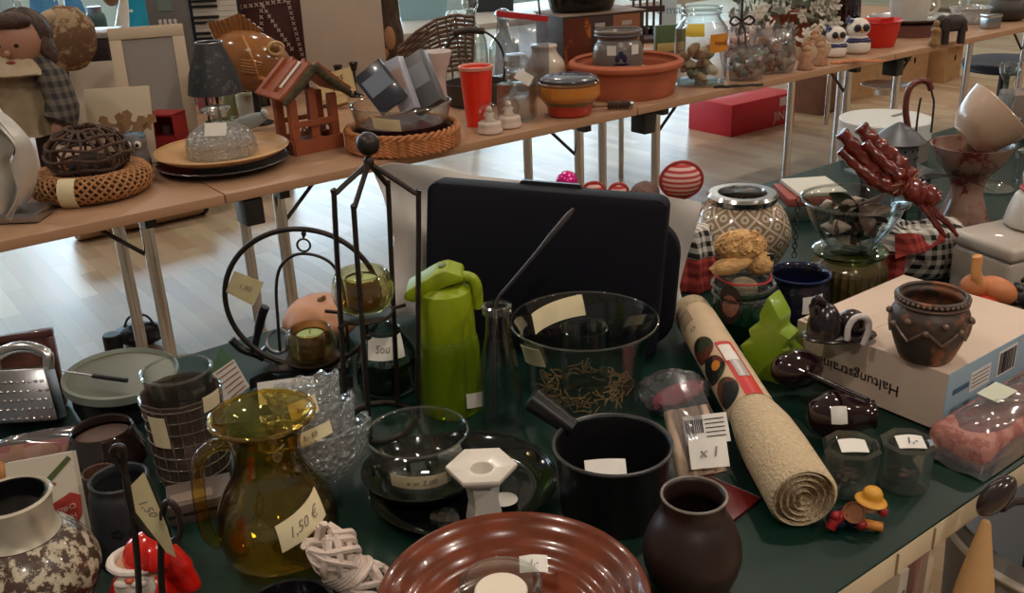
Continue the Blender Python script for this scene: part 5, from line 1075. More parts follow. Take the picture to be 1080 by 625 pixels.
b = B(); b.lathe(smooth_prof(prof([(.975, .91), (.91, .5), (.73, .08), (.4, -.18), (0, -.20)], r2, r2)), 44); obj('white_inside', b, mat('tin_white', (206, 208, 204), .3), t)
# black hoop handle basket edge
fb = W(1030, 268); t = thing('black_hoop', 'flat black metal hoop curving over the table between the goblet and gingham bag', 'handle', (fb.x, fb.y, T+G), FACE); P = Plane(fb)
b = B(); pts = _s3([tuple(P.p(952, 262)), tuple(P.p(955, 215)), tuple(P.p(975, 190)), tuple(P.p(1005, 190)), tuple(P.p(1040, 202)), tuple(P.p(1075, 225)), tuple(P.p(1100, 268))], 8)
b.grid([[Vector(p)+Vector((0, -.012, 0)), Vector(p)+Vector((0, .012, 0))] for p in pts]); bmesh.ops.solidify(b.bm, geom=b.bm.faces[:], thickness=.010); obj('hoop_band', b, mat('black_band', (34, 34, 38), .25, .5), t)
b = B(); b.box(.30, .05, .006, Tr(.11, 0, 0)); obj('hoop_foot', b, BLACKP, t)
# crystal candlestick
f = fith(1046, 98, 26, .27); f = list(f); f[0], f[1] = 2.06, 1.06; f[2] = .30
for i, (xx, yy, hh, lb) in enumerate(((2.10, .955, .27, 'tall cut-crystal candlestick with hanging prisms at the far right'), (2.28, 1.13, .30, 'tall cut-crystal candlestick standing behind the prism candlestick at the right edge'))):
    t = thing('crystal_candlestick', lb, 'candlestick', (xx, yy, T+G), 0, 'crystal candlesticks'); r = .03
    b = B(); b.lathe(smooth_prof([(0, 0), (.045, 0), (.046, .008), (.02, .02), (.010, .04), (.016, .07), (.010, .10), (.018, hh*.5), (.030, hh*.55), (.040, hh*.58), (.012, hh*.62), (.018, hh*.75), (.010, hh*.85), (.022, hh*.93), (.024, hh), (.016, hh), (.012, hh*.93), (0, hh*.92)], 3), 12); obj('stick', b, GLASSD, t, ang=15)
    b = B()
    for q in range(10): a = 2*PI*q/10; b.lathe([(0, 0), (.004, .012), (.0045, .06), (.002, .08), (0, .082)], 6, Tr(.040*math.cos(a), .040*math.sin(a), hh*.58-.082))
    obj('prisms', b, GLASSD, t, ang=10)
# clear gift bag behind bowl
fb = W(1040, 170); P = Plane(fb+Vector((.35, .05, 0))); t = thing('cellophane_gift', 'grey-brown parcel in tied clear cellophane behind the tilted bowl', 'gift', (P.o.x, P.o.y, T+G), FACE); k = P.s1()
z1 = P.p(1040, 98).z
b = B(); b.box(70*k, .10, z1, Tr(0, 0, 0), .006); obj('parcel', b, mat('taupe_card', (128, 112, 104), .6), t)
b = B(); b.lathe(smooth_prof([(.05, z1), (.02, z1+.02), (.012, z1+.03), (.03, z1+.055), (.055, z1+.085)]), 30, None, lambda q, a, z: (q*(1+.25*math.sin(7*a)), z+.008*math.sin(5*a)*(z > z1+.04))); obj('cellophane_ruff', b, FILM, t)
# books/boxes behind leaf bowl
for i, (px0, y0, x1, z0, hh, c, lb, tx) in enumerate(((822, 224, .15, 0, .034, (70, 84, 76), 'flat green-grey carton behind the leaf bowl, under the red one', ''), (826, 214, .14, .035, .018, (150, 70, 60), 'flat red carton lying on the green-grey carton behind the leaf bowl', ''), (842, 200, .11, .054, .010, (206, 202, 190), 'flat white carton lying on top of the cartons behind the leaf bowl', ''))):
    fb = W(846, 226); t = thing('flat_carton', lb, 'box', (fb.x+.02+.006*i, fb.y+.0, T+G+z0), FACE+R(4*i-4), 'flat cartons behind the leaf bowl'); b = B(); b.box(x1, .13, hh, None, .002); obj('carton_body', b, mat('carton_%d' % i, c, .6), t)
    if tx: b = B(); b.box(.06, .0006, .014, Tr(.01, -.0656, .003)); obj('label_panel', b, mat('dark_label', (70, 40, 36), .6), t); text(tx, .010, WPAPER, t, Tr(.01, -.0664, .010) @ Rx(PI/2))
# striped fabric hearts, pine cone, pink bauble behind the bag -- on a hidden shoe box
fb = W(668, 268); fb = fb+Vector((.0, .07, 0)); P = Plane(fb); k = P.s1()
t = thing('shoe_box', 'plain brown shoe box behind the white bag, under the striped fabric balls', 'box', (fb.x-.085, fb.y, T+G), FACE); zb_ = .10
b = B(); b.box(.38, .12, zb_-.028, None, .002); obj('box_base', b, KRAFT, t); b = B(); b.box(.384, .124, .027, Tr(0, 0, zb_-.028), .002); obj('box_lid', b, KRAFT, t)
STR = pattern_mat('red_stripes', 'stripe_z', (206, 170, 160), (170, 52, 52), 95, .8)
for i, (x, y, rw, lb) in enumerate(((626, 207, 11, 'smallest striped red and white fabric ball, left of the pine cone'), (652, 204, 9.5, 'striped red and white fabric ball directly left of the pine cone'), (717, 222, 21, 'largest striped red and white fabric ball, right of the pine cone'))):
    c = P.p(x, y); r = rw*k; t = thing('striped_fabric_ball', lb, 'ornament', (P.o+Rz(FACE) @ Vector((c.x, 0, zb_+.0036)))[:], FACE, 'striped fabric balls')
    ch = max(c.z-zb_, r*.9)
    b = B(); b.ell(r, r*.9, ch*.98, Tr(0, 0, ch), 32, 20); obj('ball', b, STR, t)
    b = B(); b.tube([(r*1.01*math.sin(a), -r*.2+r*.9*math.cos(a)*.0, ch+ch*math.cos(a)) for a in [2*PI*j/28 for j in range(28)]], .004, 6, True); obj('red_band', b, mat('band_red', (150, 40, 38), .7), t)
c = P.p(679.5, 205); t = thing('pine_cone', 'grey-brown pine cone between the striped fabric balls', 'pine cone', (P.o+Rz(FACE) @ Vector((c.x, -.01, zb_+.0022)))[:], FACE); ch = max(c.z-zb_-.0, .02); r = 14.5*k
b = B(); b.ell(r*.7, r*.7, ch*.8, Tr(0, 0, ch))
for i in range(130):
    z = 1-2*(i+.5)/130; a = i*2.39996; q = math.sqrt(1-z*z); M = Tr(r*.88*q*math.cos(a), r*.88*q*math.sin(a), ch+ch*.9*z) @ Rz(a) @ Ry(R(35)); b.ell(.007, .0055, .0022, M, 8, 5)
obj('cone_scales', b, mat('cone_brown', (104, 78, 72), .7, var=.3, vscale=50), t)
c = P.p(598, 192); t = thing('pink_glitter_bauble', 'shiny pink bauble peeking over the white bag', 'bauble', (P.o+Rz(FACE) @ Vector((c.x, 0, zb_+.001)))[:], FACE); r = 11.5*k; ch = max(c.z-zb_, r)
b = B(); b.lathe(smooth_prof([(0, 0), (r*.7, 0), (r*.5, .006), (r*.3, ch-r*.9)]), 20); obj('stand', b, FILM, t)
b = B(); b.ell(r, r, r, Tr(0, 0, ch), 24, 16, lambda v: 1+.04*noise.noise(v*9)); obj('ball', b, mat('hot_pink', (206, 30, 130), .15, .4, coat=.6), t)
# gingham cloth strip between bag and patterned vase
fb = W(728, 318); t = thing('gingham_cloth', 'gathered gingham cloth, black checked above red, hanging between white bag and patterned vase', 'cloth', (fb.x+.06, fb.y+.05, T+G), FACE); P = Plane(Vector((fb.x+.06, fb.y+.05, T)))
z1 = P.p(730, 240).z; zm = P.p(730, 268).z; k = P.s1()
fold = lambda q, a, z: (q*(1+.12*math.sin(7*a)), z)
b = B(); b.lathe(smooth_prof([(0, zm), (20*k, zm), (19*k, zm+(z1-zm)*.4), (14*k, z1), (0, z1+.002)]), 48, None, fold); obj('black_checked_part', b, GB, t)
b = B(); b.lathe(smooth_prof([(0, 0), (24*k, 0), (22*k, zm*.5), (19*k, zm), (0, zm)]), 48, None, fold); obj('red_checked_part', b, GR, t)
# ================================================================== FAR TABLE, left to right
def PF(px, py, name, label, cat, dv=0, z0=T, rot=0, group=None):
    """a thing on the far table whose base sits at a pixel; returns thing, plane, metres per pixel"""
    q = W(px, py, z0)+Vector((0, dv, 0))
    if dv:
        for _ in range(12): q.x += (px-proj(q)[0])*mpp(q)*1.1
    t = thing(name, label, cat, (q.x, q.y, z0+G), FACE+rot, group); P = Plane(q); return t, P, P.s1()
def face_mat(): return mat('porcelain_skin', (176, 128, 106), .45)
# doll
t, P, k = PF(42, 186, 'porcelain_doll', 'porcelain doll with brown hair, pale apron and plaid sleeves standing at the far left', 'doll')
hd = P.p(21, 43)
b = B(); zs = P.p(40, 138).z; zt = P.p(40, 74).z; zn = P.p(30, 57).z
FAB = mat('apron_cream', (150, 132, 104), .85, var=.1, vscale=30)
b.lathe(smooth_prof([(0, zs+.004), (.115, zs), (.118, zs+.006), (.09, zs+(zt-zs)*.5), (.062, zt-.01), (.066, zt+.02), (.04, zn), (0, zn+.004)]), 60, Tr(.0, 0, 0) @ Matrix.Diagonal((1, .7, 1, 1)), lambda q, a, z: (q*(1+.11*math.sin(10*a)*max(0, min(1, (zt-z)/(zt-zs)))), z)); dr = obj('dress', b, FAB, t)
b = B(); b.ell(25*k, 24*k, 28*k, Tr(hd.x, -.005, hd.z), 32, 20, lambda v: 1-.08*max(0, -v.z)*abs(v.x))
head = obj('head', b, face_mat(), t)
ry = -.005-24*k
b = B()
for sx in (-.42, .42): b.ell(2.6*k, 1.5*k, 2.0*k, Tr(hd.x-2*k+sx*21*k, ry*.94, hd.z-2*k))
obj('eyes', b, mat('doll_eyes', (40, 26, 22), .15), head)
b = B(); b.ell(3*k, 3*k, 3.4*k, Tr(hd.x-2*k, ry-.003, hd.z-9*k)); obj('nose', b, face_mat(), head)
b = B(); b.ell(5*k, 1.6*k, 2*k, Tr(hd.x-2*k, ry*.93-.002, hd.z-18*k)); obj('mouth', b, mat('doll_lips', (142, 60, 54), .35), head)
b = B(); b.ell(27.5*k, 26*k, 25*k, Tr(hd.x+1*k, .020, hd.z+6*k), 32, 20, lambda v: 1+.04*math.sin(18*math.atan2(v.y, v.x))); b.ell(22*k, 12*k, 9*k, Tr(hd.x, -.005-13*k, hd.z+20*k), 24, 12, lambda v: 1+.05*math.sin(16*v.x)); b.ell(7*k, 13*k, 20*k, Tr(hd.x+23*k, .012, hd.z-7*k) @ Ry(R(-12)), 16, 12); b.ell(7*k, 13*k, 20*k, Tr(hd.x-23*k, .012, hd.z-7*k) @ Ry(R(12)), 16, 12); obj('hair', b, mat('brown_hair', (70, 46, 34), .6, var=.4, vscale=90, bump=.8, bscale=140), t)
b = B(); b.lathe([(.022, zn+.016), (.045, zn+.010), (.075, zn-.016), (.098, zn-.046), (.095, zn-.050), (.07, zn-.022), (.03, zn+.006)], 48, Tr(hd.x*.6, -.012, 0) @ Matrix.Diagonal((1, .8, 1, 1)), lambda q, a, z: (q*(1+.035*math.sin(14*a)), z-.012*max(0, math.cos(2*a))*(q > .06)))
obj('collar', b, mat('collar_cream', (186, 168, 140), .85), dr)
b = B(); PLD = pattern_mat('plaid', 'gingham', (104, 96, 84), (48, 46, 48), 32, .85)
for s in (-1, 1): b.tube(spath([(s*.055, -.005, zn-.006), (s*.105, -.02, zn-.06), (s*.128, -.04, zn-.14), (s*.118, -.06, zs+.03)]), [.03]*5+[.042]*5+[.045]*5+[.03], 16)
obj('plaid_sleeves', b, PLD, t)
for s in (-1, 1): b = B(); b.ell(.020, .016, .026, Tr(s*.114, -.063, zs+.012)); obj('hand', b, face_mat(), t)
b = B()
for s in (-1, 1): b.tube([(s*.035, 0, .02), (s*.04, 0, zs+.02)], .024, 14); b.ell(.026, .04, .018, Tr(s*.036, -.015, .018))
obj('legs', b, mat('doll_stocking', (50, 36, 34), .7), t)
# patterned hat / plush behind doll
t, P, k = PF(78, 152, 'patterned_cloth_hat', 'brown and cream patterned plush cap behind the shoulder of the doll', 'hat', .05)
c = P.p(70, 42)
b = B(); b.lathe(smooth_prof([(0, .0), (.05, 0), (.05, .006), (.012, .02), (.012, c.z-.06)]), 24); obj('display_stand', b, BLACKP, t)
PLU = pattern_mat('plush_pattern', 'speck', (112, 82, 58), (170, 146, 116), 14, .9, thr=.5)
b = B(); b.ell(30*k, .07, 33*k, Tr(c.x-.00, 0, c.z) @ Ry(R(25)), 30, 20, lambda v: 1+.06*noise.noise(v*3)); obj('cap_body', b, PLU, t)
b = B(); b.ell(14*k, .05, 9*k, Tr(c.x-10*k, -.02, c.z+20*k) @ Ry(R(-25))); obj('cream_patch', b, mat('plush_cream', (176, 152, 122), .9), t)
# silver sculpture on base
t, P, k = PF(12, 231, 'silver_sculpture', 'brushed silver curved leaf sculpture on a mirror base at the left edge', 'sculpture')
b = B(); b.box(92*k, .10, 10*k, Tr(-8*k, 0, 0), .003); obj('mirror_base', b, STEEL, t)
SILV = mat('brushed_silver', (206, 202, 194), .34, .35, var=.08, vscale=20)
def leaf(pts, m, name, d): b = B(); b.prism([(lambda q: (q.x, q.z))(P.p(x, y)) for x, y in pts], d, None, .004); obj(name, b, m, t)
ol = [(-40, 150), (-18, 124), (0, 118), (14, 128), (30, 146), (40, 168), (42, 190), (34, 206), (24, 218), (12, 224), (2, 214), (-10, 206), (-30, 190)]
il = [(-2, 128), (8, 134), (17, 146), (21, 156), (17, 162), (10, 156), (4, 146)]
def bulge(le, ri, name, d):
    b = B(); n = max(len(le), len(ri))
    L_ = [P.p(*q) for q in le]; R_ = [P.p(*q) for q in ri]
    L_ = [Vector(q) for q in _s3([tuple(q) for q in L_], 6)]; R_ = [Vector(q) for q in _s3([tuple(q) for q in R_], 6)]
    b.sheet(lambda u, v: _pl(R_, v).lerp(_pl(L_, v), u)+Vector((0, -d*math.sin(u*PI)**.8-.01*math.sin(v*PI), 0)), 16, 30, .008); b.bm.normal_update(); obj(name, b, SILV, t)
def _pl(pts, u):
    q_ = u*(len(pts)-1); i = min(int(q_), len(pts)-2); return pts[i].lerp(pts[i+1], q_-i)
bulge([(-4, 117), (-24, 132), (-38, 160), (-34, 190), (-16, 212), (6, 225)], [(-3, 117), (8, 136), (17, 156), (13, 172), (22, 192), (16, 225)], 'left_leaf', .045)
bulge([(-2, 117), (11, 133), (24, 152), (15, 172), (25, 194), (18, 225)], [(-1, 116), (18, 130), (35, 150), (42, 176), (36, 204), (20, 225)], 'right_leaf', .055)
b = B(); b.tube([P.p(12, 219), P.p(12, 231)], .012, 12); obj('foot_stem', b, SILV, t)
# wicker ring
f = fit(99, 196, 122, 219, 1.0); q = W(100, 204); t = thing('wicker_ring', 'light wicker wreath ring with a paper price tag under the dark wicker ball', 'wreath', (q.x, q.y, T+G), FACE); P = Plane(q); k = P.s1(); r0 = 47*k; r1 = 14*k
b = B()
b.lathe([(r0+r1*.8*math.cos(a), r1*.8+r1*.8*math.sin(a)) for a in [2*PI*i/14 for i in range(15)]], 48)
obj('core', b, WICKD, t)
b = B(); NS = 5
for s in range(20):
    path = []
    for i in range(60):
        u = i/60*2*PI; w_ = (4 if s % 2 else -5)*u+2*PI*s/20; path.append(((r0+r1*math.cos(w_))*math.cos(u), (r0+r1*math.cos(w_))*math.sin(u), r1+r1*.94*math.sin(w_)))
    b.tube(path, .0034, 5, True)
obj('woven_strands', b, WICK, t)
b = B(); b.sheet(lambda u, v: Vector(((u-.5)*17*k-.004, -(r0+(r1+.006)*math.cos((v-.5)*2.4)), r1+(r1+.006)*math.sin((v-.5)*2.4)+.0)), 4, 10, .0006); obj('price_tag', b, PAPER, t)
# dark wicker ball
t = thing('wicker_ball', 'dark brown open wicker ball basket sitting in the wicker ring', 'basket', (q.x+.004, q.y+.004, T+.034), FACE); zz = P.p(98, 134).z-.034; rb = 41*k; ex = lambda th: math.sin(th)**(.8 if th > PI/2 else 1.5)
b = B(); random.seed(9)
for i in range(18):
    a = 2*PI*i/18
    b.tube([(rb*ex(th)*math.cos(a+.1*math.sin(3*th+i)), rb*ex(th)*math.sin(a+.1*math.sin(3*th+i)), zz*(.5-.5*math.cos(th))) for th in [.25+(PI-.5)*j/16 for j in range(17)]], .0042, 6)
for j in range(7):
    th = .45+(PI-.8)*j/6; b.tube([(rb*1.02*ex(th)*math.cos(a), rb*1.02*ex(th)*math.sin(a), zz*(.5-.5*math.cos(th))+.004*math.sin(5*a+j)) for a in [2*PI*i/36 for i in range(36)]], .0045, 6, True)
obj('woven_canes', b, WICKD, t)
b = B(); b.ell(rb*.5, rb*.5, zz*.25, Tr(0, 0, zz*.28), 24, 14, lambda v: 1+.12*noise.noise(v*4)); obj('inner_stuffing', b, mat('dark_stuffing', (60, 44, 38), .9, var=.4, vscale=60), t)
# frames: (leaning) white frame
def panel(px, py, w, h, name, label, cat, m, lean=10, yaw=0, dv=0, th=.012, inner=None, im=None, group=None):
    px += (650-px)/2500*h*.5
    t, P, k = PF(px, py, name, label, cat, dv, rot=yaw); t.rotation_euler = (R(-lean), 0, FACE+yaw); w, h = w*k, h*k
    if inner is None:
        b = B(); b.box(w, th, h, None, .002); obj('panel_board', b, m, t)
    else:
        f_ = inner*k; b = B()
        for (x0, z0, x1, z1) in ((-w/2, 0, w/2, f_), (-w/2, h-f_, w/2, h), (-w/2, f_, -w/2+f_, h-f_), (w/2-f_, f_, w/2, h-f_)): b.prism([(x0, z0), (x1, z0), (x1, z1), (x0, z1)], th, None, .002)
        obj('moulding', b, m, t); b = B(); b.box(w-2*f_, th*.4, h-2*f_, Tr(0, .001, f_)); obj('picture_panel', b, im, t)
    return t, k
FW_ = mat('frame_beige', (196, 176, 150), .5)
panel(162, 168, 74, 126, 'picture_frame', 'beige wooden picture frame with a grey blank panel left of the black lamp shade', 'frame', FW_, 14, R(16), .13, .02, 12, mat('grey_glass_panel', (140, 130, 122), .3))
panel(124, 164, 66, 80, 'blank_canvas', 'blank cream canvas standing in front of the beige picture frame', 'canvas', mat('canvas_cream', (196, 180, 156), .8), 16, R(6), -.13)
panel(104, 140, 54, 74, 'white_board', 'larger pale board behind the blank canvas near the doll', 'board', mat('board_pale', (190, 176, 160), .8), 12, R(10), -.02)
# leaf decoration + owl + red box
t, P, k = PF(128, 160, 'dried_leaf_spray', 'tan dried leaf spray in front of the blank canvas', 'decoration', -.235)
b = B(); random.seed(12)
for (x, y, an) in ((100, 134, -60), (114, 128, -25), (128, 126, 0), (135, 122, 12), (147, 126, 40), (155, 124, 52), (122, 136, -40), (142, 136, 30)):
    p = P.p(x, y+6); M = Tr(p.x, random.uniform(-.012, .006), p.z) @ Ry(R(an)); s = 12*k
    b.prism([(0, -s*1.2), (s*.35, -s*.2), (s*.7, -s*.1), (s*.3, s*.25), (s*.45, s*.8), (0, s*1.1), (-s*.45, s*.8), (-s*.3, s*.25), (-s*.7, -s*.1), (-s*.35, -s*.2)], .003, M)
    b.tube([(0, 0, .003), (p.x*.5, 0, p.z*.5), tuple(p)], .0016, 5)
b.lathe([(0, 0), (.03, 0), (.03, .004), (0, .004)], 20); obj('leaves', b, mat('tan_leaf', (158, 122, 88), .8, var=.15, vscale=40), t)
t, P, k = PF(150, 184, 'owl_figure', 'small grey-blue owl figure between the wicker ball and the plates', 'figurine')
h = P.p(153, 141).z; r = 11.5*k
b = B(); b.lathe(smooth_prof([(0, 0), (r*.8, 0), (r*1.05, h*.3), (r*.9, h*.6), (r*.95, h*.8), (r*.6, h*.98), (0, h*1.0)]), 28); obj('owl_body', b, mat('owl_grey', (112, 104, 104), .6, var=.25, vscale=50), t)
b = B()
for s in (-1, 1): b.lathe([(0, h*.86), (r*.35, h*.9), (r*.1, h*1.06), (0, h*1.07)], 10, Tr(s*r*.55, 0, 0))
b.ell(r*.95, r*.7, h*.10, Tr(0, -.0, h*.92)); obj('blue_cap', b, mat('owl_blue', (84, 112, 134), .5), t)
b = B()
for s in (-1, 1): b.ell(r*.34, r*.2, r*.36, Tr(s*r*.4, -r*.82, h*.76))
ey = obj('eye_rings', b, WHITEC, t)
b = B()
for s in (-1, 1): b.ell(r*.17, r*.12, r*.18, Tr(s*r*.4, -r*1.0, h*.76))
obj('pupils', b, BLACKP, ey)
b = B(); b.lathe([(0, 0), (r*.16, 0), (0, -r*.4)], 8, Tr(0, -r*.95, h*.68)); obj('beak', b, mat('beak_tan', (170, 130, 80), .5), t)
t, P, k = PF(182, 164, 'red_box', 'small open red box between the owl and the glass cloche', 'box', 0, rot=R(-14))
w_, d_, h = 30*k, .07, 46*k
b = B(); b.box(w_, .006, h, Tr(0, d_/2, 0)); b.box(.006, d_, h, Tr(-w_/2, 0, 0)); b.box(.006, d_, h, Tr(w_/2, 0, 0)); b.box(w_+.006, d_+.006, .006, Tr(0, 0, h-.006)); b.box(w_, d_, .006); b.box(w_, d_, .006, Tr(0, 0, h*.45)); b.box(w_, .006, h*.45, Tr(0, -d_/2, 0)); obj('box_case', b, mat('box_red', (150, 32, 34), .5), t)
b = B(); b.lathe([(0, 0), (.018, 0), (.018, .03), (0, .032)], 20, Tr(.0, 0, h*.45+.006)); obj('inner_item', b, mat('dark_item', (60, 34, 32), .5), t)
# plates + cloche
f = fit(235, 165, 138, 197, .80); f = list(f); hp = .022
q = W(237, 176); t = thing('lace_edged_plate', 'dark plate with a lacy silver rim under the wooden plate', 'plate', (q.x, q.y, T+G)); k = mpp(q); r = 67*k
b = B(); b.vessel(smooth_prof([(r*.55, 0), (r*.6, .003), (r*.8, .010), (r*1.0, .022)]), .004, 84, None, lambda a_, a, z: (a_*(1+.018*abs(math.sin(14*a))*(a_ > r*.9)), z+.003*abs(math.sin(14*a))*(a_ > r*.9))); obj('plate_body', b, mat('silver_plate', (110, 102, 104), .35, .6, var=.2, vscale=40), t)
t = thing('wooden_plate', 'light wooden plate with a thin rim carrying the glass cloche', 'plate', (q.x, q.y, T+.0285)); r = 69*k
b = B(); b.vessel(smooth_prof([(r*.6, 0), (r*.66, .003), (r*.86, .012), (r*.99, .026), (r*1.0, .030)]), .006, 72); obj('plate_body', b, mat('pale_wood', (206, 164, 116), .4, var=.12, vscale=14), t)
t = thing('glass_cloche', 'cut-glass cloche with a knob and paper tag standing on the wooden plate', 'cloche', (q.x, q.y, T+.0285+.0135)); P = Plane(Vector((q.x, q.y, T+.035))); h = P.p(234, 132).z; r = 36*k
pr = smooth_prof([(r, 0), (r*1.0, h*.15), (r*.96, h*.5), (r*.7, h*.85), (r*.3, h*1.0), (r*.12, h*1.04)])
b = B(); b.lathe(pr+[(max(a-.004, .001), z-.003) for a, z in reversed(pr)], 60, None, lambda a_, a, z: (a_*(1+.018*math.sin(20*a)), z)); obj('dome', b, CUT, t, ang=20)
b = B(); b.lathe(smooth_prof([(0, h*1.03), (r*.14, h*1.03), (r*.13, h*1.2), (r*.38, h*1.38), (r*.42, h*1.5), (r*.2, h*1.58), (0, h*1.58)]), 24); obj('knob', b, GLASSD, t)
tag_flat(t, 22*k, 14*k, Tr(.0, 0, h*.96) @ Rz(FACE) @ Tr(.012, -r*.72, 0) @ Rx(R(55)), '', WPAPER)
# lamp with black shade
t, P, k = PF(237, 166, 'table_lamp', 'small table lamp with a dark patterned cone shade left of the fish', 'lamp', .11)
z0, z1 = P.p(222, 98).z, P.p(222, 45).z
b = B(); b.lathe(smooth_prof([(0, 0), (.042, 0), (.042, .008), (.012, .018), (.006, .03)]), 28); b.tube([(0, 0, .02), (0, 0, z1-.02)], .005, 8); b.tube([(-.034, 0, .006), (-.034, 0, z0+.01)], .004, 8); b.tube([(.0, .0, z0+.03), (-.034, 0, z0+.01)], .003, 6); obj('stand', b, IRON, t)
b = B(); pr = [(28*k, z0), (24*k, z0+(z1-z0)*.4), (13*k, z1)]; b.lathe(pr+[(a-.002, z) for a, z in reversed(pr)], 48); sh = obj('lamp_shade', b, pattern_mat('shade_print', 'speck', (42, 44, 48), (84, 84, 84), 40, .5, thr=.55), t)
b = B(); b.tube([(13*k*math.cos(a), 13*k*math.sin(a), z1) for a in [2*PI*i/28 for i in range(28)]], .003, 6, True); obj('shade_ring', b, STEEL, sh)
# fish
t, P, k = PF(268, 140, 'ceramic_fish', 'glossy golden-brown ceramic fish with ribbed fin facing right and down', 'ornament', .14)
FISH = mat('fish_glaze', (150, 98, 52), .16, var=.25, vscale=12, coat=.6)
c = P.p(264, 60)
b = B(); b.ell(43*k, 25*k, 31*k, Tr(c.x+2*k, 0, c.z-5*k) @ Ry(R(18)), 44, 28, lambda v: 1-.16*max(0, v.x)**2*abs(v.z)); fb_ = obj('fish_body', b, FISH, t)
def rib(pts0, pts1, nr, name):
    b = B(); n = len(pts0)
    b.sheet(lambda u, v: (lambda a, c2: a.lerp(c2, v)+Vector((0, -.004*math.sin(u*nr*2*PI), 0)))(_pl(pts0, u), _pl(pts1, u)), nr*6, 6, .008); obj(name, b, mat('fin_glaze', (150, 100, 56), .2, var=.15, vscale=20, coat=.5), t)
def _pl(pts, u):
    q_ = u*(len(pts)-1); i = min(int(q_), len(pts)-2); return pts[i].lerp(pts[i+1], q_-i)
rib([P.p(228, 48), P.p(240, 38), P.p(256, 32), P.p(272, 36)], [P.p(218, 24), P.p(232, 22), P.p(252, 14), P.p(274, 30)], 11, 'top_fin')
b = B(); p = P.p(264, 71, -26*k); M = Tr(p.x, p.y+.004, p.z) @ Ry(R(10))
for i in range(5): b.ell(11*k, 3*k, 2.2*k, M @ Tr(0, -abs(i-2)*-.002, (i-2)*2.8*k))
obj('side_fin', b, mat('fin_glaze', (150, 100, 56), .2), t)
b = B(); e1 = P.p(291, 51, -17*k); e2 = P.p(283, 62, -21*k)
for e in (e1,): b.tube([(e.x+7*k*math.cos(a), e.y+3*k*math.cos(a)+.0, e.z+6*k*math.sin(a)) for a in [2*PI*i/20 for i in range(20)]], 1.6*k, 8, True)
eye = obj('eye_ring', b, mat('fish_eye_ring', (206, 170, 120), .15, coat=.5), t)
b = B(); b.ell(4*k, 3*k, 4*k, Tr(e1.x, e1.y-.004, e1.z)); obj('pupil', b, mat('fish_pupil', (120, 80, 48), .1, coat=.6), eye)
b = B(); b.tube(spath([P.p(274, 82, -24*k), P.p(284, 84, -20*k), P.p(292, 76, -14*k), P.p(297, 64, -8*k)]), 2.2*k, 8); b.tube(spath([P.p(256, 38, -12*k), P.p(264, 56, -27*k), P.p(270, 72, -26*k), P.p(274, 84, -22*k)]), 1.4*k, 8); obj('lip_line', b, mat('fish_lip', (196, 136, 80), .2, coat=.5), t)
b = B(); b.lathe([(0, 0), (.05, 0), (.05, .006), (.014, .016), (.012, c.z-22*k)], 20, Tr(c.x, 0, 0)); obj('stand', b, BLACKP, t)
# keyboard
t, P, k = PF(241, 128, 'keyboard', 'upright electronic keyboard with white and black keys behind the lamp shade', 'keyboard', .42)
hk = P.p(214, -28).z; wk = 46*k
b = B(); b.box(wk*1.25, .05, hk, Tr(-wk*.12, .03, 0), .006); obj('keyboard_case', b, mat('keyboard_case', (36, 36, 42), .4), t)
b = B(); n = 24
for i in range(n): b.box(wk*.98, .008, hk/n*.94, Tr(0, 0, hk*i/n), .0008, 1)
obj('white_keys', b, WHITEC, t)
b = B()
for i in range(n):
    if i % 7 not in (2, 6): b.box(wk*.55, .012, hk/n*.5, Tr(-wk*.2, -.007, hk*(i+.75)/n), .001, 1)
obj('black_keys', b, BLACKP, t)
t, P, k = PF(194, 126, 'grey_electronic_panel', 'grey electronic device panel standing upright left of the keyboard', 'device', .30)
hk = P.p(178, -30).z
b = B(); b.box(40*k, .05, hk, Tr(0, 0, 0), .006); obj('casing', b, mat('device_grey', (112, 110, 108), .4), t)
b = B(); b.box(14*k, .004, 22*k, Tr(0, -.026, hk*.72)); obj('display', b, mat('display_green', (120, 140, 130), .2), t)
b = B()
for i in range(4): b.box(3*k, .006, 5*k, Tr((i-1.5)*5*k, -.026, hk*.62), .0008)
obj('buttons', b, WHITEC, t)
# dark red patterned cushion
t, P, k = PF(290, 128, 'embroidered_cushion', 'dark red cushion with white cross-stitch pattern behind the fish', 'cushion', .57)
CU = mat('cushion_red', (72, 34, 30), .85, var=.1, vscale=30); zt = P.p(285, -20).z; xl, xr = P.p(232, 40).x, P.p(334, 40).x
b = B(); b.sheet(lambda u, v: Vector((xl+(xr-xl)*u+(.02*math.sin(v*PI))*(u-.5), -.05*math.sin(u*PI)**.6*math.sin(v*PI)**.6, zt*v)), 20, 20, .03); cu = obj('cushion_body', b, CU, t)
b = B(); b.sheet(lambda u, v: Vector((xl+(xr-xl)*(.90+.1*u)+.018*math.sin(v*PI)*.5, -.012-.05*math.sin((.9+.1*u)*PI)**.6*math.sin(v*PI)**.6, zt*v)), 6, 20, .004); obj('brown_border', b, mat('cushion_border', (120, 74, 50), .85), t)
b = B(); WS = mat('stitch_white', (190, 172, 160), .8)
def cu_pt(x, y):
    p = P.p(x, y); u = (p.x-xl)/(xr-xl); v = max(0, min(1, p.z/zt)); u = max(.02, min(.98, u)); return Vector((p.x, -.05*math.sin(u*PI)**.6*math.sin(v*PI)**.6-.005, p.z))
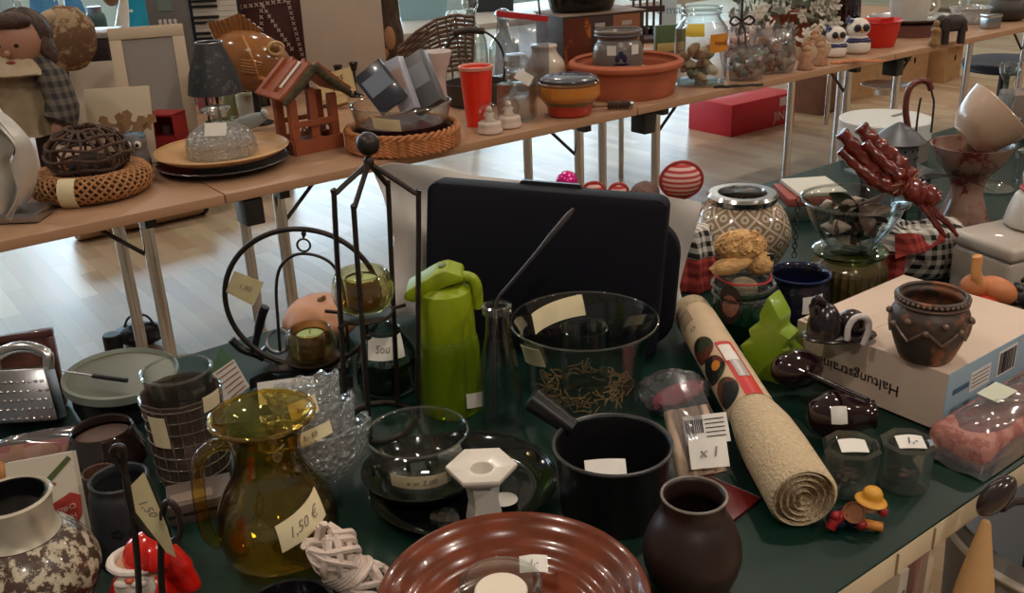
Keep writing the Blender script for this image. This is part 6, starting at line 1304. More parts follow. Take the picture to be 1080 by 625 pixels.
for (x0, y0, x1, y1) in ((232, 10, 302, 0), (280, 6, 310, 50), (278, 4, 279, 36), (306, 2, 326, 78), (250, 10, 262, 44), (234, 14, 246, 40)):
    for i in range(int(math.hypot(x1-x0, y1-y0)/5.5)+1):
        u = i/max(1, int(math.hypot(x1-x0, y1-y0)/5.5)); c = cu_pt(x0+(x1-x0)*u, y0+(y1-y0)*u); s = 1.7*k
        b.tube([c+Vector((-s, 0, -s)), c+Vector((s, 0, s))], .0022, 4); b.tube([c+Vector((-s, 0, s)), c+Vector((s, 0, -s))], .0022, 4)
obj('cross_stitch', b, WS, cu)
# grey card board
t, k = panel(361, 118, 82, 134, 'cardboard_sheet', 'tall plain grey-beige cardboard sheet standing behind the birdhouse', 'board', mat('grey_card', (182, 164, 148), .85, var=.03, vscale=10), 5, R(4), .32, .006)
# background glassware behind the lamp
for i, (x, y, w_, h_, m, lb) in enumerate(((246, 130, 17, 30, mat('pale_green_ceramic', (150, 160, 120), .3), 'pale green cup lying behind the glass cloche'), (262, 134, 20, 26, mat('white_cup', (200, 196, 180), .3), 'white and green cup behind the glass cloche, next to the black candle stand'), (216, 128, 14, 26, mat('pink_cup', (150, 90, 100), .4), 'small pinkish cup behind the lamp stand'))):
    t, P, k = PF(x, y, 'cup', lb, 'cup', .10+.03*i); b = B(); b.vessel(smooth_prof(prof([(.6, 0), (.8, .1), (.96, .5), (1, 1)], w_*k*.5, h_*k)), .004, 28); obj('cup_body', b, m, t)
    b = B(); b.tube([(w_*k*.5+.012*math.sin(a), 0, h_*k*.5+.016*math.cos(a)) for a in [PI*j/10 for j in range(11)]], .004, 6); obj('handle', b, m, t)
t, P, k = PF(238, 140, 'green_oval_dish', 'flat green dish lying behind the glass cloche', 'dish', .10); b = B(); b.vessel(smooth_prof([(.04, 0), (.06, .006), (.07, .02)]), .004, 36); obj('dish_body', b, mat('leaf_green_glaze', (72, 84, 48), .25, coat=.4), t)
t, P, k = PF(264, 136, 'fish_platter', 'pale blue-white platter leaning beside the birdhouse', 'platter', -.06); t.rotation_euler = (R(-12), R(-18), FACE)
b = B(); b.ell(.075, .01, .026, Tr(0, 0, .028)); b.ell(.012, .012, .018, Tr(.07, 0, .036)); obj('platter_body', b, mat('pale_blue_glaze', (178, 190, 190), .2, coat=.5), t)
for i, (x, y, h_, lb) in enumerate(((277, 118, 46, 'tall dark glass bottle with a white cap behind the birdhouse roof'), (261, 124, 40, 'slim dark bottle between the fish and the birdhouse'), (299, 122, 46, 'dark bottle with a pale cap behind the birdhouse ridge'))):
    t, P, k = PF(x, y, 'dark_bottle', lb, 'bottle', .12+.05*i, group='dark bottles behind the birdhouse'); r = 8*k; h = h_*k
    b = B(); b.lathe(smooth_prof(prof([(0, 0), (1, 0), (1.05, .05), (1.0, .6), (.5, .78), (.4, .86), (0, .86)], r, h)), 24); obj('bottle_body', b, mat('black_bottle', (24, 26, 26), .1, coat=.5), t)
    b = B(); b.lathe(prof([(0, .84), (.62, .84), (.64, 1.0), (0, 1.0)], r, h), 20); obj('cap', b, WHITEC if i != 1 else BLACKP, t)
# birdhouse
t, P, k = PF(327, 174, 'birdhouse', 'orange-brown wooden bird feeder house with a moss trimmed gable roof', 'birdhouse', .20, rot=R(38))
WD = mat('feeder_wood', (158, 84, 52), .6, var=.15, vscale=12); MOSS = mat('moss', (78, 70, 46), .95, var=.4, vscale=60, bump=.6, bscale=140)
bw, bd = 55*k, .13; zb_ = 14*k; zr0, zr1 = 56*k, 86*k
b = B(); b.box(bw, bd, .012); b.box(bw, .01, zb_, Tr(0, -bd/2, 0)); b.box(bw, .01, zb_, Tr(0, bd/2, 0)); b.box(.01, bd, zb_, Tr(-bw/2, 0, 0)); b.box(.01, bd, zb_, Tr(bw/2, 0, 0)); obj('tray_base', b, WD, t)
for sx in (-1, 1):
    for sy in (-1, 1):
        b = B(); b.box(.024, .024, zr0-.004, Tr(sx*(bw/2-.014), sy*(bd/2-.018), .004)); obj('post', b, WD, t)
b = B(); b.prism([(-.014, zb_-.004), (.014, zb_-.004), (.012, zr0+8*k), (-.012, zr0+8*k)], .02, Tr(0, -bd/2+.02, 0)); b.box(bw-.02, .012, .018, Tr(0, -bd/2+.01, 27*k)); obj('front_rail', b, WD, t); b = B(); b.box(bw-.02, .012, .014, Tr(0, bd/2-.01, 27*k)); obj('rear_rail', b, WD, t)
hw = bw*.62
for s in (-1, 1):
    b = B(); L_ = math.hypot(hw, zr1-zr0); an = math.atan2(zr1-zr0, hw)
    M = Tr(s*hw/2, 0, (zr0+zr1)/2) @ Ry(s*an)
    b.box(L_, bd*1.35, .012, M); 
    for j in (-1, 0, 1): b.box(L_, .02, .010, M @ Tr(0, j*bd*.6, .012))
    b.box(.02, bd*1.3, .012, M @ Tr(s*L_*.47, 0, .012)); obj('roof_panel', b, WD, t)
    b = B(); b.tube([(s*(hw+.01), -bd*.70, zr0-.002), (s*hw*.5, -bd*.70, (zr0+zr1)/2), (0, -bd*.70, zr1+.004)], [.010, .014, .014], 10); obj('moss_edge', b, MOSS, t)
b = B(); b.box(34*k, .03, .0008, Tr(-hw*.45, -bd*.1, (zr0+zr1)/2+.024) @ Ry(-math.atan2(zr1-zr0, hw))); obj('paper_tag', b, WPAPER, t)
b = B()
for j in range(5): b.tube(_s3([(-.03+.02*j, -bd/2+.05, zb_+.004), (-.024+.02*j, -bd/2+.046, zb_+.03), (-.012+.02*j, -bd/2+.05, zb_+.02)], 4), .003, 5)
b.ell(.05, .03, .014, Tr(0, 0, .026)); obj('nest_filling', b, mat('grey_twigs', (128, 112, 104), .8), t)
# price card with feet-like goblets
t, P, k = PF(360, 118, 'price_card', 'yellowish card with a handwritten price beside the wicker basket', 'sign', .04, rot=R(0)); t.rotation_euler = (R(-24), R(-14), FACE)
b = B(); b.box(40*k, .002, 26*k, Tr(0, 0, .03)); b.box(.05, .04, .032, Tr(0, .021, 0)); obj('card', b, mat('yellow_card', (196, 170, 120), .8), t)
text('4x 35', .030, INK, t, Tr(0, -.0018, .03+17*k) @ Rx(PI/2), 'handwriting', .2); text('3 €', .030, INK, t, Tr(0, -.0018, .03+7*k) @ Rx(PI/2), 'handwriting', .2)
for i, (x, y) in enumerate(((346, 77), (358, 71), (374, 68))):
    t, P, k = PF(x+2, y+44, 'black_candle_cup', ('left', 'middle', 'right')[i]+' one of three small black egg-cup candle holders in front of the cardboard sheet', 'candle holder', .14+.02*i, group='black candle cups'); h = P.p(x, y-2).z
    b = B(); b.lathe(smooth_prof([(0, 0), (.028, 0), (.026, .006), (.006, .02), (.005, h-.04), (.010, h-.03), (.017, h-.006), (.019, h), (.014, h), (0, h-.012)]), 20); obj('cup_body', b, BLACKG, t)
# wicker basket with glass bowl and boxes
q = W(426, 154); t = thing('wicker_basket', 'shallow orange-brown wicker basket holding the large glass bowl', 'basket', (q.x, q.y, T+G), FACE); P = Plane(q); k = P.s1(); r = 57*k; h = 19*k
WO = mat('orange_wicker', (186, 120, 72), .6, var=.3, vscale=50)
b = B(); b.vessel([(0, 0), (r*.9, 0), (r*.93, .01), (r*.96, h*.9)], .008, 48); obj('basket_core', b, mat('basket_core', (96, 52, 34), .8), t)
b = B()
for j in range(5):
    for s in (0, 1):
        path = []
        for i in range(96):
            a = 2*PI*i/96; path.append(((r+.006*math.sin(24*a+PI*(j+s)))*math.cos(a), (r+.006*math.sin(24*a+PI*(j+s)))*math.sin(a), .008+(h-.010)*(j+.5)/5+.006*math.cos(24*a+PI*(j+s))))
        b.tube(path, .0062, 6, True)
for s in range(3): b.tube([((r+.008*math.cos(14*a+s*2.1))*math.cos(a), (r+.008*math.cos(14*a+s*2.1))*math.sin(a), h+.002+.008*math.sin(14*a+s*2.1)) for a in [2*PI*i/120 for i in range(120)]], .0058, 6, True)
obj('woven_strands', b, WO, t)
zi = T+.015; gb = Plane(Vector((q.x, q.y, zi))); hg = gb.p(424, 108).z; rg = 52*k
t = thing('glass_punch_bowl', 'large clear glass bowl with a paper tag in the wicker basket, filled with boxes', 'bowl', (q.x, q.y, zi))
pr = smooth_prof(prof([(.4, 0), (.6, .04), (.84, .3), (.96, .7), (1, 1)], rg, hg)); b = B(); b.vessel([(0, 0)]+pr, .004, 60); obj('bowl_body', b, GLASS, t)
b = B(); b.tube([(rg*math.cos(a), rg*math.sin(a), hg) for a in [2*PI*i/52 for i in range(52)]], .003, 8, True); obj('rim', b, GLASSD, t)
tag_round(t, interp(pr), face(q.x, q.y)-.32, .085, hg*.70, .036, '', tilt=-.1)
b = B(); b.lathe(prof([(0, .06), (.78, .3), (.84, .5), (0, .56)], rg, hg), 36); obj('red_gift_filling', b, mat('dark_gift_paper', (84, 48, 52), .4, var=.5, vscale=30), t)
for i, (x, y, w_, h_, d_, rx, ry, rz, m, lb) in enumerate(((402, 89, 33, 46, .035, -20, -34, 10, mat('dark_blue_box', (52, 54, 66), .25, coat=.3), 'dark shiny box at the left in the glass punch bowl'), (424, 87, 19, 56, .035, -14, -24, -20, mat('silver_box', (176, 176, 190), .3, coat=.3), 'silver-white printed box in the middle of the glass punch bowl'), (444, 84, 34, 60, .035, -24, -30, -15, mat('charcoal_box', (96, 96, 98), .35), 'charcoal box at the right in the glass punch bowl'))):
    c = P.p(x, y+3, -.045+.045*i); t = thing('carton_box', lb, 'box', (Vector((q.x, q.y, T))+Rz(FACE) @ c)[:], Euler((R(rx), R(ry), FACE+R(rz))), 'boxes in the punch bowl')
    b = B(); b.box(w_*k, d_, h_*k, Tr(0, 0, -h_*k*.5), .002); obj('box_body', b, m, t)
    b = B(); b.box(w_*k*.8, .0008, h_*k*.4, Tr(0, -d_/2-.0004, -h_*k*.1)); obj('box_print', b, mat('box_print_%d' % i, ((120, 130, 146), (190, 160, 150), (140, 144, 150))[i], .4), t)
# tree trunk
t, P, k = PF(416, 112, 'bark_log', 'upright rough brown bark log behind the wicker fan', 'log', .42); h = P.p(412, -30).z; r = 17*k
b = B(); b.lathe([(0, 0)]+[(r*(1+.05*math.sin(j*1.3)), h*j/14) for j in range(15)]+[(0, h)], 40, Ry(R(-5)), lambda q_, a, z: (q_*(1+.10*noise.noise(Vector((2.5*math.cos(a), 2.5*math.sin(a), z*9)))+.06*math.sin(11*a+z*8)), z)); obj('bark', b, mat('bark', (78, 60, 46), .9, var=.4, vscale=22, bump=.8, bscale=60), t)
b = B(); b.ell(r*.35, .01, r*.7, Tr(.004, -r*.98, h*.42)); b.ell(r*.25, .01, r*.5, Tr(-r*.3, -r*.92, h*.3)); obj('bare_wood_patch', b, mat('bare_wood', (170, 120, 80), .8), t)
# woven fan
t, P, k = PF(444, 112, 'wicker_fan', 'brown woven wicker fan arching up beside the bark log', 'basket', .26)
b = B(); p_out = [P.p(*q_) for q_ in ((420, 50), (440, 32), (460, 20), (480, 15), (500, 17))]; p_in = [P.p(*q_) for q_ in ((424, 92), (446, 80), (468, 74), (486, 72), (498, 72))]
for j in range(13):
    v = j/12; b.tube([_pl(p_out, u).lerp(_pl(p_in, u), v)+Vector((0, .006*math.sin(u*40+j*PI), 0)) for u in [i/30 for i in range(31)]], .0065, 6)
for i in range(9): u = i/8; b.tube([_pl(p_out, u), _pl(p_in, u), _pl(p_in, u)*Vector((1, 1, .0)) if False else Vector((_pl(p_in, u).x, 0, .004))], .004, 6)
obj('woven_canes', b, mat('brown_cane', (104, 78, 62), .7, var=.4, vscale=60), t)
# milk glass vase
t, P, k = PF(466, 128, 'milk_glass_vase', 'white milk glass vase with a flared mouth left of the red beaker', 'vase', .02); h = P.p(467, 54).z; r = 15*k
b = B(); b.vessel(smooth_prof(prof([(.5, 0), (.56, .05), (.5, .3), (.46, .55), (.5, .66), (.8, .85), (1.0, 1.0)], r, h)), .004, 36); obj('vase_body', b, mat('milk_glass', (214, 204, 198), .25, coat=.4), t)
# dark handled kettle/basket
t, P, k = PF(502, 118, 'black_handled_pail', 'dark pail with a tall black arched handle behind the red beaker', 'pail', .12); r = 32*k; h = P.p(500, 86).z
b = B(); b.vessel(smooth_prof([(r*.8, 0), (r*.9, .01), (r*1.0, h)]), .004, 40); obj('pail_body', b, mat('dark_pail', (58, 50, 48), .5), t)
b = B(); b.tube(spath([P.p(468, 90), P.p(468, 62), P.p(476, 42), P.p(490, 34), P.p(502, 32), P.p(514, 35), P.p(526, 46), P.p(532, 64), P.p(531, 90)], 6), .0042, 8); hh = obj('bail', b, BLACKP, t)
b = B(); b.tube([P.p(478, 34.5), P.p(495, 31.5), P.p(511, 33)], [.012, .013, .012], 12); obj('grip', b, mat('dark_grip', (48, 36, 32), .5), hh)
# glass lids/stoppers behind
for i, (x, y, yb, w_, lb) in enumerate(((482, 16, 104, 14, 'clear glass bottle with a round stopper behind the pail handle, left of its neighbour'), (500, 2, 100, 16, 'tall clear glass bottle with a round stopper behind the pail handle'), (533, 14, 100, 16, 'clear glass bottle with a ball stopper behind the zip bag'))):
    t, P, k = PF(x, yb, 'stoppered_bottle', lb, 'bottle', .24+.03*i, group='stoppered glass bottles'); h = P.p(x, y).z; r = w_*k
    b = B(); b.vessel(smooth_prof(prof([(.9, 0), (1.0, .04), (1.0, .45), (.7, .62), (.36, .72), (.34, .86), (.42, .88)], r, h)), .003, 32); obj('bottle_body', b, GLASSD, t)
    b = B(); b.ell(r*.55, r*.55, h*.10, Tr(0, 0, h*.97)); b.lathe([(0, h*.80), (r*.28, h*.82), (r*.3, h*.9), (0, h*.92)], 16); obj('stopper', b, GLASSD, t)
# red beaker
t, P, k = PF(505, 132, 'red_beaker', 'tall bright red translucent beaker with a pale rim on the far table', 'beaker', .0); h = P.p(504, 70).z; r = 17.5*k
b = B(); b.vessel(smooth_prof(prof([(.68, 0), (.72, .02), (.86, .5), (.98, .96)], r, h)), .004, 44); obj('beaker_body', b, mat('beaker_red', (226, 44, 26), .3, coat=.3), t)
b = B(); b.lathe(prof([(.97, .93), (1.03, .94), (1.04, .99), (.98, 1.0), (.92, .985), (.92, .94)], r, h), 44); obj('pale_rim', b, mat('beaker_rim', (214, 140, 124), .4), t)
b = B(); b.lathe([(0, h*.93), (r*.93, h*.93)], 32); obj('pale_inside', b, mat('beaker_rim', (214, 140, 124), .4), t)
# snow globes
for i, (x, y, lb) in enumerate(((517, 140, 'snow globe with a white figure directly in front of the red beaker'), (537, 134, 'snow globe with a white figure between the red beaker and the glass decanter'))):
    t, P, k = PF(x, y, 'snow_globe', lb, 'snow globe', 0, group='snow globes'); r = 11.5*k
    b = B(); b.lathe(smooth_prof([(0, 0), (r*1.1, 0), (r*1.08, r*.5), (r*.95, r*1.0), (0, r*1.0)]), 32, None, lambda q_, a, z: (q_*(1+.03*math.sin(9*a)), z)); obj('white_base', b, mat('globe_white', (206, 188, 176), .5, bump=.3, bscale=90), t)
    b = B(); b.ell(r*1.0, r*1.0, r*1.0, Tr(0, 0, r*1.75), 28, 18); obj('glass_globe', b, GLASS, t)
    b = B(); b.lathe(smooth_prof([(0, r*1.0), (r*.45, r*1.0), (r*.35, r*1.5), (r*.2, r*1.8), (0, r*1.85)]), 20); b.ell(r*.3, r*.3, r*.32, Tr(0, 0, r*2.1)); b.ell(r*.5, r*.12, r*.22, Tr(0, .004, r*1.65)); obj('figure', b, mat('figure_white', (206, 190, 176), .5), t)
# decanter
t, P, k = PF(546, 132, 'glass_decanter', 'square clear glass decanter with a ball stopper and white tag', 'decanter', .08, rot=R(-20)); h = P.p(553, 78).z; r = 22*k
b = B(); b.box(37*k, 27*k, h*.82, None, .008, 2); b.box(33*k, 23*k, h*.78, Tr(0, 0, .004), .006, 2); b.lathe([(r*.5, h*.82), (r*.32, h*.9), (r*.3, h*1.08), (r*.4, h*1.1), (r*.36, h*1.1)], 28); obj('decanter_body', b, GLASSD, t)
b = B(); b.lathe([(0, h*1.06), (r*.26, h*1.06), (r*.3, h*1.12), (r*.56, h*1.16), (r*.62, h*1.32), (r*.5, h*1.44), (0, h*1.47)], 10); obj('stopper', b, GLASSD, t, ang=12)
tag_flat(t, 18*k, 11*k, Tr(14*k, -16*k, h*1.0) @ Ry(R(28)) @ Rx(R(70)), '', WPAPER)
# zip bag with red seal
t, P, k = PF(548, 112, 'zip_bag', 'clear zip bag with a red seal strip standing behind the glass decanter', 'bag', .14)
cs = [P.p(*q_) for q_ in ((521, 103), (580, 98), (578, 22), (524, 16))]
b = B(); b.sheet(lambda u, v: (cs[0].lerp(cs[1], u)).lerp(cs[3].lerp(cs[2], u), v)*1.0+Vector((0, -.03*math.sin(v*PI)*math.sin(u*PI)+.006*math.sin(u*14+v*10), 0)), 24, 20, .001)
b.sheet(lambda u, v: (cs[0].lerp(cs[1], u)).lerp(cs[3].lerp(cs[2], u), v)*1.0+Vector((0, .012+.04*math.sin(v*PI)*math.sin(u*PI), 0)), 16, 12, .001); obj('film', b, FILM, t)
b = B(); b.prism([(cs[3].x, cs[3].z-.004), (cs[2].x, cs[2].z-.004), (cs[2].x+.002, cs[2].z+.018), (cs[3].x, cs[3].z+.018)], .006, Tr(0, .004, 0)); obj('red_seal_strip', b, mat('zip_red', (196, 44, 48), .4), t)
b = B(); random.seed(6)
for i in range(16): c = cs[0].lerp(cs[1], random.uniform(.15, .85)); b.ell(.02, .014, .02, Tr(c.x, .014, .02+random.random()*.06), 10, 8)
obj('pale_contents', b, mat('pale_contents', (176, 160, 130), .7), t)
# white jar
t, P, k = PF(575, 102, 'white_jar', 'white ceramic jar with a yellow mark lying behind the orange bowl', 'jar', .10); r = 22*k; h = P.p(572, 48).z
b = B(); b.lathe(smooth_prof([(0, 0), (r*.8, 0), (r*1.0, h*.25), (r*.95, h*.6), (r*.6, h*.85), (r*.6, h*1.0), (0, h*1.0)]), 36); obj('jar_body', b, mat('ivory_ceramic', (216, 204, 186), .25, coat=.4), t)
b = B(); b.sheet(lambda u, v: Vector((r*1.0*math.cos(R(-125)+u*.5), r*1.0*math.sin(R(-125)+u*.5), h*(.25+.3*v))), 6, 4, .002); obj('yellow_mark', b, mat('mustard_mark', (206, 150, 40), .5), t)
# orange bowl with lid bowl
f = fit(600, 86, 66, 125, .62); t = base('orange_red_bowl', 'bowl with an orange band over a red foot holding a blue-grey dish', 'bowl', f); r, h = f[3], f[2]
b = B(); b.vessel(smooth_prof(prof([(.62, 0), (.7, .06), (.74, .3), (.92, .52), (1.0, .62), (1.0, .84), (.98, 1.0)], r, h)), .006, 48)
OB = bpy.data.materials.new('orange_bands'); OB.use_nodes = True; n_ = OB.node_tree.nodes; l_ = OB.node_tree.links; bs = n_['Principled BSDF']; bs.inputs['Roughness'].default_value = .28; bs.inputs['Coat Weight'].default_value = .4
tc_ = n_.new('ShaderNodeTexCoord'); sp_ = n_.new('ShaderNodeSeparateXYZ'); l_.new(tc_.outputs['Object'], sp_.inputs[0]); dv_ = n_.new('ShaderNodeMath'); dv_.operation = 'DIVIDE'; dv_.inputs[1].default_value = h; l_.new(sp_.outputs['Z'], dv_.inputs[0])
cr_ = n_.new('ShaderNodeValToRGB'); l_.new(dv_.outputs[0], cr_.inputs[0]); cr_.color_ramp.interpolation = 'CONSTANT'
for pos, c in ((0, (176, 52, 32)), (.34, (104, 76, 40)), (.48, (186, 116, 44)), (.93, (110, 72, 36))):
    e = cr_.color_ramp.elements[0] if pos == 0 else (cr_.color_ramp.elements[1] if pos == .34 else cr_.color_ramp.elements.new(pos)); e.position = pos; e.color = lin(c)
l_.new(cr_.outputs[0], bs.inputs['Base Color']); obj('bowl_body', b, OB, t)
k = mpp(Vector((f[0], f[1], T))); t = thing('blue_grey_dish', 'blue-grey lidded stoneware dish resting in the orange bowl', 'dish', (f[0], f[1], T+h*.62)); rr = 29*k; hh = .062
b = B(); b.lathe(smooth_prof([(0, 0), (rr*.7, 0), (rr*.92, hh*.3), (rr*.95, hh*.75), (rr*1.0, hh*.8), (rr*.98, hh*.9)]), 44); obj('dish_body', b, mat('stone_grey', (146, 134, 128), .4), t)
b = B(); b.lathe(smooth_prof([(rr*1.0, hh*.82), (rr*1.02, hh*.92), (rr*.8, hh*1.06), (rr*.3, hh*1.14), (0, hh*1.15)]), 44); ld = obj('lid', b, mat('lid_blue_grey', (84, 86, 96), .2, coat=.4), t)
b = B()
for i in range(3): b.ell(rr*.3, rr*.16, .004, Tr(0, 0, hh*1.13) @ Rz(i*1.05)); 
obj('blue_flower', b, mat('cobalt_flower', (28, 32, 66), .2, coat=.5), ld)
# terracotta dish
q = W(660, 98); t = thing('terracotta_dish', 'wide terracotta planter dish with a rolled rim on the far table', 'planter', (q.x, q.y, T+G)); P = Plane(q); k = P.s1(); r = 58*k; h = P.p(660, 64).z
b = B(); b.vessel(smooth_prof([(r*.84, 0), (r*.87, .006), (r*.93, h*.75), (r*.96, h*.80), (r*1.02, h*.84), (r*1.03, h*.97), (r*1.0, h)]), .018, 72); obj('dish_body', b, TERRA, t)
t = thing('white_saucer', 'white saucer lying inside the terracotta dish', 'saucer', (q.x+.004, q.y, T+h-.055)); b = B(); b.vessel(smooth_prof([(.10, 0), (.11, .004), (.135, .016)]), .004, 48); obj('saucer_body', b, WHITEC, t)
b = B(); b.lathe([(.0, -.030), (.08, -.030), (.08, 0), (0, 0)], 32); obj('saucer_foot', b, WHITEC, t)
Pc = Plane(Vector((q.x-.02, q.y-.02, T+h-.048))); h2 = Pc.p(640, 34).z; r2 = 25*k
t = thing('blue_grey_crock', 'grey salt-glazed stoneware crock with a blue motif and two stickers in the terracotta dish', 'crock', (q.x-.04, q.y-.0, T+h-.041), FACE)
b = B(); b.vessel(smooth_prof(prof([(.78, 0), (.95, .05), (1.05, .3), (1.0, .62), (.84, .78), (.86, .84), (.98, .96), (.98, 1.0)], r2, h2)), .006, 48); obj('crock_body', b, mat('salt_glaze', (112, 102, 96), .3, var=.12, vscale=20, coat=.4), t)
pr = [(r2*1.05, 0), (r2*1.05, h2)]
for a in (-1.95, -.95): tag_round(t, lambda z: r2*1.02, a, .034, h2*.58, .042, '', WPAPER)
b = B()
for i in range(3): b.ell(.010, .004, .016, Tr((i-1)*.012, -r2*1.02, h2*(.42+.08*(i == 1))))
b.ell(.028, .003, .006, Tr(0, -r2*1.03, h2*.30)); obj('blue_motif', b, mat('cobalt_flower', (28, 32, 66), .2), t)
b = B(); b.tube([(r2*.95*math.cos(a), r2*.95*math.sin(a), h2*.90) for a in [2*PI*i/40 for i in range(40)]], .004, 8, True); obj('blue_band', b, mat('slate_band', (84, 86, 92), .3), t)
# fire printed box + black lid pan on top
t, P, k = PF(622, 88, 'printed_fire_box', 'large cardboard box printed with flames behind the blue-grey crock', 'box', .10, rot=R(22)); h = P.p(622, 12).z
FIRE = pattern_mat('flame_print', 'speck', (96, 40, 18), (190, 104, 42), 9, .5, thr=.55)
b = B(); b.box(.36, .26, h, None, .003); obj('carton', b, mat('dark_carton', (60, 40, 32), .6), t)
b = B(); b.box(.115, .0012, h*.96, Tr(-.118, -.1306, .004)); obj('flame_panel', b, FIRE, t); b = B(); b.box(.0012, .17, h*.96, Tr(.1806, 0, .004)); obj('flame_panel', b, FIRE, t)
b = B(); b.box(.12, .0012, h*.96, Tr(.10, -.1306, .004)); obj('pale_panel', b, mat('pale_flame', (150, 96, 66), .6), t)
b = B(); b.box(.045, .0012, .016, Tr(-.02, -.1312, h*.82)); b.box(.045, .0012, .016, Tr(.10, -.1318, h*.82)); obj('name_plate', b, mat('plate_pale', (176, 164, 156), .5), t)
b = B(); b.box(.37, .27, .004, Tr(0, 0, h)); obj('top_edge', b, mat('carton_top', (128, 108, 92), .7), t)
t = thing('black_roaster', 'black roasting pan lying on the flame printed box', 'pan', (t.location.x-.02, t.location.y+.02, T+h+.0055), FACE+R(22)); b = B(); b.vessel(smooth_prof([(.10, 0), (.13, .006), (.15, .07), (.155, .075)]), .005, 40, Matrix.Diagonal((1, .75, 1, 1))); obj('pan_body', b, BLACKG, t)
b = B(); b.tube(spath([(-.15, 0, .06), (-.19, 0, .07), (-.20, -.02, .04), (-.20, -.03, .0)]), .004, 8); obj('cable', b, BLACKP, t)
t, P, k = PF(706, 62, 'green_tray', 'dark green tray standing on edge between the terracotta dish and the honey jar', 'tray', .12, rot=R(12)); h = P.p(704, 26).z; b = B(); b.box(34*k, .03, h, None, .006); obj('tray_body', b, mat('tray_green', (74, 96, 66), .5), t); b = B(); b.box(30*k, .006, h*.3, Tr(0, -.017, h*.08), .002); obj('yellow_panel', b, mat('tray_yellow', (170, 150, 96), .6), t)
t, P, k = PF(682, 56, 'black_spoon_rest', 'black dish with a spout behind the terracotta dish', 'dish', .40); b = B(); b.vessel(smooth_prof([(.03, 0), (.045, .01), (.06, .05)]), .004, 28); b.prism([(.05, .03), (.11, .06), (.05, .05)], .02); obj('dish_body', b, BLACKG, t)
# honey dipper / corkscrew
t, P, k = PF(646, 116, 'honey_dipper', 'small wooden handled honey dipper with dark grooves lying in front of the terracotta dish', 'utensil'); t.rotation_euler = (0, R(90), FACE+R(2)); t.location.z = T+.0175
b = B(); L_ = 26*k
b.lathe([(0, -L_*.2)]+[(.016 if i % 2 else .011, -L_*.2+L_*.9*i/12) for i in range(13)]+[(0, L_*.72)], 20); obj('grooved_head', b, mat('dark_walnut', (70, 46, 36), .5), t)
b = B(); b.lathe([(0, -L_*.85), (.007, -L_*.82), (.006, -L_*.2), (0, -L_*.2)], 14); obj('handle', b, mat('tan_handle', (150, 116, 84), .5), t)
b = B(); b.lathe([(0, L_*.7), (.014, L_*.72), (.014, L_*.84), (0, L_*.86)], 18); obj('metal_end', b, STEEL, t)
# honey jar
t, P, k = PF(738, 88, 'honey_jar', 'big clear glass jar labelled honey, with shells inside, on the far table', 'jar'); h = P.p(740, 10).z; r = 27*k
b = B(); pr = smooth_prof(prof([(.9, 0), (1.0, .03), (1.0, .66), (.92, .76), (.72, .86), (.68, .92), (.74, .94), (.74, 1.0)], r, h)); b.vessel([(0, 0)]+pr, .004, 56); obj('jar_body', b, GLASS, t)
b = B(); b.tube([(r*.74*math.cos(a), r*.74*math.sin(a), h) for a in [2*PI*i/36 for i in range(36)]], .004, 8, True); b.tube([(r*.72*math.cos(a), r*.72*math.sin(a), h*.93) for a in [2*PI*i/36 for i in range(36)]], .004, 8, True); obj('rim', b, GLASSD, t)
HY = mat('honey_yellow', (214, 186, 60), .5); HO = mat('honey_orange', (206, 134, 40), .5)
a_ = R(-90)
def rlab(a0, w_, z0, z1, m, name, off): b = B(); b.sheet(lambda u, v: (lambda z, rq: Vector((rq*math.cos(a0+(u-.5)*w_/r), rq*math.sin(a0+(u-.5)*w_/r), z)))(z0+(z1-z0)*v, interp(pr)(z0+(z1-z0)*v)+off), 12, 4, .0006); return obj(name, b, m, t)
rlab(a_-.45, 20*k, h*.66, h*.82, HY, 'yellow_label', .002); lb_ = rlab(a_+.62, 26*k, h*.44, h*.68, HO, 'orange_label', .0015)
text('Honig', .026, mat('honey_ink', (96, 50, 20), .6), lb_, None, 'printed_word', .1, lambda c: Vector(((r+.004)*math.cos(a_+.62+c.x/r), (r+.004)*math.sin(a_+.62+c.x/r), h*.56+c.y)))
random.seed(31); SHM = [mat('shell_a', (176, 146, 116), .5), mat('shell_b', (146, 104, 74), .5), mat('shell_c', (196, 186, 168), .4), mat('shell_green', (120, 134, 112), .5)]
for i in range(34):
    b = B(); a = random.random()*6.28; q_ = (r-.03)*math.sqrt(random.random()); z = .024+random.random()*h*.42; s = random.uniform(.016, .028)
    b.ell(s, s*.8, s*.6, Tr(q_*math.cos(a), q_*math.sin(a), z) @ Euler((random.random()*3, random.random()*3, 0)).to_matrix().to_4x4(), 12, 8, lambda v: 1+.1*math.sin(8*math.atan2(v.y, v.x))); obj('shell', b, SHM[i % 4], t)
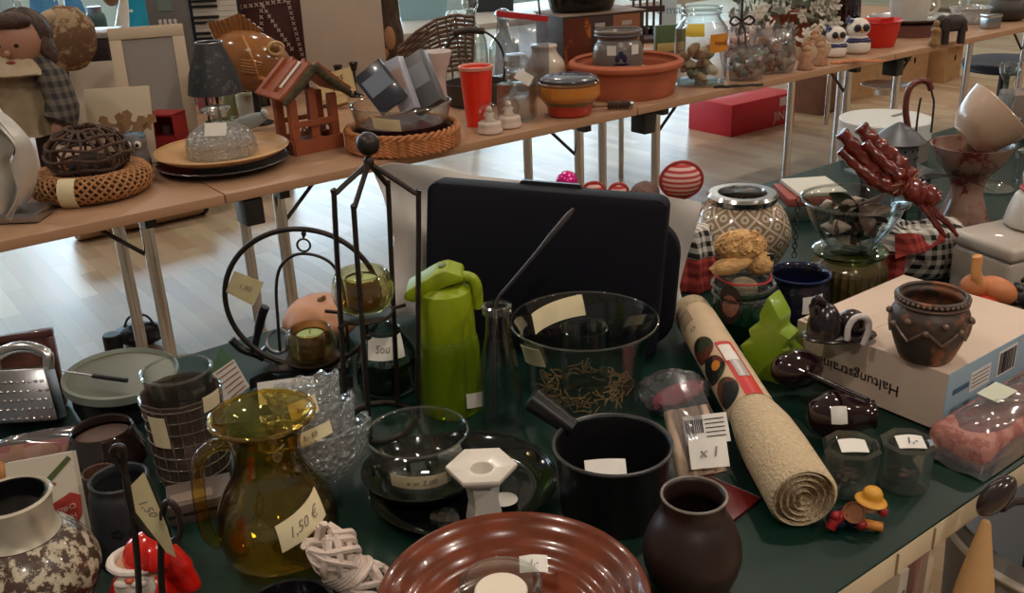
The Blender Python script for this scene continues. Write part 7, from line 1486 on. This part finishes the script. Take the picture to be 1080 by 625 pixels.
# potpourri / shell bags
def bagful(px, py, w_, htop, label, n, seed, dv=0, seal=None):
    t, P, k = PF(px, py, 'shell_bag', label, 'bag', dv, group='clear bags of shells and petals'); h = P.p(px, htop).z; w = w_*k; random.seed(seed)
    b = B(); b.sheet(lambda u, v: Vector(((u-.5)*w*(1+.1*math.sin(v*4)), -.055*math.sin(v*PI*.9+.25)*math.sin(u*PI)**.5-.003+.006*math.sin(u*15+v*8), h*v)), 22, 16, .001); b.sheet(lambda u, v: Vector(((u-.5)*w*(1+.1*math.sin(v*4)), .055*math.sin(v*PI*.9+.25)*math.sin(u*PI)**.5+.003, h*v)), 14, 10, .001); obj('film', b, FILM, t)
    for i in range(n):
        b = B(); s = random.uniform(.014, .026); zz = .022+random.random()*h*.62
        b.ell(s, s*.8, s*.7, Tr(random.uniform(-.42, .42)*w, random.uniform(-.02, .02), zz) @ Euler((random.random()*3, random.random()*3, 0)).to_matrix().to_4x4(), 10, 7, lambda v: 1+.15*math.sin(5*v.x+4*v.z)); obj('filling_piece', b, (SHM+[mat('petal_orange', (190, 120, 70), .6), mat('petal_red', (150, 70, 60), .6)])[i % 6], t)
    b = B(); b.prism([(-w*.5, h-.002), (w*.5, h-.002), (w*.5, h+.010), (-w*.5, h+.010)], .006); obj('seal_strip', b, seal or FILM, t)
bagful(787, 86, 34, 50, 'low clear bag of shells and petals right beside the honey jar', 34, 41, .02)
bagful(815, 80, 42, 30, 'taller clear bag of shells and petals to the right of the low bag', 34, 42, .04)
b = None
t, P, k = PF(780, 92, 'dark_fringe_strip', 'dark beaded strip lying at the table edge in front of the low shell bag', 'trim', -.0); b = B(); random.seed(7)
for i in range(22): b.ell(.007, .008, .006, Tr((i-11)*.0085, .006*math.sin(i*.9), .006), 8, 6)
obj('beads', b, mat('dark_beads', (46, 36, 32), .4, var=.5, vscale=90), t)
# black ribbon bow + gift bag behind
t, P, k = PF(778, 78, 'ribbon_gift_bag', 'clear gift bag of pink shells with a black ribbon bow behind the shell bags', 'gift', .10); h = P.p(778, 14).z
b = B(); b.lathe(smooth_prof([(0, 0), (.06, 0), (.075, h*.3), (.06, h*.6), (.018, h*.82), (.05, h*1.0)]), 32, None, lambda q_, a, z: (q_*(1+.07*math.sin(6*a+z*20)), z)); obj('film', b, FILM, t)
b = B(); random.seed(3)
for i in range(20): b.ell(.018, .015, .013, Tr(random.uniform(-.04, .04), random.uniform(-.04, .04), .02+random.random()*h*.45), 10, 8)
obj('pink_shells', b, mat('pink_shell', (196, 140, 124), .5), t)
b = B(); c = Vector((0, -.03, h*.84))
for s in (-1, 1): b.tube(spath([c, c+Vector((s*.03, -.01, .022)), c+Vector((s*.05, -.012, .002)), c+Vector((s*.03, -.01, -.012)), c], 6), .005, 8); b.tube(spath([c, c+Vector((s*.012, -.016, -.04)), c+Vector((s*.016, -.03, -.10))], 5), .005, 8)
b.tube([c, c+Vector((.0, 0, .10))], .005, 8); obj('ribbon_bow', b, mat('black_ribbon', (30, 22, 22), .5), t)
# flower arrangement
random.seed(17)
t, P, k = PF(836, 60, 'flower_basket', 'terracotta bowl overflowing with white artificial flowers and grey-green foliage behind the angels', 'flowers', .20)
b = B(); z1 = P.p(822, 10).z; b.vessel(smooth_prof([(.05, 0), (.07, .01), (.075, z1*.5), (.11, z1*.9), (.12, z1)]), .010, 40); obj('bowl', b, TERRA, t)
b = B()
for i in range(260):
    a = random.uniform(-PI-.4, .4) if i % 3 else random.random()*6.28; q_ = random.uniform(.05, .30); z = z1+.06-(q_*.9)*random.random()+random.uniform(-.03, .06); M = Tr(min(.14, q_*math.cos(a)), q_*math.sin(a)*.75, max(z, .03)) @ Euler((random.random()*3, random.random()*3, random.random()*3)).to_matrix().to_4x4(); s = random.uniform(.018, .036)
    b.prism([(-s, 0), (-s*.3, s*.35), (s*.5, s*.3), (s, 0), (s*.5, -s*.3), (-s*.3, -s*.35)], .002, M)
o = obj('foliage', b, mat('grey_green_leaf', (112, 116, 100), .7, var=.3, vscale=20), t); o['kind'] = 'stuff'
for i in range(46):
    b = B(); a = random.uniform(-PI, .3); q_ = random.uniform(.08, .27); c = Vector((min(.13, q_*math.cos(a)+.02), q_*math.sin(a)*.8-.02, max(.05, z1+.09-q_*1.0*random.random()+random.uniform(-.06, .05)))); M = Tr(*c) @ Euler((random.uniform(.3, 1.6), 0, random.uniform(-1, 1))).to_matrix().to_4x4()
    for j in range(6): b.ell(.020, .011, .005, M @ Rz(j*PI/3) @ Tr(.017, 0, 0) @ Ry(-.3), 8, 5)
    b.ell(.007, .007, .006, M @ Tr(0, 0, .003), 8, 5); obj('flower', b, mat('petal_white', (206, 200, 188), .7), t)
# angels
for i, (x, y, lb) in enumerate(((849, 73, 'brown angel figurine with folded wings left in the pair beside the shell bags'), (864, 72, 'brown angel figurine directly left of the owls'), (858, 66, 'brown angel figurine half hidden behind the other angels'))):
    t, P, k = PF(x, y, 'angel_figurine', lb, 'figurine', .05*i, group='angel figurines'); h = .105; ANG = mat('angel_tan', (170, 124, 92), .6, var=.25, vscale=50)
    b = B(); b.lathe(smooth_prof([(0, 0), (.032, 0), (.034, .01), (.024, .05), (.016, .07), (0, .075)]), 24, None, lambda q_, a, z: (q_*(1+.05*math.sin(8*a)), z)); obj('robe', b, ANG, t)
    b = B(); b.ell(.018, .017, .019, Tr(0, 0, .088)); obj('head', b, mat('angel_skin', (200, 160, 130), .5), t)
    b = B(); b.ell(.021, .019, .016, Tr(0, .004, .094)); obj('hair', b, mat('angel_hair', (150, 100, 60), .7), t)
    b = B()
    for s in (-1, 1): b.ell(.022, .005, .030, Tr(s*.026, .012, .06) @ Ry(R(s*22)))
    obj('wings', b, mat('angel_wing', (190, 170, 140), .6), t)
# owls (white and blue ceramic)
for i, (x, y, s_, lb) in enumerate(((880, 61, 1.0, 'white and blue ceramic owl next to the angel figurines'), (903, 57, 1.15, 'white and blue ceramic owl directly in front of the red plastic bowl'))):
    t, P, k = PF(x, y, 'ceramic_owl', lb, 'figurine', .02, group='white and blue ceramic owls'); s = s_*11*k
    b = B(); b.lathe(smooth_prof([(0, 0), (s*.9, 0), (s*1.1, s*.6), (s*.8, s*1.3), (s*.0, s*1.4)]), 28); b.ell(s*.95, s*.85, s*.85, Tr(0, 0, s*1.95)); obj('owl_body', b, WHITEC, t)
    b = B(); b.ell(s*1.05, s*.7, s*.35, Tr(0, -s*.35, s*1.0)); obj('blue_wing_band', b, mat('owl_cobalt', (38, 42, 84), .25, coat=.4), t); b = B(); b.lathe([(0, 0), (s*.4, s*.1), (0, s*.7)], 10, Tr(-s*.7, 0, s*2.4) @ Ry(R(-20))); obj('blue_ear', b, mat('owl_cobalt', (38, 42, 84), .25, coat=.4), t)
    b = B(); b.ell(s*.30, s*.2, s*.32, Tr(s*.35, -s*.8, s*2.05)); b.ell(s*.30, s*.2, s*.32, Tr(-s*.35, -s*.8, s*2.05)); obj('eyes', b, BLACKP, t)
    b = B(); b.ell(s*.12, s*.12, s*.2, Tr(0, -s*.9, s*1.85)); obj('beak', b, mat('beak_tan', (170, 130, 80), .5), t)
t, P, k = PF(905, 66, 'raffia_strand', 'orange raffia strand lying along the table edge in front of the owls', 'decoration'); b = B(); random.seed(19)
for i in range(9): b.tube(spath([(-.10+random.uniform(-.02, .02), random.uniform(-.02, .02), .004), (-.03, random.uniform(-.02, .02), .012), (.04, random.uniform(-.02, .02), .006), (.10+random.uniform(-.02, .02), random.uniform(-.03, .02), .006)], 4), .0032, 5)
obj('strands', b, mat('raffia_orange', (196, 124, 80), .8), t)
t, P, k = PF(890, 44, 'brown_glass_vase', 'tall brownish glass vase behind the owls', 'vase', .18); h = P.p(884, -25).z
b = B(); b.vessel(smooth_prof([(.06, 0), (.075, .02), (.07, h*.6), (.055, h*.85), (.07, h)]), .004, 36); obj('vase_body', b, glass('brown_pink_glass', (170, 130, 118), (90, 60, 54), 1.0, .04, .1), t)
b = B(); b.lathe([(0, .006), (.066, .008), (.062, h*.5), (0, h*.55)], 28); obj('brown_filling', b, mat('brown_filling', (128, 92, 76), .7, var=.3, vscale=30), t)
# red plastic bowl
f = fit(928, 22, 46, 51, .72); t = base('red_plastic_bowl', 'bright red plastic bowl with a pouring lip at the right end of the far table', 'bowl', f); r, h = f[3], f[2]
RP = mat('plastic_red', (196, 34, 22), .35)
b = B(); b.vessel(smooth_prof(prof([(.7, 0), (.74, .04), (.86, .6), (.94, .96), (1.02, 1.0)], r, h)), .005, 48); b.prism([(r*.98, h*.86), (r*1.3, h*1.02), (r*1.0, h*1.0)], .06); obj('bowl_body', b, RP, t)
b = B(); b.box(.08, .012, .02, Tr(-.02, -r*.5, h*.98)); obj('handle_tab', b, RP, t)
# white cup on plate on dark stand
t, P, k = PF(958, 41, 'wooden_stand', 'dark red-brown cake stand base under the large white cup', 'stand', .10); b = B(); hs = 12*k; b.lathe([(0, 0), (36*k, 0), (36*k, hs), (0, hs)], 40); obj('stand_body', b, mat('stand_brown', (112, 70, 60), .5), t); q = P.o
t = thing('silver_plate', 'shallow silver plate between the dark stand and the large white cup', 'plate', (q.x, q.y, T+hs+.0015)); b = B(); b.vessel(smooth_prof([(24*k, 0), (30*k, .004), (42*k, .026)]), .004, 48); obj('plate_body', b, mat('silver_plate_b', (190, 190, 190), .25, .7), t)
t = thing('white_cup', 'large white cup with a looped handle on the silver plate beside the red bowl', 'cup', (q.x-.01, q.y, T+hs+.009), FACE); b = B(); b.vessel(smooth_prof(prof([(.75, 0), (.84, .05), (.96, .5), (1, 1)], 21*k, 30*k)), .005, 44); obj('cup_body', b, mat('cup_white', (212, 204, 194), .3, coat=.3), t)
b = B(); b.tube([(20*k+9*k*math.sin(a), 0, 15*k+10*k*math.cos(a)) for a in [PI*j/12 for j in range(13)]], 2.4*k, 8); obj('handle', b, mat('cup_white', (212, 204, 194), .3), t)
# elephant + little figure
t, P, k = PF(1005, 47, 'elephant_figure', 'small dark wooden elephant standing at the right end of the far table', 'figurine', .02)
EL = mat('dark_elephant', (44, 32, 32), .5)
c = P.p(1006, 25); b = B(); b.ell(13*k, 8*k, 9*k, Tr(c.x, 0, c.z+1*k), 28, 18); b.ell(7*k, 6*k, 8*k, Tr(c.x-13*k, 0, c.z+1.5*k))
b.tube(spath([(c.x-18*k, 0, c.z), (c.x-21*k, 0, c.z-6*k), (c.x-20*k, 0, c.z-13*k), (c.x-17*k, 0, c.z-17*k)]), [3.4*k]*5+[2.6*k]*5+[2*k]*5+[1.4*k], 10)
for x, y in ((-9, -4), (-6, 4), (8, -4), (11, 4)): b.tube([(c.x+x*k, y*k, c.z), (c.x+x*k, y*k, c.z-10*k), (c.x+x*k, y*k, .001)], [4.4*k, 3.6*k, 4*k], 12)
b.tube([(c.x+13*k, 0, c.z+3*k), (c.x+15*k, 0, c.z-8*k)], .8*k, 6); obj('elephant_body', b, EL, t)
b = B(); b.ell(5*k, 1.5*k, 7*k, Tr(c.x-11*k, -7*k, c.z+1*k)); b.ell(5*k, 1.5*k, 7*k, Tr(c.x-11*k, 7*k, c.z+1*k)); obj('ears', b, EL, t)
t, P, k = PF(993, 49, 'standing_figure', 'tiny carved golden-brown standing figure beside the elephant', 'figurine', .04); t.location.x -= .06; h = P.p(993, 20).z
b = B(); b.lathe(smooth_prof([(0, 0), (.024, 0), (.026, h*.1), (.018, h*.4), (.022, h*.62), (.010, h*.74), (0, h*.75)]), 20); obj('robe', b, mat('golden_brown', (140, 108, 64), .5, var=.3, vscale=50), t)
b = B(); b.ell(.013, .013, .016, Tr(0, 0, h*.84)); b.lathe([(.014, h*.9), (.008, h*.97), (0, h)], 12); obj('head', b, mat('golden_brown', (140, 108, 64), .5), t)
# glass dishes and dark round pot at the far end
t, P, k = PF(1022, 30, 'glass_dish', 'clear glass dish behind the elephant at the end of the far table', 'dish', .10); b = B(); b.vessel(smooth_prof([(.06, 0), (.07, .006), (.09, .06), (.105, .08)]), .006, 36, None, lambda q_, a, z: (q_*(1+.03*math.sin(12*a)), z)); obj('dish_body', b, CUT, t)
t, P, k = PF(1044, 31, 'silver_box', 'small silver metal box beside the dark round pot', 'box', .02, rot=R(20)); b = B(); b.box(.08, .06, .055, None, .004); obj('box_body', b, STEEL, t); b = B(); b.box(.084, .064, .014, Tr(0, 0, .056), .003); obj('box_lid', b, CHROME, t)
t, P, k = PF(1062, 30, 'dark_round_pot', 'dark grey round pot at the right end of the far table', 'pot', .16); r = 21*k; h = P.p(1062, -4).z
b = B(); b.vessel(smooth_prof(prof([(.5, 0), (.8, .1), (1.0, .45), (.85, .8), (.6, .92), (.66, 1.0)], r, h)), .006, 44); obj('pot_body', b, mat('charcoal_pot', (60, 54, 50), .5, var=.1, vscale=20), t)
t, P, k = PF(996, 22, 'glass_tureen', 'round glass tureen with a blue mark behind the elephant', 'bowl', .22); b = B(); b.vessel(smooth_prof([(.07, 0), (.10, .01), (.15, .10), (.14, .16), (.12, .18)]), .006, 40); obj('tureen_body', b, GLASS, t); b = B(); b.ell(.05, .004, .03, Tr(.0, -.145, .11)); obj('blue_mark', b, mat('owl_cobalt', (38, 42, 84), .25), t)
b = B(); b.lathe(smooth_prof([(.125, .182), (.09, .22), (.02, .235), (.02, .25), (0, .26)]), 36); obj('lid', b, GLASS, t)
# ================================================================== UNDER AND BEHIND THE FAR TABLE
def floor_box(px, py, sx, sy, sz, rot, name, label, m, cat='box'):
    q = W(px, py, 0); t = thing(name, label, cat, (q.x, q.y, G), rot); return t, q
t, q = floor_box(826, 131, .9, .3, .3, 0, 'red_carton', 'large red carton with white lettering on the floor under the far table', None)
b = B(); b.box(.62, .36, .20, Tr(-.20, .18, 0), .003); obj('carton_body', b, mat('carton_red', (196, 36, 52), .5), t)
b = B(); b.box(.14, .002, .055, Tr(.02, -.001, .125)); obj('white_print', b, mat('print_white', (220, 206, 206), .6), t)
text('JINK', .085, mat('print_white', (220, 206, 206), .6), t, Tr(-.02, -.002, .06) @ Rx(PI/2), 'printed_word')
for i, (x, y, sx, sz, ro, lb) in enumerate(((905, 105, .36, .34, 0, 'open brown cardboard box on the floor behind the chrome table legs, nearest the red carton'), (960, 92, .5, .36, R(6), 'brown cardboard box with a punched hole on the floor right of the white plate'), (1003, 84, .34, .30, R(10), 'brown cardboard box on the floor at the far right under the table'))):
    t, q = floor_box(x, y, 0, 0, 0, ro, 'cardboard_box', lb, KRAFT); b = B(); th = .006; d_ = .3
    b.box(sx, d_, th, Tr(0, d_/2, 0)); b.box(sx, th, sz, Tr(0, 0, 0)); b.box(sx, th, sz, Tr(0, d_, 0)); b.box(th, d_, sz, Tr(-sx/2, d_/2, 0)); b.box(th, d_, sz, Tr(sx/2, d_/2, 0)); obj('box_walls', b, KRAFT, t)
    b = B(); b.box(sx*.98, .10, .004, Tr(0, -.045, sz-.004) @ Rx(R(20))); obj('front_flap', b, KRAFT, t)
    if i: b = B(); b.ell(.016, .004, .024, Tr(.02, -.004, sz*.55)); obj('hand_hole', b, mat('hole_black', (8, 8, 9), .9), t)
t, q = floor_box(868, 121, 0, 0, 0, R(6), 'wooden_crate', 'dark wooden crate standing on the floor between the cardboard boxes', None); t.scale = (.6, .7, 1); b = B(); b.box(.5, .02, .26, Tr(.2, 0, 0)); b.box(.5, .02, .26, Tr(.2, .34, 0)); b.box(.02, .36, .26, Tr(-.05, .17, 0)); b.box(.02, .36, .26, Tr(.45, .17, 0)); b.box(.5, .36, .02, Tr(.2, .17, 0)); obj('crate_boards', b, mat('crate_brown', (116, 80, 56), .8, var=.15, vscale=10), t)
q = W(934, 86, .42); t = thing('white_floor_plate', 'white plate lying on the boxes under the far table', 'plate', (q.x, q.y, .385), 0); b = B(); b.vessel(smooth_prof([(.06, 0), (.09, .006), (.13, .022)]), .004, 40); obj('plate_body', b, WHITEC, t)
b = B(); b.lathe([(0, -.0345), (.05, -.0345), (.05, 0), (0, 0)], 24); obj('plate_foot', b, WHITEC, t)
t, q = floor_box(350, 238, 0, 0, 0, R(0), 'dark_crate', 'dark plastic crate with papers on the floor under the far table behind the chrome legs', None); b = B(); b.box(.80, .40, .24, Tr(-.20, 1.05, 0), .004); obj('crate_body', b, mat('crate_dark', (40, 36, 38), .5), t)
b = B()
for i in range(4): b.box(.24, .02, .03, Tr(.04-.16*i, .842, .05+.04*(i % 3)) @ Ry(R(4*i)))
obj('papers', b, WPAPER, t)
t, q = floor_box(185, 250, 0, 0, 0, R(0), 'tan_suitcase', 'long tan rolled case on the floor under the left far table', None); b = B(); b.lathe([(0, -.26), (.12, -.26), (.125, -.25), (.125, .34), (.12, .35), (0, .35)], 32, Tr(-.12, .30, .125) @ Ry(PI/2)); obj('case_roll', b, mat('tan_case', (170, 136, 108), .6), t); b = B(); b.lathe([(.10, .35), (.126, .35), (.128, .37), (.10, .37)], 32, Tr(-.12, .30, .125) @ Ry(PI/2)); b.lathe([(0, .365), (.10, .365)], 24, Tr(-.12, .30, .125) @ Ry(PI/2)); obj('dark_end', b, BLACKP, t)
# black shoes / bag on floor by left legs
t, q = floor_box(150, 362, 0, 0, 0, FACE, 'black_bag', 'crumpled black bag on the floor beside the left chrome table legs', None, 'bag'); t.scale = (.55, .55, .55); b = B(); b.ell(.16, .11, .075, Tr(0, 0, .07), 32, 20, lambda v: 1+.18*noise.noise(v*2.2)+.08*noise.noise(v*6)); obj('bag_body', b, mat('black_nylon', (26, 27, 32), .5, bump=.4, bscale=30), t); b = B(); b.tube(spath([(-.10, 0, .11), (-.05, 0, .19), (.05, .02, .19), (.10, .02, .11)]), .008, 8); obj('bag_strap', b, BLACKP, t)
t, q = floor_box(122, 374, 0, 0, 0, FACE, 'black_furniture_foot', 'small black block on the floor left of the crumpled black bag', None, 'block'); b = B(); b.lathe([(0, 0), (.028, 0), (.032, .01), (.032, .075), (.028, .08), (0, .08)], 20); obj('block_body', b, BLACKP, t)
# stall behind: background table with blue bottles, teal banner etc.
t = thing('folding_table', 'pale table further back in the hall carrying blue bottles and a dark box', 'table', (1.0, 5.0, 0)); b = B(); b.box(7.5, .8, .04, Tr(3.75, .4, T-.04), .003); obj('tabletop', b, mat('pale_top', (190, 186, 178), .4), t)
for x in (.2, 2.5, 5, 7.3):
    for y in (.1, .7): b = B(); b.tube([(x, y, 0), (x, y, T-.04)], .018, 10); obj('leg', b, CHROME, t)
def PB(px, py, name, label, cat, dv=0, group=None):
    q = W(px, py, T); q.y = 5.4+dv; d = ray(px, py); tt = (5.4+dv)/d.y; q = CAM+d*tt; q.z = T; t = thing(name, label, cat, (q.x, q.y, T+G), FACE, group); P = Plane(q); return t, P, P.s1()
BLU = glass('blue_bag', (140, 200, 236), (50, 120, 190), .9, .1, .1, .35, (120, 190, 230))
for i, (x, w_, y, c, lb) in enumerate(((55, 16, -6, BLU, 'light blue clear plastic bundle behind the doll, left of its neighbour'), (84, 11, -2, BLU, 'light blue clear plastic bundle beside the dark jar in the background'), (12, 18, -4, FILM, 'clear plastic bundle directly behind the head of the doll'))):
    t, P, k = PB(x, 40, 'plastic_bundle', lb, 'bundle', .0, 'plastic bundles on the back table'); h = max(P.p(x, y).z, .1); b = B(); b.ell(w_*k, w_*k*.7, h*.55, Tr(0, 0, h*.52), 24, 16, lambda v: 1+.22*noise.noise(v*3+Vector((i, 0, 0)))); obj('film', b, c, t)
t, P, k = PB(104, 34, 'dark_jar', 'dark green ribbed jar with a metal lid in the background left of the teal banner', 'jar', .05); h = max(P.p(99, 8).z, .12); b = B(); b.lathe(smooth_prof([(0, 0), (9*k, 0), (10*k, h*.3), (9*k, h*.85), (0, h*.85)]), 32, None, lambda q_, a, z: (q_*(1+.03*math.sin(16*a)), z)); obj('jar_body', b, mat('jar_green', (66, 92, 90), .3), t); b = B(); b.lathe([(0, h*.85), (7*k, h*.85), (7*k, h*1.0), (0, h*1.0)], 28); obj('lid', b, STEEL, t)
t, P, k = PF(95, 84, 'dark_wooden_box', 'dark wooden box with a pale flat lid behind the pale board and doll', 'box', 3.76-W(95, 84).y); h = P.p(95, 38).z; b = B(); b.box(86*k, .16, h, None, .004); obj('box_body', b, mat('dark_wood_box', (44, 32, 36), .4), t); b = B(); b.box(90*k, .18, .02, Tr(0, 0, h), .003); obj('pale_lid', b, mat('lid_grey', (150, 144, 140), .4), t)
t, P, k = PB(146, 40, 'teal_banner', 'bright teal display board in the background behind the picture frame', 'board', .25); h = P.p(146, -40).z; b = B(); b.box(32*k, .03, h, None, .004); obj('board', b, mat('teal_board', (20, 150, 180), .4), t); b = B(); b.box(9*k, .002, 3*k, Tr(-4*k, -.0165, h*.45)); obj('white_mark', b, WPAPER, t)
t, P, k = PB(124, 40, 'white_cone', 'white cone shaped object leaning in the background left of the teal board', 'ornament', .10); h = P.p(124, -6).z; b = B(); b.lathe([(0, 0), (10*k, 0), (4*k, h), (0, h)], 28, Ry(R(14))); obj('cone_body', b, WHITEC, t); b = B(); b.ell(9*k, 5*k, 12*k, Tr(-4*k, .06, h*.95)); obj('brown_top', b, mat('brown_top', (130, 84, 50), .6), t)
t, P, k = PF(704, 36, 'info_sign', 'white and pale blue sign board behind the terracotta dish, left of the honey jar', 'sign', .1); h = P.p(700, -20).z; b = B(); b.box(18*k, .02, h, None, .003); obj('sign_board', b, mat('sign_white', (190, 214, 226), .4), t); text('Oma', .07, mat('sign_ink', (120, 160, 180), .6), t, Tr(0, -.0115, h*.42) @ Rx(PI/2))
t, P, k = PF(682, 44, 'slatted_rack', 'dark slatted rack between the flame box and the white sign', 'rack', .08); b = B(); h = P.p(676, -6).z
for i in range(5): b.box(.012, .012, h, Tr((i-2)*.035, 0, 0))
b.box(.18, .02, .03, Tr(0, 0, h*.6)); b.box(.18, .02, .03, Tr(0, 0, h-.03)); b.box(.18, .18, .02, Tr(0, -.08, 0)); obj('slats', b, mat('chair_dark', (64, 44, 44), .6), t)
for i, (x, y, c, lb) in enumerate(((450, 20, (150, 190, 206), 'pale blue storage crate on the back table above the wicker fan'), (606, 18, (74, 110, 116), 'teal-grey storage crate on the back table behind the flame printed box'), (520, 14, (46, 52, 60), 'dark storage crate on the back table behind the stoppered bottles'))):
    t, P, k = PB(x, 44, 'storage_crate', lb, 'crate', .22, 'storage crates on the back table'); h = max(P.p(x, y-34).z, .16); b = B(); b.vessel([(0, 0), (34*k*.95, 0), (34*k, h)], .02, 4, Rz(PI/4)); obj('crate_body', b, mat('crate_%d' % i, c, .4), t, ang=20)
# far right second table run and dark stool
q = W(1062, 64, .45); t = thing('dark_stool', 'round dark padded stool on the floor at the right behind the tables', 'stool', (q.x, q.y, 0), 0); b = B(); b.lathe(smooth_prof([(0, .40), (.22, .40), (.235, .42), (.22, .46), (0, .47)]), 40); obj('seat', b, mat('stool_slate', (44, 54, 70), .5), t); b = B(); b.tube([(.0, 0, .40), (0, 0, .03)], .03, 12); b.lathe([(0, 0), (.2, 0), (.2, .015), (.03, .04)], 32); obj('pedestal', b, BLACKP, t)
# ================================================================== UNDER THE NEAR TABLE EDGE (bottom right corner)
BCX, BCY, BR, BZ = 1.235, .425, .165, .62
t = thing('plastic_bin', 'grey plastic bin with a pale rim full of bric-a-brac below the table edge, lower right', 'bin', (BCX, BCY, G)); b = B(); b.vessel(smooth_prof([(BR*.78, 0), (BR*.82, .02), (BR*.97, BZ-.02), (BR, BZ)]), .005, 56); obj('bin_body', b, mat('bin_grey', (138, 140, 144), .5), t)
b = B(); b.tube([(BR*math.cos(a), BR*math.sin(a), BZ) for a in [2*PI*i/60 for i in range(60)]], .006, 8, True); obj('rim', b, mat('bin_rim', (206, 200, 192), .4), t)
t = thing('dark_bin_fill', 'black crumpled cloth filling the grey plastic bin at the lower right', 'cloth', (BCX, BCY, .36)); b = B(); b.ell(.126, .126, .055, Tr(0, 0, .02), 40, 22, lambda v: 1+.06*noise.noise(v*4)-.06); b.lathe([(0, -.3), (.115, -.3), (.13, .02), (0, .02)], 32); obj('fill_folds', b, mat('dark_bin_fill', (24, 20, 22), .8), t)  # black fill added where the inside of the bin is only dark
for dx, dy, r_, c, lb, nm in ((-.035, .005, .034, (120, 26, 24), 'dark red tin standing in the grey bin at the lower right', 'red_tin'), (.045, -.01, .030, (196, 176, 140), 'cream coloured mug standing in the grey bin at the lower right', 'cream_mug')):
    t = thing(nm, lb, nm.split('_')[1], (BCX+dx, BCY+dy, .4365)); hh = .155
    b = B(); b.vessel(smooth_prof([(r_*.9, 0), (r_, .01), (r_, hh)]), .003, 32); obj('body', b, mat(nm, c, .35, coat=.3), t)
    b = B(); b.tube([(r_*1.01*math.cos(a), r_*1.01*math.sin(a), hh) for a in [2*PI*j/30 for j in range(30)]], .003, 6, True); obj('rim', b, mat(nm+'_rim', tuple(min(255, v+30) for v in c), .3), t)
def onv(px, py, v): d = ray(px, py); return CAM+d*(v/d.y)
q = onv(1051, 523, .438); t = thing('brown_ladle', 'dark brown oval glass ladle rising from the grey bin past the table edge', 'ladle', (q.x, q.y, .40), FACE)
b = B(); zc_ = q.z-.40; b.tube(spath([(.080, .05, .06), (.085, .055, zc_*.80), (.045, .03, zc_*.92), (.012, .006, zc_-.022)]), .005, 8); obj('handle', b, IRON, t); b = B(); b.ell(.0155, .014, .030, Tr(0, 0, zc_) @ Ry(R(34)), 28, 18); obj('ladle_bowl', b, mat('brown_lid', (52, 40, 38), .2, coat=.4), t)
q = onv(1040, 549, .452); ha = .30
t = thing('cardboard_cone', 'tall tan cardboard cone standing in front of the near table at the lower right', 'cone', (q.x, q.y, q.z-ha), (0, 0, 0))
b = B(); b.lathe([(0, ha), (.004, ha), (.006, ha-.003), (.068, 0), (0, 0)], 44, Matrix(((1, 0, .30, -.09), (0, 1, .14, -.042), (0, 0, 1, 0), (0, 0, 0, 1)))); obj('cone_paper', b, mat('cone_card', (172, 132, 84), .8, var=.06, vscale=20), t)
t2 = thing('plain_carton', 'plain brown carton on the floor carrying the cardboard cone', 'box', (q.x-.09, q.y-.050, G), 0); b = B(); b.box(.13, .12, q.z-ha-.002, None, .003); obj('carton_body', b, KRAFT, t2)
for i, (x, y, w_, c, lb) in enumerate(((981, 600, .016, (196, 176, 150), 'cream board standing on edge below the green table, next to the grey bin'), (968, 606, .016, (150, 112, 100), 'pinkish brown board standing on edge below the green table'), (953, 614, .020, (190, 180, 164), 'off-white printed carton with green lettering standing below the green table'))):
    q = onv(x, y, .515); t = thing('board', lb, 'board', (q.x, q.y+.15, G), R(0), 'boards standing under the table edge'); b = B(); b.box(w_, .30, .66-.01*i, None, .001); obj('board_body', b, mat('board_%d' % i, c, .7), t)
    if i == 2: text('eller', .034, mat('carton_green', (40, 90, 60), .6), t, Tr(.0, -.1506, .58) @ Rx(PI/2) @ Rz(R(80)), 'printed_word')
# things that stand on a table settle onto its top
bpy.context.view_layer.update()
for o in [o for o in SC.objects if o.parent is None and o.get('category') and (abs(o.location.z-T-G) < 1e-5 or o.name in ('black_case', 'mirror_tray', 'white_plastic_bag'))]:
    zs = [(c.matrix_world @ v.co).z for c in o.children_recursive if c.type == 'MESH' for v in c.data.vertices]
    if zs: o.location.z += T+.0004-min(zs)
